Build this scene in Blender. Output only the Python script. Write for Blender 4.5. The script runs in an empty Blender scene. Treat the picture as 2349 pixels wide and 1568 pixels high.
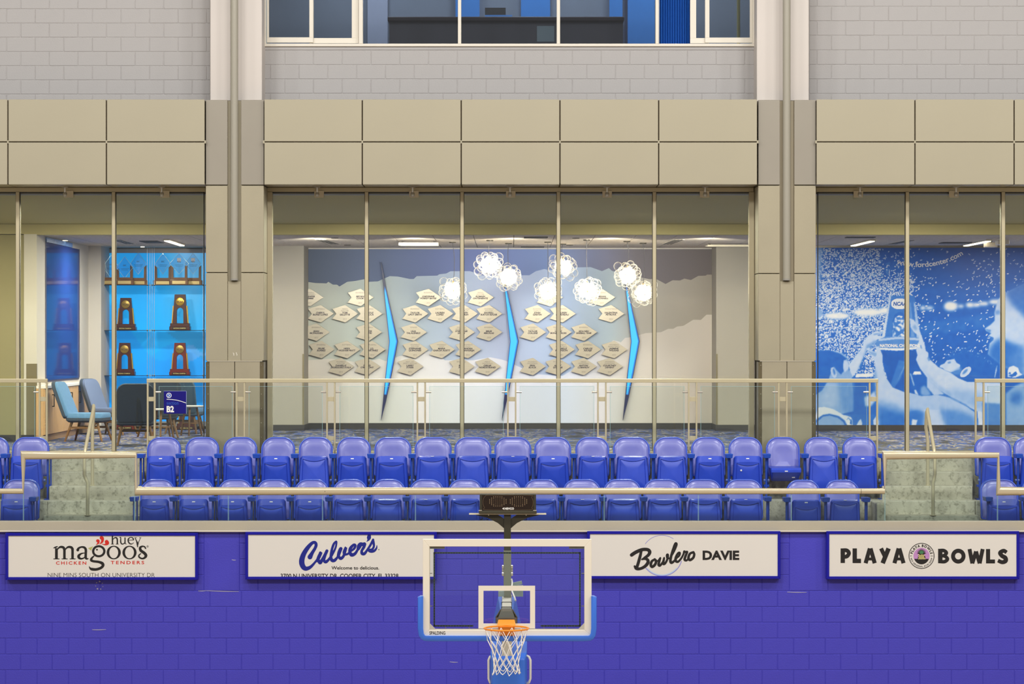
import bpy, bmesh, math, random
import numpy as np
from mathutils import Vector, Matrix

random.seed(7)
rng = np.random.default_rng(11)
SC = bpy.context.scene
COL = SC.collection
PI = math.pi

# ------------------------------------------------------------------ camera, world, lights, exposure
F_PX = 6000.0          # focal length in pixels of the 2349 px wide frame
CAM_Y, CAM_Z = -33.7, 6.11
cam_d = bpy.data.cameras.new('camera')
cam_d.sensor_width = 36.0
cam_d.sensor_fit = 'HORIZONTAL'
cam_d.lens = F_PX / 2349.0 * 36.0
cam_d.clip_end = 300
cam = bpy.data.objects.new('camera', cam_d)
cam.location = (0, CAM_Y, CAM_Z)
cam.rotation_euler = (PI / 2, 0, 0)
COL.objects.link(cam)
SC.camera = cam

world = bpy.data.worlds.new('arena_ambient')
SC.world = world
world.use_nodes = True
wbg = world.node_tree.nodes['Background']
wbg.inputs['Color'].default_value = (1.0, 0.98, 0.965, 1)
wbg.inputs['Strength'].default_value = 0.30

SC.view_settings.view_transform = 'Standard'
SC.view_settings.look = 'None'
SC.view_settings.exposure = 0.0
SC.view_settings.gamma = 1.0
SC.view_settings.use_curve_mapping = False
try:
    SC.cycles.transparent_max_bounces = 40
    SC.cycles.max_bounces = 10
    SC.cycles.caustics_reflective = False
    SC.cycles.caustics_refractive = False
    SC.cycles.sample_clamp_indirect = 6.0
except Exception:
    pass


def lamp(name, kind, loc, power, color=(1, 1, 1), size=1.0, size_y=None, aim=None, spot=None):
    l = bpy.data.lights.new(name, kind)
    l.energy = power
    l.color = color
    if kind == 'AREA':
        l.shape = 'RECTANGLE'
        l.size = size
        l.size_y = size_y or size
    elif kind == 'SPOT':
        l.spot_size, l.spot_blend = spot or (1.2, 0.5)
        l.shadow_soft_size = size
    else:
        l.shadow_soft_size = size
    o = bpy.data.objects.new(name, l)
    o.location = loc
    if aim is not None:
        dv = Vector(aim) - Vector(loc)
        o.rotation_euler = dv.to_track_quat('-Z', 'Y').to_euler()
    COL.objects.link(o)
    return o


WARM = (1.0, 0.99, 0.975)
# high-bay lamps of the arena roof, two rows above the court
for lx in (-16, -8, 0, 8, 16):
    lamp('arena_high_bay_lamp', 'AREA', (lx, -9.0, 16.5), 520 * (1 + lx * 0.008), WARM, 1.6, 1.6, aim=(lx * 0.8, 1.0, 5.0))
    lamp('arena_high_bay_lamp', 'AREA', (lx, -21.0, 16.5), 600 * (1 + lx * 0.008), WARM, 1.6, 1.6, aim=(lx * 0.7, 0.0, 4.0))
# unseen fill lights added under the lounge ceiling behind the glass
for lx, pw in ((-6.5, 120), (-5.2, 95), (6.2, 95), (8.8, 115), (11.0, 95)):
    lamp('lounge_fill_light', 'AREA', (lx, 9.9, 7.785), pw, (1.0, 0.95, 0.9), 0.3, 0.3, aim=(lx, 9.9, 4))
for lx in (-3.2, -1.6, 0.0, 1.6, 3.2):
    lamp('lounge_fill_light', 'AREA', (lx, 9.4, 7.785), 34, (1.0, 0.95, 0.92), 0.3, 0.3, aim=(lx, 9.4, 4))
    lamp('mural_fill_spot', 'SPOT', (lx, 8.5, 7.62), 230, (1.0, 0.96, 0.93), 0.12, aim=(lx, 13.3, 6.55), spot=(1.5, 0.6))  # added spots that brighten the plaque wall, no fixture there
for lx in (-10, -6, -2, 2, 6, 10):
    lamp('corridor_fill_light', 'AREA', (lx, 5.3, 8.07), 190, (1.0, 0.92, 0.70), 0.5, 0.3, aim=(lx, 5.3, 4))  # added fill for the corridor, no fixture there
for lx in (-2.2, 0.3, 2.6):
    lamp('press_room_fill_light', 'AREA', (lx, 5.2, 13.0), 90, (0.8, 0.9, 1.0), 0.6, 0.6, aim=(lx, 5.4, 9))  # added bluish fill above the visible part of the room


def PX(px, d):
    return (px - 1174.5) * d / F_PX


def PZ(py, d):
    return CAM_Z - (py - 784.0) * d / F_PX


def YD(d):
    return d + CAM_Y


# ------------------------------------------------------------------ materials
def s2l(c):
    return tuple(((v / 255.0) / 12.92 if v / 255.0 <= 0.04045 else ((v / 255.0 + 0.055) / 1.055) ** 2.4) for v in c)


MATS = {}


def mat(name, rgb, rough=0.5, metal=0.0, var=0.0, vscale=3.0, bump=0.0, bscale=60.0, spec=0.5, emit=0.0, ecol=None, stretch=None):
    """Principled paint with optional noise variation of colour and fine relief."""
    if name in MATS:
        return MATS[name]
    m = bpy.data.materials.new(name)
    m.use_nodes = True
    nt = m.node_tree
    b = nt.nodes['Principled BSDF']
    c = s2l(rgb)
    b.inputs['Base Color'].default_value = (*c, 1)
    b.inputs['Roughness'].default_value = rough
    b.inputs['Metallic'].default_value = metal
    b.inputs['Specular IOR Level'].default_value = spec
    if emit:
        b.inputs['Emission Color'].default_value = (*(s2l(ecol) if ecol else c), 1)
        b.inputs['Emission Strength'].default_value = emit
    if var or bump:
        tc = nt.nodes.new('ShaderNodeTexCoord')
        mp = nt.nodes.new('ShaderNodeMapping')
        if stretch:
            mp.inputs['Scale'].default_value = stretch
        nt.links.new(tc.outputs['Object'], mp.inputs['Vector'])
    if var:
        n = nt.nodes.new('ShaderNodeTexNoise')
        n.inputs['Scale'].default_value = vscale
        n.inputs['Detail'].default_value = 4
        nt.links.new(mp.outputs['Vector'], n.inputs['Vector'])
        r = nt.nodes.new('ShaderNodeValToRGB')
        r.color_ramp.elements[0].position = 0.3
        r.color_ramp.elements[1].position = 0.7
        r.color_ramp.elements[0].color = (*[v * (1 - var) for v in c], 1)
        r.color_ramp.elements[1].color = (*[min(1, v * (1 + var)) for v in c], 1)
        nt.links.new(n.outputs['Fac'], r.inputs['Fac'])
        nt.links.new(r.outputs['Color'], b.inputs['Base Color'])
    if bump:
        n2 = nt.nodes.new('ShaderNodeTexNoise')
        n2.inputs['Scale'].default_value = bscale
        n2.inputs['Detail'].default_value = 3
        nt.links.new(mp.outputs['Vector'], n2.inputs['Vector'])
        bp = nt.nodes.new('ShaderNodeBump')
        bp.inputs['Strength'].default_value = bump
        bp.inputs['Distance'].default_value = 0.01
        nt.links.new(n2.outputs['Fac'], bp.inputs['Height'])
        nt.links.new(bp.outputs['Normal'], b.inputs['Normal'])
    MATS[name] = m
    return m


def glass(name, tint, refl=1.0, rough=0.0, base=0.0):
    """Thin clear sheet: tinted see-through plus mirror reflection growing with the angle."""
    if name in MATS:
        return MATS[name]
    m = bpy.data.materials.new(name)
    m.use_nodes = True
    nt = m.node_tree
    nt.nodes.clear()
    out = nt.nodes.new('ShaderNodeOutputMaterial')
    mix = nt.nodes.new('ShaderNodeMixShader')
    tr = nt.nodes.new('ShaderNodeBsdfTransparent')
    gl = nt.nodes.new('ShaderNodeBsdfGlossy')
    fr = nt.nodes.new('ShaderNodeFresnel')
    fr.inputs['IOR'].default_value = 1.45
    ma = nt.nodes.new('ShaderNodeMath')
    ma.operation = 'MULTIPLY_ADD'
    ma.inputs[1].default_value = refl
    ma.inputs[2].default_value = base
    ma.use_clamp = True
    tr.inputs['Color'].default_value = (*tint, 1)
    gl.inputs['Color'].default_value = (1, 1, 1, 1)
    gl.inputs['Roughness'].default_value = rough
    nt.links.new(fr.outputs['Fac'], ma.inputs[0])
    nt.links.new(ma.outputs[0], mix.inputs['Fac'])
    nt.links.new(tr.outputs['BSDF'], mix.inputs[1])
    nt.links.new(gl.outputs['BSDF'], mix.inputs[2])
    nt.links.new(mix.outputs['Shader'], out.inputs['Surface'])
    MATS[name] = m
    return m


def glow(name, rgb, strength):
    return mat(name, rgb, 0.5, emit=strength)


def concrete(name, rgb, stain=0.3):
    if name in MATS:
        return MATS[name]
    m = mat(name, rgb, 0.85, var=0.12, vscale=2.2, bump=0.3, bscale=45)
    nt = m.node_tree
    b = nt.nodes['Principled BSDF']
    src = b.inputs['Base Color'].links[0].from_socket
    tc = [n for n in nt.nodes if n.type == 'MAPPING'][0]
    n = nt.nodes.new('ShaderNodeTexNoise')
    n.inputs['Scale'].default_value = 17
    n.inputs['Detail'].default_value = 8
    n.inputs['Roughness'].default_value = 0.7
    r = nt.nodes.new('ShaderNodeValToRGB')
    r.color_ramp.elements[0].position = 0.30
    r.color_ramp.elements[0].color = (1 - stain * 1.6, 1 - stain * 1.6, 1 - stain * 1.7, 1)
    r.color_ramp.elements[1].position = 0.5
    r.color_ramp.elements[1].color = (1, 1, 1, 1)
    mx = nt.nodes.new('ShaderNodeMix')
    mx.data_type = 'RGBA'
    mx.blend_type = 'MULTIPLY'
    mx.inputs[0].default_value = 1.0
    nt.links.new(tc.outputs['Vector'], n.inputs['Vector'])
    nt.links.new(n.outputs['Fac'], r.inputs['Fac'])
    nt.links.new(src, mx.inputs[6])
    nt.links.new(r.outputs['Color'], mx.inputs[7])
    nt.links.new(mx.outputs[2], b.inputs['Base Color'])
    return m


def ramp_mat(name, stops, scale, stretch, rough=0.8, detail=4, bump=0.0):
    """Noise stretched along one axis through a colour ramp (carpet, laminate, wood)."""
    if name in MATS:
        return MATS[name]
    m = bpy.data.materials.new(name)
    m.use_nodes = True
    nt = m.node_tree
    b = nt.nodes['Principled BSDF']
    b.inputs['Roughness'].default_value = rough
    tc = nt.nodes.new('ShaderNodeTexCoord')
    mp = nt.nodes.new('ShaderNodeMapping')
    mp.inputs['Scale'].default_value = stretch
    n = nt.nodes.new('ShaderNodeTexNoise')
    n.inputs['Scale'].default_value = scale
    n.inputs['Detail'].default_value = detail
    r = nt.nodes.new('ShaderNodeValToRGB')
    els = r.color_ramp.elements
    while len(els) < len(stops):
        els.new(0.5)
    for e, (p, c) in zip(els, stops):
        e.position = p
        e.color = (*s2l(c), 1)
    nt.links.new(tc.outputs['Object'], mp.inputs['Vector'])
    nt.links.new(mp.outputs['Vector'], n.inputs['Vector'])
    nt.links.new(n.outputs['Fac'], r.inputs['Fac'])
    nt.links.new(r.outputs['Color'], b.inputs['Base Color'])
    if bump:
        bp = nt.nodes.new('ShaderNodeBump')
        bp.inputs['Strength'].default_value = bump
        nt.links.new(n.outputs['Fac'], bp.inputs['Height'])
        nt.links.new(bp.outputs['Normal'], b.inputs['Normal'])
    MATS[name] = m
    return m


def vcol_mat(name, rough=0.5, emit=0.0, spec=0.3):
    m = bpy.data.materials.new(name)
    m.use_nodes = True
    nt = m.node_tree
    b = nt.nodes['Principled BSDF']
    b.inputs['Roughness'].default_value = rough
    b.inputs['Specular IOR Level'].default_value = spec
    a = nt.nodes.new('ShaderNodeVertexColor')
    a.layer_name = 'print'
    nt.links.new(a.outputs['Color'], b.inputs['Base Color'])
    if emit:
        nt.links.new(a.outputs['Color'], b.inputs['Emission Color'])
        b.inputs['Emission Strength'].default_value = emit
    return m


# ------------------------------------------------------------------ mesh building
class MB:
    def __init__(self):
        self.v, self.f = [], []

    def add(self, vs, fs):
        o = len(self.v)
        self.v.extend([tuple(p) for p in vs])
        self.f.extend([tuple(i + o for i in f) for f in fs])
        return self

    def box(self, x0, x1, y0, y1, z0, z1):
        return self.add([(x0, y0, z0), (x1, y0, z0), (x1, y1, z0), (x0, y1, z0), (x0, y0, z1), (x1, y0, z1), (x1, y1, z1), (x0, y1, z1)],
                        [(3, 2, 1, 0), (4, 5, 6, 7), (0, 1, 5, 4), (1, 2, 6, 5), (2, 3, 7, 6), (3, 0, 4, 7)])

    def cbox(self, c, s, rot=None):
        pts = [Vector((sx * s[0] / 2, sy * s[1] / 2, sz * s[2] / 2)) for sz in (-1, 1) for sx, sy in ((-1, -1), (1, -1), (1, 1), (-1, 1))]
        if rot is not None:
            pts = [rot @ p for p in pts]
        return self.add([p + Vector(c) for p in pts], [(3, 2, 1, 0), (4, 5, 6, 7), (0, 1, 5, 4), (1, 2, 6, 5), (2, 3, 7, 6), (3, 0, 4, 7)])

    def prism(self, poly, y0, y1):
        """poly: list of (x,z); extruded from y0 (towards the camera) to y1."""
        n = len(poly)
        a = sum(poly[i][0] * poly[(i + 1) % n][1] - poly[(i + 1) % n][0] * poly[i][1] for i in range(n))
        if a < 0:
            poly = poly[::-1]
        vs = [(x, y0, z) for x, z in poly] + [(x, y1, z) for x, z in poly]
        fs = [tuple(range(n)), tuple(range(2 * n - 1, n - 1, -1))]
        fs += [(i, i + n, (i + 1) % n + n, (i + 1) % n) for i in range(n)]
        return self.add(vs, fs)

    def flat(self, poly, y):
        n = len(poly)
        a = sum(poly[i][0] * poly[(i + 1) % n][1] - poly[(i + 1) % n][0] * poly[i][1] for i in range(n))
        if a < 0:
            poly = poly[::-1]
        return self.add([(x, y, z) for x, z in poly], [tuple(range(n))])

    def cyl(self, p0, p1, r, n=12, r1=None):
        return self.tube([p0, p1], [r, r if r1 is None else r1], n)

    def tube(self, pts, r, n=8, closed=False, cap=True):
        P = [Vector(p) for p in pts]
        m = len(P)
        R = r if isinstance(r, (list, tuple)) else [r] * m
        vs, fs = [], []
        prev = None
        for i in range(m):
            if closed:
                t = P[(i + 1) % m] - P[i - 1]
            else:
                t = P[min(i + 1, m - 1)] - P[max(i - 1, 0)]
            t.normalize()
            if prev is None:
                up = Vector((0, 0, 1)) if abs(t.z) < 0.9 else Vector((0, 1, 0))
                u = t.cross(up).normalized()
            else:
                u = (prev - t * prev.dot(t)).normalized()
            prev = u
            w = t.cross(u)
            k = 1.0
            if 0 < i < m - 1:
                a = (P[i] - P[i - 1]).normalized()
                k = 1.0 / max(0.5, a.dot(t))
                nrm = (P[i + 1] - P[i]).normalized() - a
                if nrm.length > 0.3:
                    nrm.normalize()
                    for j in range(n):
                        q = 2 * PI * j / n
                        o = (u * math.cos(q) + w * math.sin(q)) * R[i]
                        o = o + nrm * o.dot(nrm) * (k - 1)
                        vs.append(P[i] + o)
                    continue
            for j in range(n):
                q = 2 * PI * j / n
                vs.append(P[i] + (u * math.cos(q) + w * math.sin(q)) * R[i])
        for i in range(m if closed else m - 1):
            a, b = i * n, ((i + 1) % m) * n
            for j in range(n):
                fs.append((a + j, a + (j + 1) % n, b + (j + 1) % n, b + j))
        if cap and not closed:
            fs.append(tuple(range(n - 1, -1, -1)))
            fs.append(tuple(range((m - 1) * n, m * n)))
        return self.add(vs, fs)

    def lathe(self, prof, c=(0, 0, 0), n=20, axis='z'):
        vs, fs = [], []
        for r, z in prof:
            for j in range(n):
                q = 2 * PI * j / n
                if axis == 'z':
                    vs.append((c[0] + r * math.cos(q), c[1] + r * math.sin(q), c[2] + z))
                else:
                    vs.append((c[0] + r * math.cos(q), c[1] + z, c[2] + r * math.sin(q)))
        for i in range(len(prof) - 1):
            for j in range(n):
                a, b = i * n, (i + 1) * n
                q = (a + j, a + (j + 1) % n, b + (j + 1) % n, b + j)
                fs.append(q if axis == 'z' else q[::-1])
        lo, hi = tuple(range(n - 1, -1, -1)), tuple(range((len(prof) - 1) * n, len(prof) * n))
        fs += [lo, hi] if axis == 'z' else [lo[::-1], hi[::-1]]
        return self.add(vs, fs)

    def sphere(self, c, r, nu=12, nv=8, sz=1.0):
        vs = [(c[0], c[1], c[2] + r * sz)]
        for i in range(1, nv):
            a = PI * i / nv
            for j in range(nu):
                q = 2 * PI * j / nu
                vs.append((c[0] + r * math.sin(a) * math.cos(q), c[1] + r * math.sin(a) * math.sin(q), c[2] + r * sz * math.cos(a)))
        vs.append((c[0], c[1], c[2] - r * sz))
        fs = [(0, 1 + j, 1 + (j + 1) % nu) for j in range(nu)]
        for i in range(nv - 2):
            for j in range(nu):
                a, b = 1 + i * nu, 1 + (i + 1) * nu
                fs.append((a + j, b + j, b + (j + 1) % nu, a + (j + 1) % nu))
        last = len(vs) - 1
        a = 1 + (nv - 2) * nu
        fs += [(a + (j + 1) % nu, a + j, last) for j in range(nu)]
        return self.add(vs, fs)

    def loft(self, loops, cap0=True, cap1=True, flip=False):
        n = len(loops[0])
        vs = [p for l in loops for p in l]
        fs = []
        for i in range(len(loops) - 1):
            for j in range(n):
                a, b = i * n, (i + 1) * n
                fs.append((a + j, a + (j + 1) % n, b + (j + 1) % n, b + j))
        if cap0:
            fs.append(tuple(range(n - 1, -1, -1)))
        if cap1:
            fs.append(tuple(range((len(loops) - 1) * n, len(loops) * n)))
        if flip:
            fs = [f[::-1] for f in fs]
        return self.add(vs, fs)

    def mesh(self, name, material, smooth=False, bevel=0.0, seg=1, off=(0, 0, 0)):
        me = bpy.data.meshes.new(name)
        vs = self.v if off == (0, 0, 0) else [(x - off[0], y - off[1], z - off[2]) for x, y, z in self.v]
        me.from_pydata(vs, [], self.f)
        if bevel:
            bm = bmesh.new()
            bm.from_mesh(me)
            es = [e for e in bm.edges if len(e.link_faces) == 2 and e.calc_face_angle() > 0.6]
            bmesh.ops.bevel(bm, geom=es, offset=bevel, segments=seg, affect='EDGES', profile=0.6, clamp_overlap=True)
            bm.to_mesh(me)
            bm.free()
        if smooth:
            me.polygons.foreach_set('use_smooth', [True] * len(me.polygons))
            if smooth != 'all':
                me.set_sharp_from_angle(angle=0.7)
        me.update()
        if material is not None:
            me.materials.append(material)
        return me


WLOC = {}


def _tag(o, label=None, cat=None, group=None, kind=None):
    if label:
        o['label'] = label
    if cat:
        o['category'] = cat
    if group:
        o['group'] = group
    if kind:
        o['kind'] = kind
    return o


def thing(name, label, cat, loc=(0, 0, 0), group=None, rotz=0.0):
    o = bpy.data.objects.new(name, None)
    o.empty_display_size = 0.1
    o.location = loc
    o.rotation_euler = (0, 0, rotz)
    COL.objects.link(o)
    WLOC[o.name] = tuple(loc)
    return _tag(o, label, cat, group)


def struct_empty(name, label=None, loc=(0, 0, 0)):
    o = bpy.data.objects.new(name, None)
    o.empty_display_size = 0.1
    o.location = loc
    COL.objects.link(o)
    WLOC[o.name] = tuple(loc)
    return _tag(o, label, None, None, 'structure')


def put(name, me, parent=None, loc=None):
    """Link a mesh; loc is local to the parent."""
    o = bpy.data.objects.new(name, me)
    COL.objects.link(o)
    if loc is not None:
        o.location = loc
    if parent is not None:
        o.parent = parent
        pw = WLOC.get(parent.name, (0, 0, 0))
        l = loc or (0, 0, 0)
        WLOC[o.name] = tuple(a + b for a, b in zip(pw, l))
    return o


def part(name, mb, m, parent, smooth=False, bevel=0.0, seg=1, label=None, world=True, kind=None):
    """A part of parent; the coordinates in mb are world coordinates unless world is False."""
    off = WLOC.get(parent.name, (0, 0, 0)) if world else (0, 0, 0)
    o = put(name, mb.mesh(name, m, smooth, bevel, seg, off), parent)
    return _tag(o, label, None, None, kind)


def solo(name, mb, m, label=None, cat=None, group=None, kind=None, smooth=False, bevel=0.0, seg=1):
    """A top-level thing (or piece of the setting) that is one mesh; its origin sits at the middle of its base."""
    a = np.array(mb.v)
    lo, hi = a.min(0), a.max(0)
    off = (float(lo[0] + hi[0]) / 2, float(lo[1] + hi[1]) / 2, float(lo[2]))
    o = bpy.data.objects.new(name, mb.mesh(name, m, smooth, bevel, seg, off))
    o.location = off
    COL.objects.link(o)
    WLOC[o.name] = off
    return _tag(o, label, cat, group, kind)


# ------------------------------------------------------------------ lettering
GLY = {}


def _glyphs():
    chars = sorted(set('ABCDEFGHIJKLMNOPQRSTUVWXYZabcdefghijklmnopqrstuvwxyz0123456789.,\'-®'))
    weights = {'r': 0.0, 'b': 0.018, 'k': 0.045, 'l': -0.012}
    obs = []

    def mk(t, off):
        cu = bpy.data.curves.new('glyph', 'FONT')
        cu.body = t
        cu.size = 1.0
        cu.offset = off
        cu.resolution_u = 3
        o = bpy.data.objects.new('glyph', cu)
        COL.objects.link(o)
        obs.append(o)
        return o

    ref = mk('||', 0.0)
    info = []
    for c in chars:
        info.append((c, None, mk('|' + c + '|', 0.0)))
        for w, off in weights.items():
            info.append((c, w, mk(c, off)))
    sp = mk('| |', 0.0)
    dg = bpy.context.evaluated_depsgraph_get()
    dg.update()

    def get(o):
        me = o.evaluated_get(dg).to_mesh()
        vs = [(v.co.x, v.co.y) for v in me.vertices]
        fs = [tuple(p.vertices) for p in me.polygons]
        o.evaluated_get(dg).to_mesh_clear()
        return vs, fs

    def width(o):
        xs = [v[0] for v in get(o)[0]]
        return max(xs) - min(xs)

    w0 = width(ref)
    adv = {' ': width(sp) - w0}
    for c, w, o in info:
        if w is None:
            adv[c] = width(o) - w0
    cap = max(v[1] for v in get([o for c, w, o in info if c == 'H' and w == 'r'][0])[0])
    for c, w, o in info:
        if w is not None:
            vs, fs = get(o)
            GLY[(c, w)] = ([(x / cap, y / cap) for x, y in vs], fs)
    GLY['adv'] = {k: v / cap for k, v in adv.items()}
    cus = [o.data for o in obs]
    for o in obs:
        bpy.data.objects.remove(o)
    for c in cus:
        bpy.data.curves.remove(c)


_glyphs()


def text_width(s, cap, sx=1.0, track=0.0):
    return sum(GLY['adv'].get(c, 0.4) * sx + track for c in s) * cap - track * cap


def text(mb, s, x, z, cap, y, w='r', align='c', sx=1.0, shear=0.0, track=0.0, fit=None, fn=None):
    """Flat lettering in the plane y facing the camera; cap = capital height; z = baseline."""
    if fit:
        sx = fit / max(1e-6, text_width(s, cap, 1.0, track))
    tw = text_width(s, cap, sx, track)
    cx = x - (tw / 2 if align == 'c' else tw if align == 'r' else 0)
    for c in s:
        g = GLY.get((c, w))
        if g:
            pts = []
            for gx, gy in g[0]:
                u = cx + (gx * sx + gy * shear) * cap
                v = z + gy * cap
                if fn:
                    u, v = fn(u, v)
                pts.append((u, y, v))
            mb.add(pts, g[1])
        cx += (GLY['adv'].get(c, 0.4) * sx + track) * cap
    return mb


def catmull(pts, k=8):
    out = []
    n = len(pts)
    for i in range(n - 1):
        p0, p1, p2, p3 = pts[max(i - 1, 0)], pts[i], pts[i + 1], pts[min(i + 2, n - 1)]
        for j in range(k):
            t = j / k
            out.append(tuple(0.5 * ((2 * b) + (-a + c) * t + (2 * a - 5 * b + 4 * c - d) * t * t + (-a + 3 * b - 3 * c + d) * t ** 3)
                             for a, b, c, d in zip(p0, p1, p2, p3)))
    out.append(tuple(pts[-1]))
    return out


STK = [0]


def stroke(mb, pts, y, tf, k=7, round_ends=True, smooth=True):
    """Brush stroke: pts of (u, v, width) in drawing units, tf maps (u, v) to (x, z)."""
    P = catmull(pts, k) if smooth and len(pts) > 2 else pts
    STK[0] = (STK[0] + 1) % 12
    y -= STK[0] * 0.00006
    L, Rr = [], []
    n = len(P)
    for i in range(n):
        a, b = P[max(i - 1, 0)], P[min(i + 1, n - 1)]
        tx, ty = b[0] - a[0], b[1] - a[1]
        l = math.hypot(tx, ty) or 1
        nx, ny = -ty / l, tx / l
        h = max(0.01, P[i][2]) / 2
        L.append((P[i][0] + nx * h, P[i][1] + ny * h))
        Rr.append((P[i][0] - nx * h, P[i][1] - ny * h))
    yk = [y - 0.0004 * i / n for i in range(n)]
    vs = [(tf(*p)[0], q, tf(*p)[1]) for p, q in zip(L, yk)] + [(tf(*p)[0], q, tf(*p)[1]) for p, q in zip(Rr, yk)]
    mb.add(vs, [(i, i + 1, n + i + 1, n + i) for i in range(n - 1)])
    if round_ends:
        for e, q in ((P[0], yk[0]), (P[-1], yk[-1])):
            disc(mb, e[0], e[1], e[2] / 2, q - 0.00003, tf, 12)
    return mb


def disc(mb, u, v, r, y, tf, n=24, rv=None):
    rv = rv or r
    pts = [tf(u + r * math.cos(2 * PI * i / n), v + rv * math.sin(2 * PI * i / n)) for i in range(n)]
    return mb.flat(pts, y)


def ring(mb, u, v, r0, r1, y, tf, n=48, a0=0.0, a1=2 * PI, k=1.0):
    vs = []
    for i in range(n + 1):
        q = a0 + (a1 - a0) * i / n
        for r in (r0, r1):
            x, z = tf(u + r * math.cos(q), v + r * k * math.sin(q))
            vs.append((x, y, z))
    return mb.add(vs, [(2 * i, 2 * i + 1, 2 * i + 3, 2 * i + 2) for i in range(n)])


def tf_zoom(x0, y0, s, d):
    """Map drawing units measured on an enlargement of the photograph onto the plane at depth d."""
    return lambda u, v: (PX(x0 + u / s, d), PZ(y0 + v / s, d))

# ================================================================== depths of the main planes (metres from the camera)
D_WALL, D_RAIL, D_FASCIA, D_PILLAR, D_GLASS, D_UPPER = 33.7, 33.75, 36.3, 36.36, 36.95, 37.0
D_BEAM, D_PIER, D_MURAL = 41.0, 46.0, 47.0
Z_LOW, Z_MID, Z_TOP, Z_CEIL = 3.485, 4.01, 4.55, 7.80

M_BLUEWALL = mat('blue_block_paint', (66, 62, 184), 0.55, var=0.06, vscale=1.5, bump=0.25, bscale=55)
M_GREYWALL = mat('grey_block_paint', (172, 168, 165), 0.7, var=0.04, vscale=1.2, bump=0.2, bscale=50)
M_MORTAR_B = mat('blue_mortar', (62, 58, 176), 0.7)
M_MORTAR_G = mat('grey_mortar', (172, 168, 165), 0.8)
M_CONC = concrete('bleacher_concrete', (190, 184, 160), 0.36)
M_COPING = mat('coping_paint', (178, 170, 150), 0.6, var=0.04, vscale=1.0, bump=0.12, bscale=40)
M_FASCIA = mat('fascia_metal', (171, 162, 137), 0.42, var=0.025, vscale=0.7, bump=0.04, bscale=20)
M_GAP = mat('dark_joint', (70, 60, 45), 0.9)
M_PILLAR_UP = mat('pillar_grey_panel', (152, 144, 129), 0.45, var=0.03, vscale=1.5)
M_PILLAR_LO = mat('pillar_beige_panel', (168, 158, 132), 0.5, var=0.04, vscale=1.4, bump=0.08, bscale=30)
M_PILLAR_BASE = mat('pillar_base_panel', (168, 157, 132), 0.4, var=0.06, vscale=2.0, bump=0.08, bscale=25)
M_STEEL_PAINT = mat('painted_steel_column', (204, 195, 186), 0.5, var=0.03, vscale=1.0)
M_PIPE = mat('downpipe_paint', (160, 154, 138), 0.45)
M_GUARD = mat('bronze_corner_guard', (112, 100, 74), 0.35, 0.35, var=0.15, vscale=6)
M_RIVET = mat('rivet_metal', (190, 180, 160), 0.3, 0.8)
M_ALU = mat('champagne_aluminium', (205, 193, 160), 0.35, 0.25, var=0.02, vscale=1)
M_WINFRAME = mat('cream_window_frame', (222, 214, 198), 0.45)
M_GLASS = glass('storefront_glass', (0.94, 0.955, 0.90), 1.0)
M_RAILGLASS = glass('railing_glass', (0.945, 0.975, 0.965), 0.9)
M_GUARDGLASS = glass('guard_rail_glass', (0.915, 0.965, 0.965), 0.8)
M_WINGLASS = glass('tinted_window_glass', (0.60, 0.63, 0.66), 1.8)
M_CARPET = ramp_mat('striped_carpet', [(0.30, (20, 24, 40)), (0.42, (70, 68, 70)), (0.46, (22, 58, 134)), (0.50, (40, 70, 130)), (0.53, (150, 140, 124)), (0.57, (60, 62, 74)), (0.62, (24, 54, 126)), (0.70, (150, 140, 124))],
                    3.0, (1.5, 0.5, 1), 0.95, 2)
M_OLIVE = mat('corridor_wall_paint', (178, 168, 128), 0.8, var=0.02, vscale=1)
M_CORRCEIL = mat('corridor_ceiling_paint', (198, 186, 130), 0.8)
M_WHITEWALL = mat('lounge_white_wall', (206, 200, 194), 0.75, var=0.015, vscale=1)
M_PIERWALL = mat('lounge_grey_pier', (160, 153, 143), 0.75, var=0.015, vscale=1)
M_BASE = mat('black_baseboard', (52, 48, 50), 0.4)
M_CEIL = ramp_mat('acoustic_ceiling', [(0.3, (196, 182, 166)), (0.5, (208, 194, 178)), (0.7, (216, 204, 190))], 6, (3, 1, 1), 0.9)
M_GRID = mat('ceiling_gap', (110, 100, 88), 0.9)

# ------------------------------------------------------------------ arena floor and the blue wall below the seats
fl = MB().box(-20, 20, -40, 0.35, -0.1, 0.0)
solo('floor', fl, ramp_mat('court_wood', [(0.3, (170, 140, 104)), (0.6, (196, 168, 130)), (0.8, (182, 152, 116))], 3, (6, 0.6, 1), 0.25), kind='structure')

wall = struct_empty('wall_lower', 'blue painted block wall below the seating', (0, 0, 0))
part('wall_body', MB().box(-16, 16, 0.004, 0.30, 0.0, 3.667), M_MORTAR_B, wall)

BLK = {}


def block(parent, x0, x1, z0, z1, yf, m):
    """One masonry block: proud face with chamfered edges, mesh shared between blocks of one size."""
    w, h = round(x1 - x0, 3), round(z1 - z0, 3)
    if w < 0.03:
        return
    k = (w, h, m.name)
    if k not in BLK:
        c = 0.006
        vs = [(0, .006, 0), (w, .006, 0), (w, .006, h), (0, .006, h), (c, 0, c), (w - c, 0, c), (w - c, 0, h - c), (c, 0, h - c)]
        mb = MB().add(vs, [(4, 5, 6, 7), (0, 1, 5, 4), (1, 2, 6, 5), (2, 3, 7, 6), (3, 0, 4, 7)])
        BLK[k] = mb.mesh('concrete_block', m)
    j = random.uniform(-0.0012, 0.0006)
    px_, py_, pz_ = WLOC[parent.name]
    put('concrete_block', BLK[k], parent, (x0 - px_, yf + j - py_, z0 - pz_))


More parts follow.
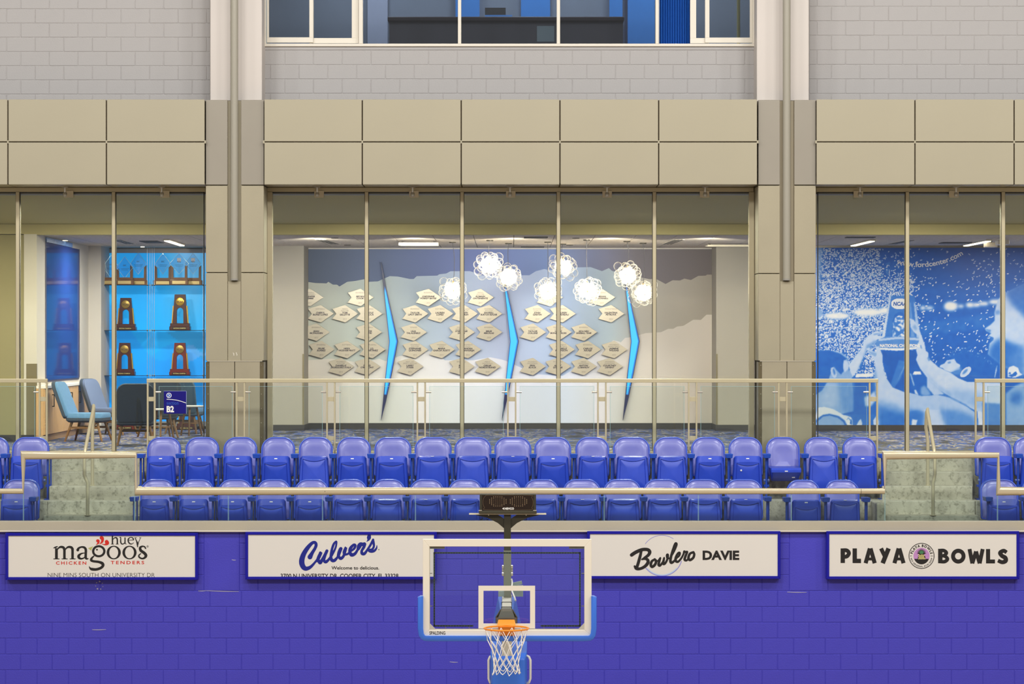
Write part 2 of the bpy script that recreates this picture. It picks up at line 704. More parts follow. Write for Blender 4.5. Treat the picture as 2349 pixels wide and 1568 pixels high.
def courses(parent, rows, joints_a, joints_b, spans, d, m, gap=0.003):
    """rows: list of (y_top, y_bottom, phase) in photograph pixels at depth d; joints: functions phase -> sorted list of joint px."""
    for yt, yb, ph, sp in rows:
        js = joints_a if ph == 0 else joints_b
        for xa, xb in sp:
            edges = [xa] + [j for j in js if xa + 8 < j < xb - 8] + [xb]
            for a, b in zip(edges[:-1], edges[1:]):
                block(parent, PX(a, d) + gap / 2, PX(b, d) - gap / 2, PZ(yb, d) + gap / 2, PZ(yt, d) - gap / 2, YD(d), m)


def seq(start, step, lo, hi):
    k0 = math.ceil((lo - start) / step)
    return [start + step * k for k in range(k0, int((hi - start) / step) + 1)]


ja = [j for j in seq(47, 72.4, -30, 700)] + [735] + seq(770, 72.4, 760, 2400)
jb = [j for j in seq(12.4, 72.4, -30, 700)] + [735] + seq(807, 72.4, 760, 2400)
full = [(-25, 2374)]
parts_top = [(-25, 468), (549, 1811), (1899, 2374)]
ys = [1245.5, 1282, 1318, 1354.5, 1391, 1427, 1463.5, 1500, 1536, 1572]
rows = []
for i in range(len(ys) - 1):
    rows.append((ys[i], ys[i + 1], (i + 1) % 2, parts_top if ys[i + 1] < 1356 else full))
courses(wall, rows, ja, jb, None, D_WALL, M_BLUEWALL)
band = MB()
for a, b in ((468, 549), (1811, 1899)):
    band.box(PX(a, D_WALL), PX(b, D_WALL), -0.002, 0.02, PZ(1354, D_WALL), 3.667)
for a, b in ((-25, 468), (549, 1811), (1899, 2374)):
    band.box(PX(a, D_WALL), PX(b, D_WALL), -0.001, 0.02, PZ(1245, D_WALL), 3.667)
part('smooth_plaster_band', band, M_BLUEWALL, wall, bevel=0.004)
# small bolt plate with chipped paint below the first sign
m_chip = mat('chipped_paint', (170, 165, 190), 0.7)
chip = MB()
tfw = lambda u, v: (PX(u, D_WALL), PZ(v, D_WALL))
for a in range(7):
    q = a * 0.9 + 0.3
    disc(chip, 228 + 8.5 * math.cos(q), 1342 + 9 * math.sin(q), 1.0 + (a % 3) * 0.5, -0.003, tfw, 7)
for (x0, y0, x1, y1) in ((455, 1354.6, 474, 1354), (474, 1354, 548, 1356), (532, 1283, 541, 1284), (1032, 1517, 1050, 1518), (212, 1443.5, 243, 1443), (1806, 1357, 1850, 1357.5)):
    stroke(chip, [(x0, y0, 1.1), ((x0 + x1) / 2, (y0 + y1) / 2 + 0.4, 1.6), (x1, y1, 0.8)], -0.0032, tfw, 3)
part('chipped_paint_spot', chip, m_chip, wall)

cop = struct_empty('trim_1', 'beige concrete coping along the top of the blue wall', (0, 0, 3.66))
part('coping', MB().box(-16, 16, -0.05, 0.14, 3.69, 3.805), M_COPING, cop, bevel=0.006)
part('drip_edge', MB().box(-16, 16, -0.058, 0.10, 3.667, 3.692), mat('pale_drip_edge', (208, 200, 184), 0.5), cop, bevel=0.003)

# ------------------------------------------------------------------ terraces, stairs, upper floor
solo('floor_1', MB().box(-16, 16, 0.14, 0.82, Z_LOW - 0.2, Z_LOW), M_CONC, kind='structure')
st = [(PX(110, 34.5), PX(322, 34.3)), (PX(2027, 34.4), PX(2238, 34.5))]
tr = MB()
for a, b in ((-16, st[0][0]), (st[0][1], st[1][0]), (st[1][1], 16)):
    tr.box(a, b, 0.80, 1.62, Z_LOW - 0.2, Z_MID)
solo('floor_2', tr, M_CONC, 'concrete terrace that carries the upper seat row', kind='structure')
solo('floor_3', MB().box(-16, 16, 1.60, 3.30, Z_LOW, Z_TOP), M_CONC, 'concrete walkway in front of the storefront', kind='structure')
edges_l = [93, 99, 106, 112.5, 113.5, 114]
edges_r = [2250, 2246, 2237, 2231, 2232, 2233]
stair_y = [0.26, 0.53, 0.80, 1.07, 1.335, 1.597]
for k, (xa, xb) in enumerate(st):
    s = struct_empty('floor_stairs', 'stained concrete stairs up to the ' + ('trophy lounge' if k == 0 else 'confetti mural'), (0, 0, Z_LOW))
    for i in range(6):
        z1 = Z_LOW + (i + 1) * (Z_TOP - Z_LOW) / 6
        d = YD(0) * -1 + stair_y[i]
        x0 = PX(edges_l[i], d) if k == 0 else PX(2024, d)
        x1 = PX(326, d) if k == 0 else PX(edges_r[i], d)
        part('step', MB().box(x0, x1, stair_y[i], 1.61, Z_LOW + (i * 0.175 if i else 0) - 0.02, z1 - (0.004 if i == 5 else 0)), M_CONC, s, bevel=0.014, seg=2)
solo('wall_stair_cheek', MB().box(PX(2005, 34.2), PX(2025, 34.2), 0.24, 0.80, Z_LOW, 4.015), M_CONC, 'low concrete block beside the stairs below the mural', kind='structure', bevel=0.008)

# ------------------------------------------------------------------ upper grey block walls
for nm, xa, xb, ya, top, rowsrc in (
        ('wall_upper_west', -25, 483, [20.7 + 32.6 * k for k in range(-2, 8)], 11.5, ((15, 65.6), (47.4, 65.6), 0)),
        ('wall_upper_middle', 601, 1737, [115.7 + 32.9 * k for k in range(0, 5)], 10.285, ((653, 66), (686, 66), 0)),
        ('wall_upper_east', 1855.5, 2374, [15 + 33.3 * k for k in range(-1, 8)], 11.5, ((1907, 65.6), (1874, 65.6), 1))):
    w = struct_empty(nm, 'grey painted block wall above the fascia', (0, 3.3, 8.2))
    part('wall_body', MB().box(PX(xa, D_UPPER), PX(xb, D_UPPER), 3.305, 3.6, 8.2, top), M_MORTAR_G, w)
    (p0, s0), (p1, s1), first = rowsrc
    A, B = seq(p0, s0, xa, xb), seq(p1, s1, xa, xb)
    rr = []
    for i in range(len(ya) - 1):
        rr.append((ya[i], ya[i + 1], (i + (0 if nm != 'wall_upper_west' else 0) + first) % 2, [(xa, xb)]))
    courses(w, rr, A, B, None, D_UPPER, M_GREYWALL, 0.004)
    if nm == 'wall_upper_middle':
        part('plaster_strip', MB().box(PX(xa, D_UPPER), PX(xb, D_UPPER), 3.296, 3.32, PZ(114.5, D_UPPER), 10.285), M_GREYWALL, w, bevel=0.004)

# ------------------------------------------------------------------ fascia panels
fz0, fzm, fz1 = PZ(423, D_FASCIA), PZ(325.3, D_FASCIA), PZ(228, D_FASCIA)
yf = YD(D_FASCIA)
FP = {}


def fpanel(parent, x0, x1, z0, z1):
    w, h = round(x1 - x0, 3), round(z1 - z0, 3)
    if (w, h) not in FP:
        FP[(w, h)] = MB().box(0, w, 0, 0.03, 0, h).mesh('fascia_panel', M_FASCIA, bevel=0.004)
    put('fascia_panel', FP[(w, h)], parent, (x0, 0.0, z0 - fz0))


for nm, eds in (('wall_fascia_west', [-208.5, 18, 244, 470.5]), ('wall_fascia_middle', [605, 831, 1058, 1284.5, 1511, 1738]), ('wall_fascia_east', [1872, 2099, 2326.5, 2553])):
    w = struct_empty(nm, 'beige metal panel fascia over the storefront glass', (0, yf, fz0))
    xs = [PX(e, D_FASCIA) for e in eds]
    g = 0.008
    part('fascia_backing', MB().box(xs[0] + 0.01, xs[-1] - 0.01, yf + 0.022, 3.31, fz0 + 0.02, fz1 - 0.01), M_GAP, w)
    for a, b in zip(xs[:-1], xs[1:]):
        fpanel(w, a + g, b - g, fz0, fzm - 0.007)
        fpanel(w, a + g, b - g, fzm + 0.007, fz1)
        part('soffit_panel', MB().box(a + g, b - g, yf + 0.035, YD(D_GLASS) - 0.02, fz0, fz0 + 0.018), M_FASCIA, w)
    clip = MB()
    for x in xs:
        clip.box(x - 0.011, x + 0.011, yf - 0.001, yf + 0.02, fzm - 0.02, fzm + 0.02)
    part('joint_clip', clip, M_FASCIA, w, kind='stuff')

# ------------------------------------------------------------------ pillars with downpipes
for k, (nm, xa, xb, ra, rb, pc, jy) in enumerate((('pillar', 472, 605, 522, 553, 537, 625), ('pillar', 1739.5, 1871.5, 1789, 1822, 1805, 627))):
    side = 'trophy lounge' if k == 0 else 'confetti mural'
    p = struct_empty(nm, 'panelled pillar between the middle bay and the ' + side, (PX(pc, D_PILLAR), YD(D_PILLAR), Z_TOP))
    D = D_PILLAR
    y0 = YD(D)
    X = lambda px: PX(px, D)
    zt, z1, z2, z3 = PZ(229, D), PZ(424.5, D), PZ(jy, D), PZ(827.5, D)
    part('pillar_core', MB().box(X(xa) + 0.012, X(xb) - 0.012, y0 + 0.05, YD(D_GLASS) + 0.1, Z_TOP, zt - 0.003), M_GAP, p)
    for a, b in ((xa, ra), (rb, xb)):
        part('pillar_panel', MB().box(X(a), X(b), y0, y0 + 0.62, z1 + 0.006, zt), M_PILLAR_UP, p, bevel=0.004)
        part('pillar_panel', MB().box(X(a), X(b), y0, y0 + 0.62, z2 + 0.005, z1 - 0.006), M_PILLAR_LO, p, bevel=0.004)
        part('pillar_panel', MB().box(X(a), X(b), y0, y0 + 0.62, z3 + 0.005, z2 - 0.005), M_PILLAR_LO, p, bevel=0.004)
    part('recess_panel', MB().box(X(ra) - 0.01, X(rb) + 0.01, y0 + 0.045, y0 + 0.08, z3 + 0.005, zt - 0.01), M_PILLAR_LO if k == 0 else mat('recess_paint', (160, 148, 122), 0.5), p)
    part('recess_panel', MB().box(X(ra) + 0.003, X(rb) - 0.003, y0 + 0.012, y0 + 0.05, z3 + 0.005, PZ(645, D)), M_PILLAR_LO, p, bevel=0.003)
    ga, gb = xa + 8, xb - 8.5
    mid = (ga + gb) / 2
    part('base_panel', MB().box(X(ga), X(mid) - 0.004, y0 + 0.004, y0 + 0.5, Z_TOP, z3 - 0.005), M_PILLAR_BASE, p, bevel=0.003)
    part('base_panel', MB().box(X(mid) + 0.004, X(gb), y0 + 0.004, y0 + 0.5, Z_TOP, z3 - 0.005), M_PILLAR_BASE, p, bevel=0.003)
    for a, b in ((xa, ga), (gb, xb)):
        gd = part('corner_guard', MB().box(X(a), X(b), y0 - 0.002, y0 + 0.25, Z_TOP, z3 - 0.014), M_GUARD, p)
        rv = MB()
        zz = z3 - 0.06
        while zz > Z_TOP + 0.1:
            rv.sphere((X(a + 5.5 if a == xa else b - 5.5), y0 - 0.003, zz), 0.006, 6, 4)
            zz -= 0.2
        _tag(put('rivet', rv.mesh('rivet', M_RIVET, off=WLOC[p.name]), gd), kind='stuff')
    part('ledge', MB().box(X(xa) + 0.02, X(xb) - 0.02, y0 - 0.004, y0 + 0.02, z3 - 0.006, z3 + 0.004), mat('pale_ledge', (214, 204, 180), 0.5), p)
    # steel column above the fascia
    s = struct_empty('pillar_upper', 'pale painted steel column above the panelled pillar', (X(pc), YD(36.55), zt))
    du = 36.55
    ua, ub, uc, ud = ((482.2, 529, 545.5, 601), (1736, 1797, 1812.6, 1855.5))[k]
    part('flange', MB().box(PX(ua, du), PX(ub, du), YD(du), YD(du) + 0.5, zt - 0.01, 11.5), M_STEEL_PAINT, s, bevel=0.006)
    part('flange', MB().box(PX(uc, du), PX(ud, du), YD(du), YD(du) + 0.5, zt - 0.01, 11.5), M_STEEL_PAINT, s, bevel=0.006)
    part('web', MB().box(PX(ub, du) - 0.01, PX(uc, du) + 0.01, YD(du) + 0.1, YD(du) + 0.4, zt - 0.01, 11.5), M_STEEL_PAINT, s)
    # downpipe
    dp = thing('downpipe', 'grey round downpipe ending halfway down the pillar beside the ' + side, 'pipe', (PX(pc, 36.36), YD(36.36), PZ(642, 36.3)))
    zb = PZ(642, 36.3)
    r = 0.0545
    yc = YD(36.36)
    part('pipe', MB().lathe([(r, 0), (r, 11.5 - zb)], (PX(pc, 36.33), yc, zb), 20), M_PIPE, dp, smooth=True)
    part('pipe_collar', MB().lathe([(r + 0.003, 0), (r + 0.003, 0.025)], (PX(pc, 36.33), yc, zb - 0.004), 20), mat('pipe_collar_paint', (150, 146, 136), 0.5), dp, smooth=True)
    # paint chips on the pillar
    if k == 0:
        ch = MB()
        tfp = lambda u, v: (PX(u, D), PZ(v, D))
        for u, v, a in ((535.5, 811, 2.2), (543, 813, 2.2), (536, 814, 1.2), (542, 809.5, 1.4), (476, 806, 1.0), (478, 808, 1.0)):
            stroke(ch, [(u - a * 0.5, v - a, 1.2), (u + a * 0.3, v, 1.9), (u, v + a, 0.9)], y0 + 0.0105, tfp, 3)
        part('chipped_paint_spot', ch, mat('pale_chip', (226, 218, 200), 0.7), p)

# ------------------------------------------------------------------ storefront glass bays
zs0, zs1, zh0, zh1 = Z_TOP, PZ(1034, D_GLASS), PZ(440, D_GLASS), PZ(430, D_GLASS)
for nm, ml, xa, xb, fa, fb in (('window_1', [41, 261], -190, 472, None, None), ('window_2', [841, 1060, 1281, 1501], 613, 1729, 613, 1729), ('window_3', [2081, 2301, 2520], 1872, 2560, None, None)):
    w = struct_empty(nm, 'floor to ceiling storefront glazing in champagne aluminium', (PX((xa + xb) / 2, D_GLASS), YD(D_GLASS), Z_TOP))
    y0 = YD(D_GLASS)
    G = lambda px: PX(px, D_GLASS)
    part('sill', MB().box(G(xa), G(xb), y0 - 0.03, y0 + 0.09, zs0, zs1), M_ALU, w, bevel=0.004)
    part('header', MB().box(G(xa), G(xb), y0 - 0.02, y0 + 0.09, zh0, zh1), M_ALU, w, bevel=0.004)
    ms = list(ml) + ([fa + 6, fb - 5] if fa else [])
    for mx in ms:
        hw = 6 if (fa and mx in (fa + 6, fb - 5)) else 4.1
        part('mullion', MB().box(G(mx - hw), G(mx + hw), y0 - 0.03, y0 + 0.10, zs1, zh0), M_ALU, w, bevel=0.005)
    eds = sorted([xa] + [m for m in ml] + [xb])
    for a, b in zip(eds[:-1], eds[1:]):
        part('glass_pane', MB().box(G(a + 3), G(b - 3), y0 + 0.03, y0 + 0.04, zs1 - 0.01, zh0 + 0.01), M_GLASS, w)
        gk = MB()
        for q in (a + 4.1, b - 4.1):
            gk.box(G(q - 0.9), G(q + 0.9), y0 - 0.004, y0 + 0.03, zs1, zh0)
        gk.box(G(a + 4), G(b - 4), y0 - 0.004, y0 + 0.03, zh0 - 0.010, zh0)
        part('gasket', gk, mat('black_gasket', (40, 36, 30), 0.6), w)

# ------------------------------------------------------------------ corridor and lounge shell
solo('floor_lounge', MB().box(-13.5, 13.5, 3.30, 13.7, Z_TOP - 0.15, Z_TOP), M_CARPET, 'blue and grey striped carpet of the lounge', kind='structure')
yb = YD(D_BEAM)
cc = MB().add([(-13.5, 3.28, 8.27), (13.5, 3.28, 8.27), (13.5, yb + 0.05, 7.955), (-13.5, yb + 0.05, 7.955), (-13.5, 3.28, 8.45), (13.5, 3.28, 8.45), (13.5, yb + 0.05, 8.45), (-13.5, yb + 0.05, 8.45)],
              [(0, 3, 2, 1), (4, 5, 6, 7), (0, 1, 5, 4), (1, 2, 6, 5), (2, 3, 7, 6), (3, 0, 4, 7)])
solo('ceiling_corridor', cc, M_CORRCEIL, 'plain corridor ceiling behind the glass', kind='structure')
solo('wall_beam', MB().box(-13.5, 13.5, yb, yb + 0.2, Z_CEIL - 0.01, 7.955), M_OLIVE, 'beam face between corridor ceiling and lounge ceiling', kind='structure')
solo('ceiling_light_block', MB().box(-13.7, 13.7, 3.35, 13.9, 8.45, 8.6), M_CORRCEIL, kind='structure')  # unseen slab added to keep world light out of the lounge
cl = struct_empty('ceiling', 'acoustic panel ceiling of the lounge', (0, yb, Z_CEIL))
part('ceiling_backing', MB().box(-13.5, 13.5, yb + 0.2, 13.6, Z_CEIL + 0.012, Z_CEIL + 0.1), M_GRID, cl)
CPW, CPD = 0.648, 1.95
cpm = MB().box(0.006, CPW - 0.006, 0.006, CPD - 0.006, 0, 0.02).mesh('ceiling_panel', M_CEIL)
for j in range(3):
    for i in range(-17, 17):
        put('ceiling_panel', cpm, cl, (i * CPW * 1.0 + 0.03, 0.2 + j * CPD, 0))

XL = -7.45
lw = struct_empty('wall_lounge_west', 'side wall of the trophy lounge with its olive corridor face', (XL, yb, Z_TOP))
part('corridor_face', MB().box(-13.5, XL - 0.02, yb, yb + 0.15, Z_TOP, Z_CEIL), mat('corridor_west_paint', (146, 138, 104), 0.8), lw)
part('side_wall', MB().box(XL - 0.2, XL, yb - 0.005, YD(D_PIER), Z_TOP, Z_CEIL), M_WHITEWALL, lw)
part('back_pier', MB().box(XL - 0.2, PX(232, D_PIER), YD(D_PIER), 13.5, Z_TOP, Z_CEIL), M_WHITEWALL, lw)
part('corner_guard', MB().box(XL - 0.16, XL + 0.003, yb - 0.012, yb + 0.03, Z_TOP, Z_TOP + 1.22), mat('beige_corner_guard', (120, 110, 85), 0.4), lw)
solo('wall_trophy', MB().box(-7.4, PX(500, D_MURAL), YD(D_MURAL) + 0.06, YD(D_MURAL) + 0.3, Z_TOP, Z_CEIL), M_WHITEWALL, 'white wall behind the trophy shelves', kind='structure')
for nm, a, b, lab in (('wall_pier_west', 486, 697, 'grey lounge pier on the trophy side of the plaque wall'), ('wall_pier_east', 1643, 1773, 'grey lounge pier on the mural side of the plaque wall')):
    w = struct_empty(nm, lab, (PX((a + b) / 2, D_PIER), YD(D_PIER), Z_TOP))
    part('pier_body', MB().box(PX(a, D_PIER), PX(b, D_PIER), YD(D_PIER), 13.6, Z_TOP, Z_CEIL), M_PIERWALL, w)
    part('skirting', MB().box(PX(a, D_PIER) - 0.012, PX(b, D_PIER) + 0.012, YD(D_PIER) - 0.012, YD(D_MURAL), Z_TOP, Z_TOP + 0.105), M_BASE, w)
    e = PX(b - 1.5, D_PIER) if 'west' in nm else PX(a + 1.5, D_PIER)
    part('corner_guard', MB().box(e - 0.014, e + 0.014, YD(D_PIER) - 0.006, YD(D_PIER) + 0.03, Z_TOP + 0.1, Z_TOP + 1.35), mat('beige_corner_guard', (120, 110, 85), 0.4), w)
solo('wall_light_block', MB().box(-13.6, 13.6, 13.45, 13.75, Z_TOP - 0.2, 8.5), M_WHITEWALL, kind='structure')  # unseen slab behind the lounge walls, added to stop world light
solo('wall_mural_east', MB().box(PX(1773, 45.95), 13.5, YD(45.95), 13.4, Z_TOP, Z_CEIL), M_WHITEWALL, kind='structure')
solo('wall_end_west', MB().box(-13.7, -13.5, 3.3, 13.6, Z_TOP - 0.2, 8.5), M_OLIVE, kind='structure')  # unseen end wall, put in against world light from the side
solo('wall_end_east', MB().box(13.5, 13.7, 3.3, 13.6, Z_TOP - 0.2, 8.5), M_OLIVE, kind='structure')  # as on the west end: unseen, shuts out world light
solo('baseboard_middle', MB().box(PX(697, D_MURAL), PX(1643, D_MURAL), YD(D_MURAL) - 0.025, YD(D_MURAL) + 0.03, Z_TOP, Z_TOP + 0.105), M_BASE, kind='structure')
solo('baseboard_east', MB().box(PX(1773, 45.9), 13.4, YD(45.9) - 0.005, YD(45.95) + 0.02, Z_TOP, Z_TOP + 0.105), M_BASE, kind='structure')
solo('baseboard_trophy', MB().box(-7.2, PX(490, D_MURAL), YD(D_MURAL) - 0.02, YD(D_MURAL) + 0.07, Z_TOP, Z_TOP + 0.105), M_BASE, kind='structure')
solo('baseboard_west', MB().box(-13.4, XL - 0.02, yb - 0.014, yb + 0.01, Z_TOP, Z_TOP + 0.105), M_BASE, kind='structure')

# plaque wall with its printed mountain mural (flat print; sideways light tint painted in)
mw = struct_empty('wall_plaques', 'mountain mural wall behind the arrow plaques', (0, YD(D_MURAL), Z_TOP))
part('wall_body', MB().box(PX(690, D_MURAL), PX(1650, D_MURAL), YD(D_MURAL) + 0.02, 13.5, Z_TOP, Z_CEIL), M_WHITEWALL, mw)


def lerp_cols(tab, x):
    for (xa, ca), (xb, cb) in zip(tab[:-1], tab[1:]):
        if x <= xb:
            t = max(0, (x - xa) / (xb - xa))
            return s2l([a + (b - a) * t for a, b in zip(ca, cb)])
    return s2l(tab[-1][1])


def lerp_y(tab, x):
    for (xa, a), (xb, b) in zip(tab[:-1], tab[1:]):
        if x <= xb:
            return a + (b - a) * max(0, (x - xa) / (xb - xa))
    return tab[-1][1]


def print_strip(name, top, bot, cols, off, parent, x0=704.0, x1=1634.0):
    xs = sorted(set([x0 + (x1 - x0) * i / 240 for i in range(241)] + [x for x, _ in top if x0 <= x <= x1]))
    mb = MB()
    vs, fs, cs = [], [], []
    for x in xs:
        c = lerp_cols(cols, x)
        for yy in (lerp_y(top, x), lerp_y(bot, x)):
            vs.append((PX(x, D_MURAL), YD(D_MURAL) + off, PZ(yy, D_MURAL)))
            cs.append((*c, 1.0))
    for i in range(len(xs) - 1):
        fs.append((2 * i + 1, 2 * i + 3, 2 * i + 2, 2 * i))
    mb.add(vs, fs)
    o = part(name, mb, M_PRINT, parent)
    a = o.data.color_attributes.new('print', 'FLOAT_COLOR', 'POINT')
    a.data.foreach_set('color', np.array(cs, dtype=np.float32).ravel())
    return o


M_PRINT = vcol_mat('mural_print', 0.55)
R1 = [(704, 646), (723.5, 648.8), (749, 649.6), (753, 646), (763.7, 652.5), (773, 652.5), (778.6, 656.8), (796.7, 646), (815, 644), (838, 639.6), (845.5, 646), (867, 645), (878.5, 639.6), (894, 633), (913, 634), (940, 639.6), (949, 639.6), (956, 633), (1003, 631.8), (1007.7, 628.7), (1023.5, 627), (1033.5, 621.8), (1078, 621.5), (1094, 626.7), (1110, 632), (1200, 631), (1214.5, 631), (1229, 621.8), (1249, 616.6), (1259, 619.5), (1320.7, 613), (1355, 612.3), (1381, 621.5), (1396.8, 614.6), (1404, 621), (1450, 632), (1490, 640), (1504, 638.7), (1526.8, 651), (1543, 642.4), (1560, 643), (1570, 638.7), (1585, 641.9), (1602, 632.4), (1619, 631.8), (1622, 629.5), (1634, 629.5)]
R2 = [(704, 826), (760, 822), (830, 832), (870, 822), (884, 828), (900, 822), (930, 812), (955, 808), (985, 805), (1010, 815), (1020, 826), (1060, 826), (1085, 826), (1125, 819), (1150, 824), (1163, 828), (1180, 836), (1200, 845), (1215, 862), (1235, 858), (1262, 860), (1290, 862), (1310, 850), (1330, 840), (1350, 822), (1380, 802), (1400, 785), (1407, 780), (1419.8, 783), (1424, 785), (1434, 774.5), (1442.7, 773.6), (1464, 768.7), (1481.5, 763.6), (1516, 761.6), (1533, 753.8), (1544.6, 753.8), (1553, 748.6), (1567.6, 747), (1590.5, 732.9), (1607.8, 733.4), (1620.7, 721.4), (1634, 721.4)]
SKY = [(704, (86, 98, 124)), (880, (98, 112, 150)), (1100, (110, 124, 184)), (1250, (116, 138, 194)), (1390, (124, 126, 156)), (1460, (116, 110, 120)), (1634, (106, 96, 98))]  # colour shift along x paints in the uneven light on the wall
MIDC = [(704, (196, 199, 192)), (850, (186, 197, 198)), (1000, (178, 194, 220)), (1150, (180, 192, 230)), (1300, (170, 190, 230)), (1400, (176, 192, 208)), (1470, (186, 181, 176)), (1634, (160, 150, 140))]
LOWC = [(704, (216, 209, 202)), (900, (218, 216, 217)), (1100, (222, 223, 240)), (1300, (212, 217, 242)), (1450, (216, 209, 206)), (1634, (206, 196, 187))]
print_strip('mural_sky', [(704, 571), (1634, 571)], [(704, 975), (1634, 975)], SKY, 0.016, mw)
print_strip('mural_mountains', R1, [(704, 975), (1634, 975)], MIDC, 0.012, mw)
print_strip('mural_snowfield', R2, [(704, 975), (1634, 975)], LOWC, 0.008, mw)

# ================================================================== stadium seats
M_SEAT = mat('seat_plastic', (40, 82, 200), 0.33, var=0.05, vscale=5, spec=0.6)
M_SEATFACE = mat('seat_face_sheen', (112, 116, 192), 0.27, var=0.05, vscale=5, spec=0.7)  # paler than the rim: gloss sheen painted into the colour
M_PAN = mat('seat_pan_plastic', (46, 76, 196), 0.36, var=0.06, vscale=6, spec=0.55)
M_STAND = mat('seat_steel_blue', (24, 66, 168), 0.42)
M_CUP = mat('seat_arm_blue', (28, 78, 186), 0.42)
M_PLATE = mat('number_plate', (240, 240, 236), 0.4)
M_BOLT = mat('hinge_bolt', (120, 140, 200), 0.3, 0.5)


SH = -0.17      # the pan and the arm stands sit in front of the leaning backrest


def round_rect(x0, x1, z0, z1, rt, rb, n=7, sag=0.0):
    """Outline counter-clockwise from bottom left, with rounded top (rt) and bottom (rb) corners."""
    pts = []
    for cx, cz, r, a0 in ((x1 - rb, z0 + rb, rb, -90), (x1 - rt, z1 - rt, rt, 0), (x0 + rt, z1 - rt, rt, 90), (x0 + rb, z0 + rb, rb, 180)):
        for i in range(n):
            q = math.radians(a0 + 90.0 * i / (n - 1))
            pts.append((cx + r * math.cos(q), cz + r * math.sin(q)))
    return pts


def backrest_mesh(w):
    zt, zb = 0.822, 0.30
    h = w / 2
    lean = lambda z: (z - 0.35) * 0.20

    def loop(ins, y, rt):
        return [(x, y + lean(z), z) for x, z in round_rect(-h + ins, h - ins, zb + ins * 0.5, zt - ins, rt, 0.03, 9)]

    mb = MB()
    rt = 0.165
    loops = [loop(0.004, 0.046, rt), loop(0, 0.040, rt), loop(0, 0.004, rt), loop(0.004, -0.004, rt - .004), loop(0.014, -0.005, rt - .014), loop(0.020, 0.004, rt - .020)]
    mb.loft(loops, True, False)
    base = len(mb.v)
    # dished front: rings that shrink towards the middle and sink
    n = len(loops[0])
    rings = [loops[-1]]
    cx, cz = 0.0, 0.56
    for k, (s, dp) in enumerate(((0.95, -0.004), (0.86, -0.013), (0.72, -0.018), (0.5, -0.015), (0.26, -0.011))):
        rings.append([(cx + (x - cx) * s, dp + lean(cz + (z - cz) * s), cz + (z - cz) * s) for x, y, z in loops[-1]])
    nf = len(mb.f)
    mb.loft(rings, False, True)
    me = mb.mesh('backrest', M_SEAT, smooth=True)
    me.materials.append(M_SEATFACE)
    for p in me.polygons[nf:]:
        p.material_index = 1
    return me


def side_loop(c, n=8, sag=0.0, rnd=0.0):
    """Closed loop through four corners (bl, br, tr, tl); the top edge sags in the middle."""
    bl, br, tr, tl = c
    pts = []
    for a, b, top in ((bl, br, False), (br, tr, False), (tr, tl, True), (tl, bl, False)):
        for i in range(n):
            t = (0, .06, .2, .35, .5, .65, .8, .94)[i] if n == 8 else i / n
            x, z = a[0] + (b[0] - a[0]) * t, a[1] + (b[1] - a[1]) * t
            if top:
                z -= sag * 4 * t * (1 - t)
            pts.append((x, z))
    if rnd:
        # pull the corner vertices in
        for i in range(0, 4 * n, n):
            p, q = pts[i - 1], pts[(i + 1) % (4 * n)]
            pts[i] = ((p[0] + q[0]) / 2, (p[1] + q[1]) / 2)
    return pts


def pan_mesh(w, lip):
    """Tipped-up seat pan, hinge at the local origin; y- is towards the viewer."""
    zt, zb = 0.235, -0.215
    wt, wb = w * 0.405, w * 0.455
    T = 0.062

    def loop(ins, y, dz=0.0, rnd=1):
        return [(x, y, z) for x, z in side_loop([(-wb + ins, zb + ins), (wb - ins, zb + ins), (wt - ins, zt - ins - dz), (-wt + ins, zt - ins - dz)], 8, -0.006, rnd)]

    mb = MB()
    L = [loop(0.004, 0.012), loop(0, 0.006), loop(0, 0.0, 0.0), loop(0.006, -T * 0.75, lip * 0.85), loop(0.014, -T, lip)]
    mb.loft(L, True, False)
    ptop = zt - lip - 0.026
    pl = [(x, z) for x, z in side_loop([(-wb * 0.80, zb + 0.02), (wb * 0.80, zb + 0.02), (wt * 0.80, ptop), (-wt * 0.80, ptop)], 8, 0.034)]
    P0 = [(x, -T - 0.003, z) for x, z in pl]
    P1 = [(x * 0.99, -T + 0.010, z - 0.003) for x, z in pl]
    P2 = [(x * 0.95, -T + 0.006, z * 0.96 - 0.004) for x, z in pl]
    P3 = [(x * 0.45, -T - 0.001, z * 0.45 - 0.01) for x, z in pl]
    mb.loft([L[-1], P0, P1, P2, P3], False, True)
    return mb.mesh('seat_pan', M_PAN, smooth=True)


def down_pan_mesh(w):
    """Seat pan folded down: cushion, rolled front lip and the bowl below."""
    mb = MB()
    wt = w * 0.44
    prof = [(0.05, 0.035), (-0.05, 0.025), (-0.16, 0.02), (-0.25, 0.03), (-0.30, 0.025), (-0.322, 0.0), (-0.322, -0.03), (-0.305, -0.05), (-0.25, -0.10), (-0.16, -0.15), (-0.02, -0.16), (0.05, -0.10)]
    loops = []
    for k, (fx, ins) in enumerate(((-1.0, 0.02), (-0.97, 0.006), (-0.8, 0.0), (0.0, 0.0), (0.8, 0.0), (0.97, 0.006), (1.0, 0.02))):
        row = []
        for y, z in prof:
            sh = wt * fx * (1.0 if z > -0.04 else 0.9)
            row.append((sh, y + (ins if y < -0.2 else 0), z * (1 - ins * 4)))
        loops.append(row)
    mb.loft(loops, True, True, True)
    return mb.mesh('seat_pan', M_PAN, smooth=True)


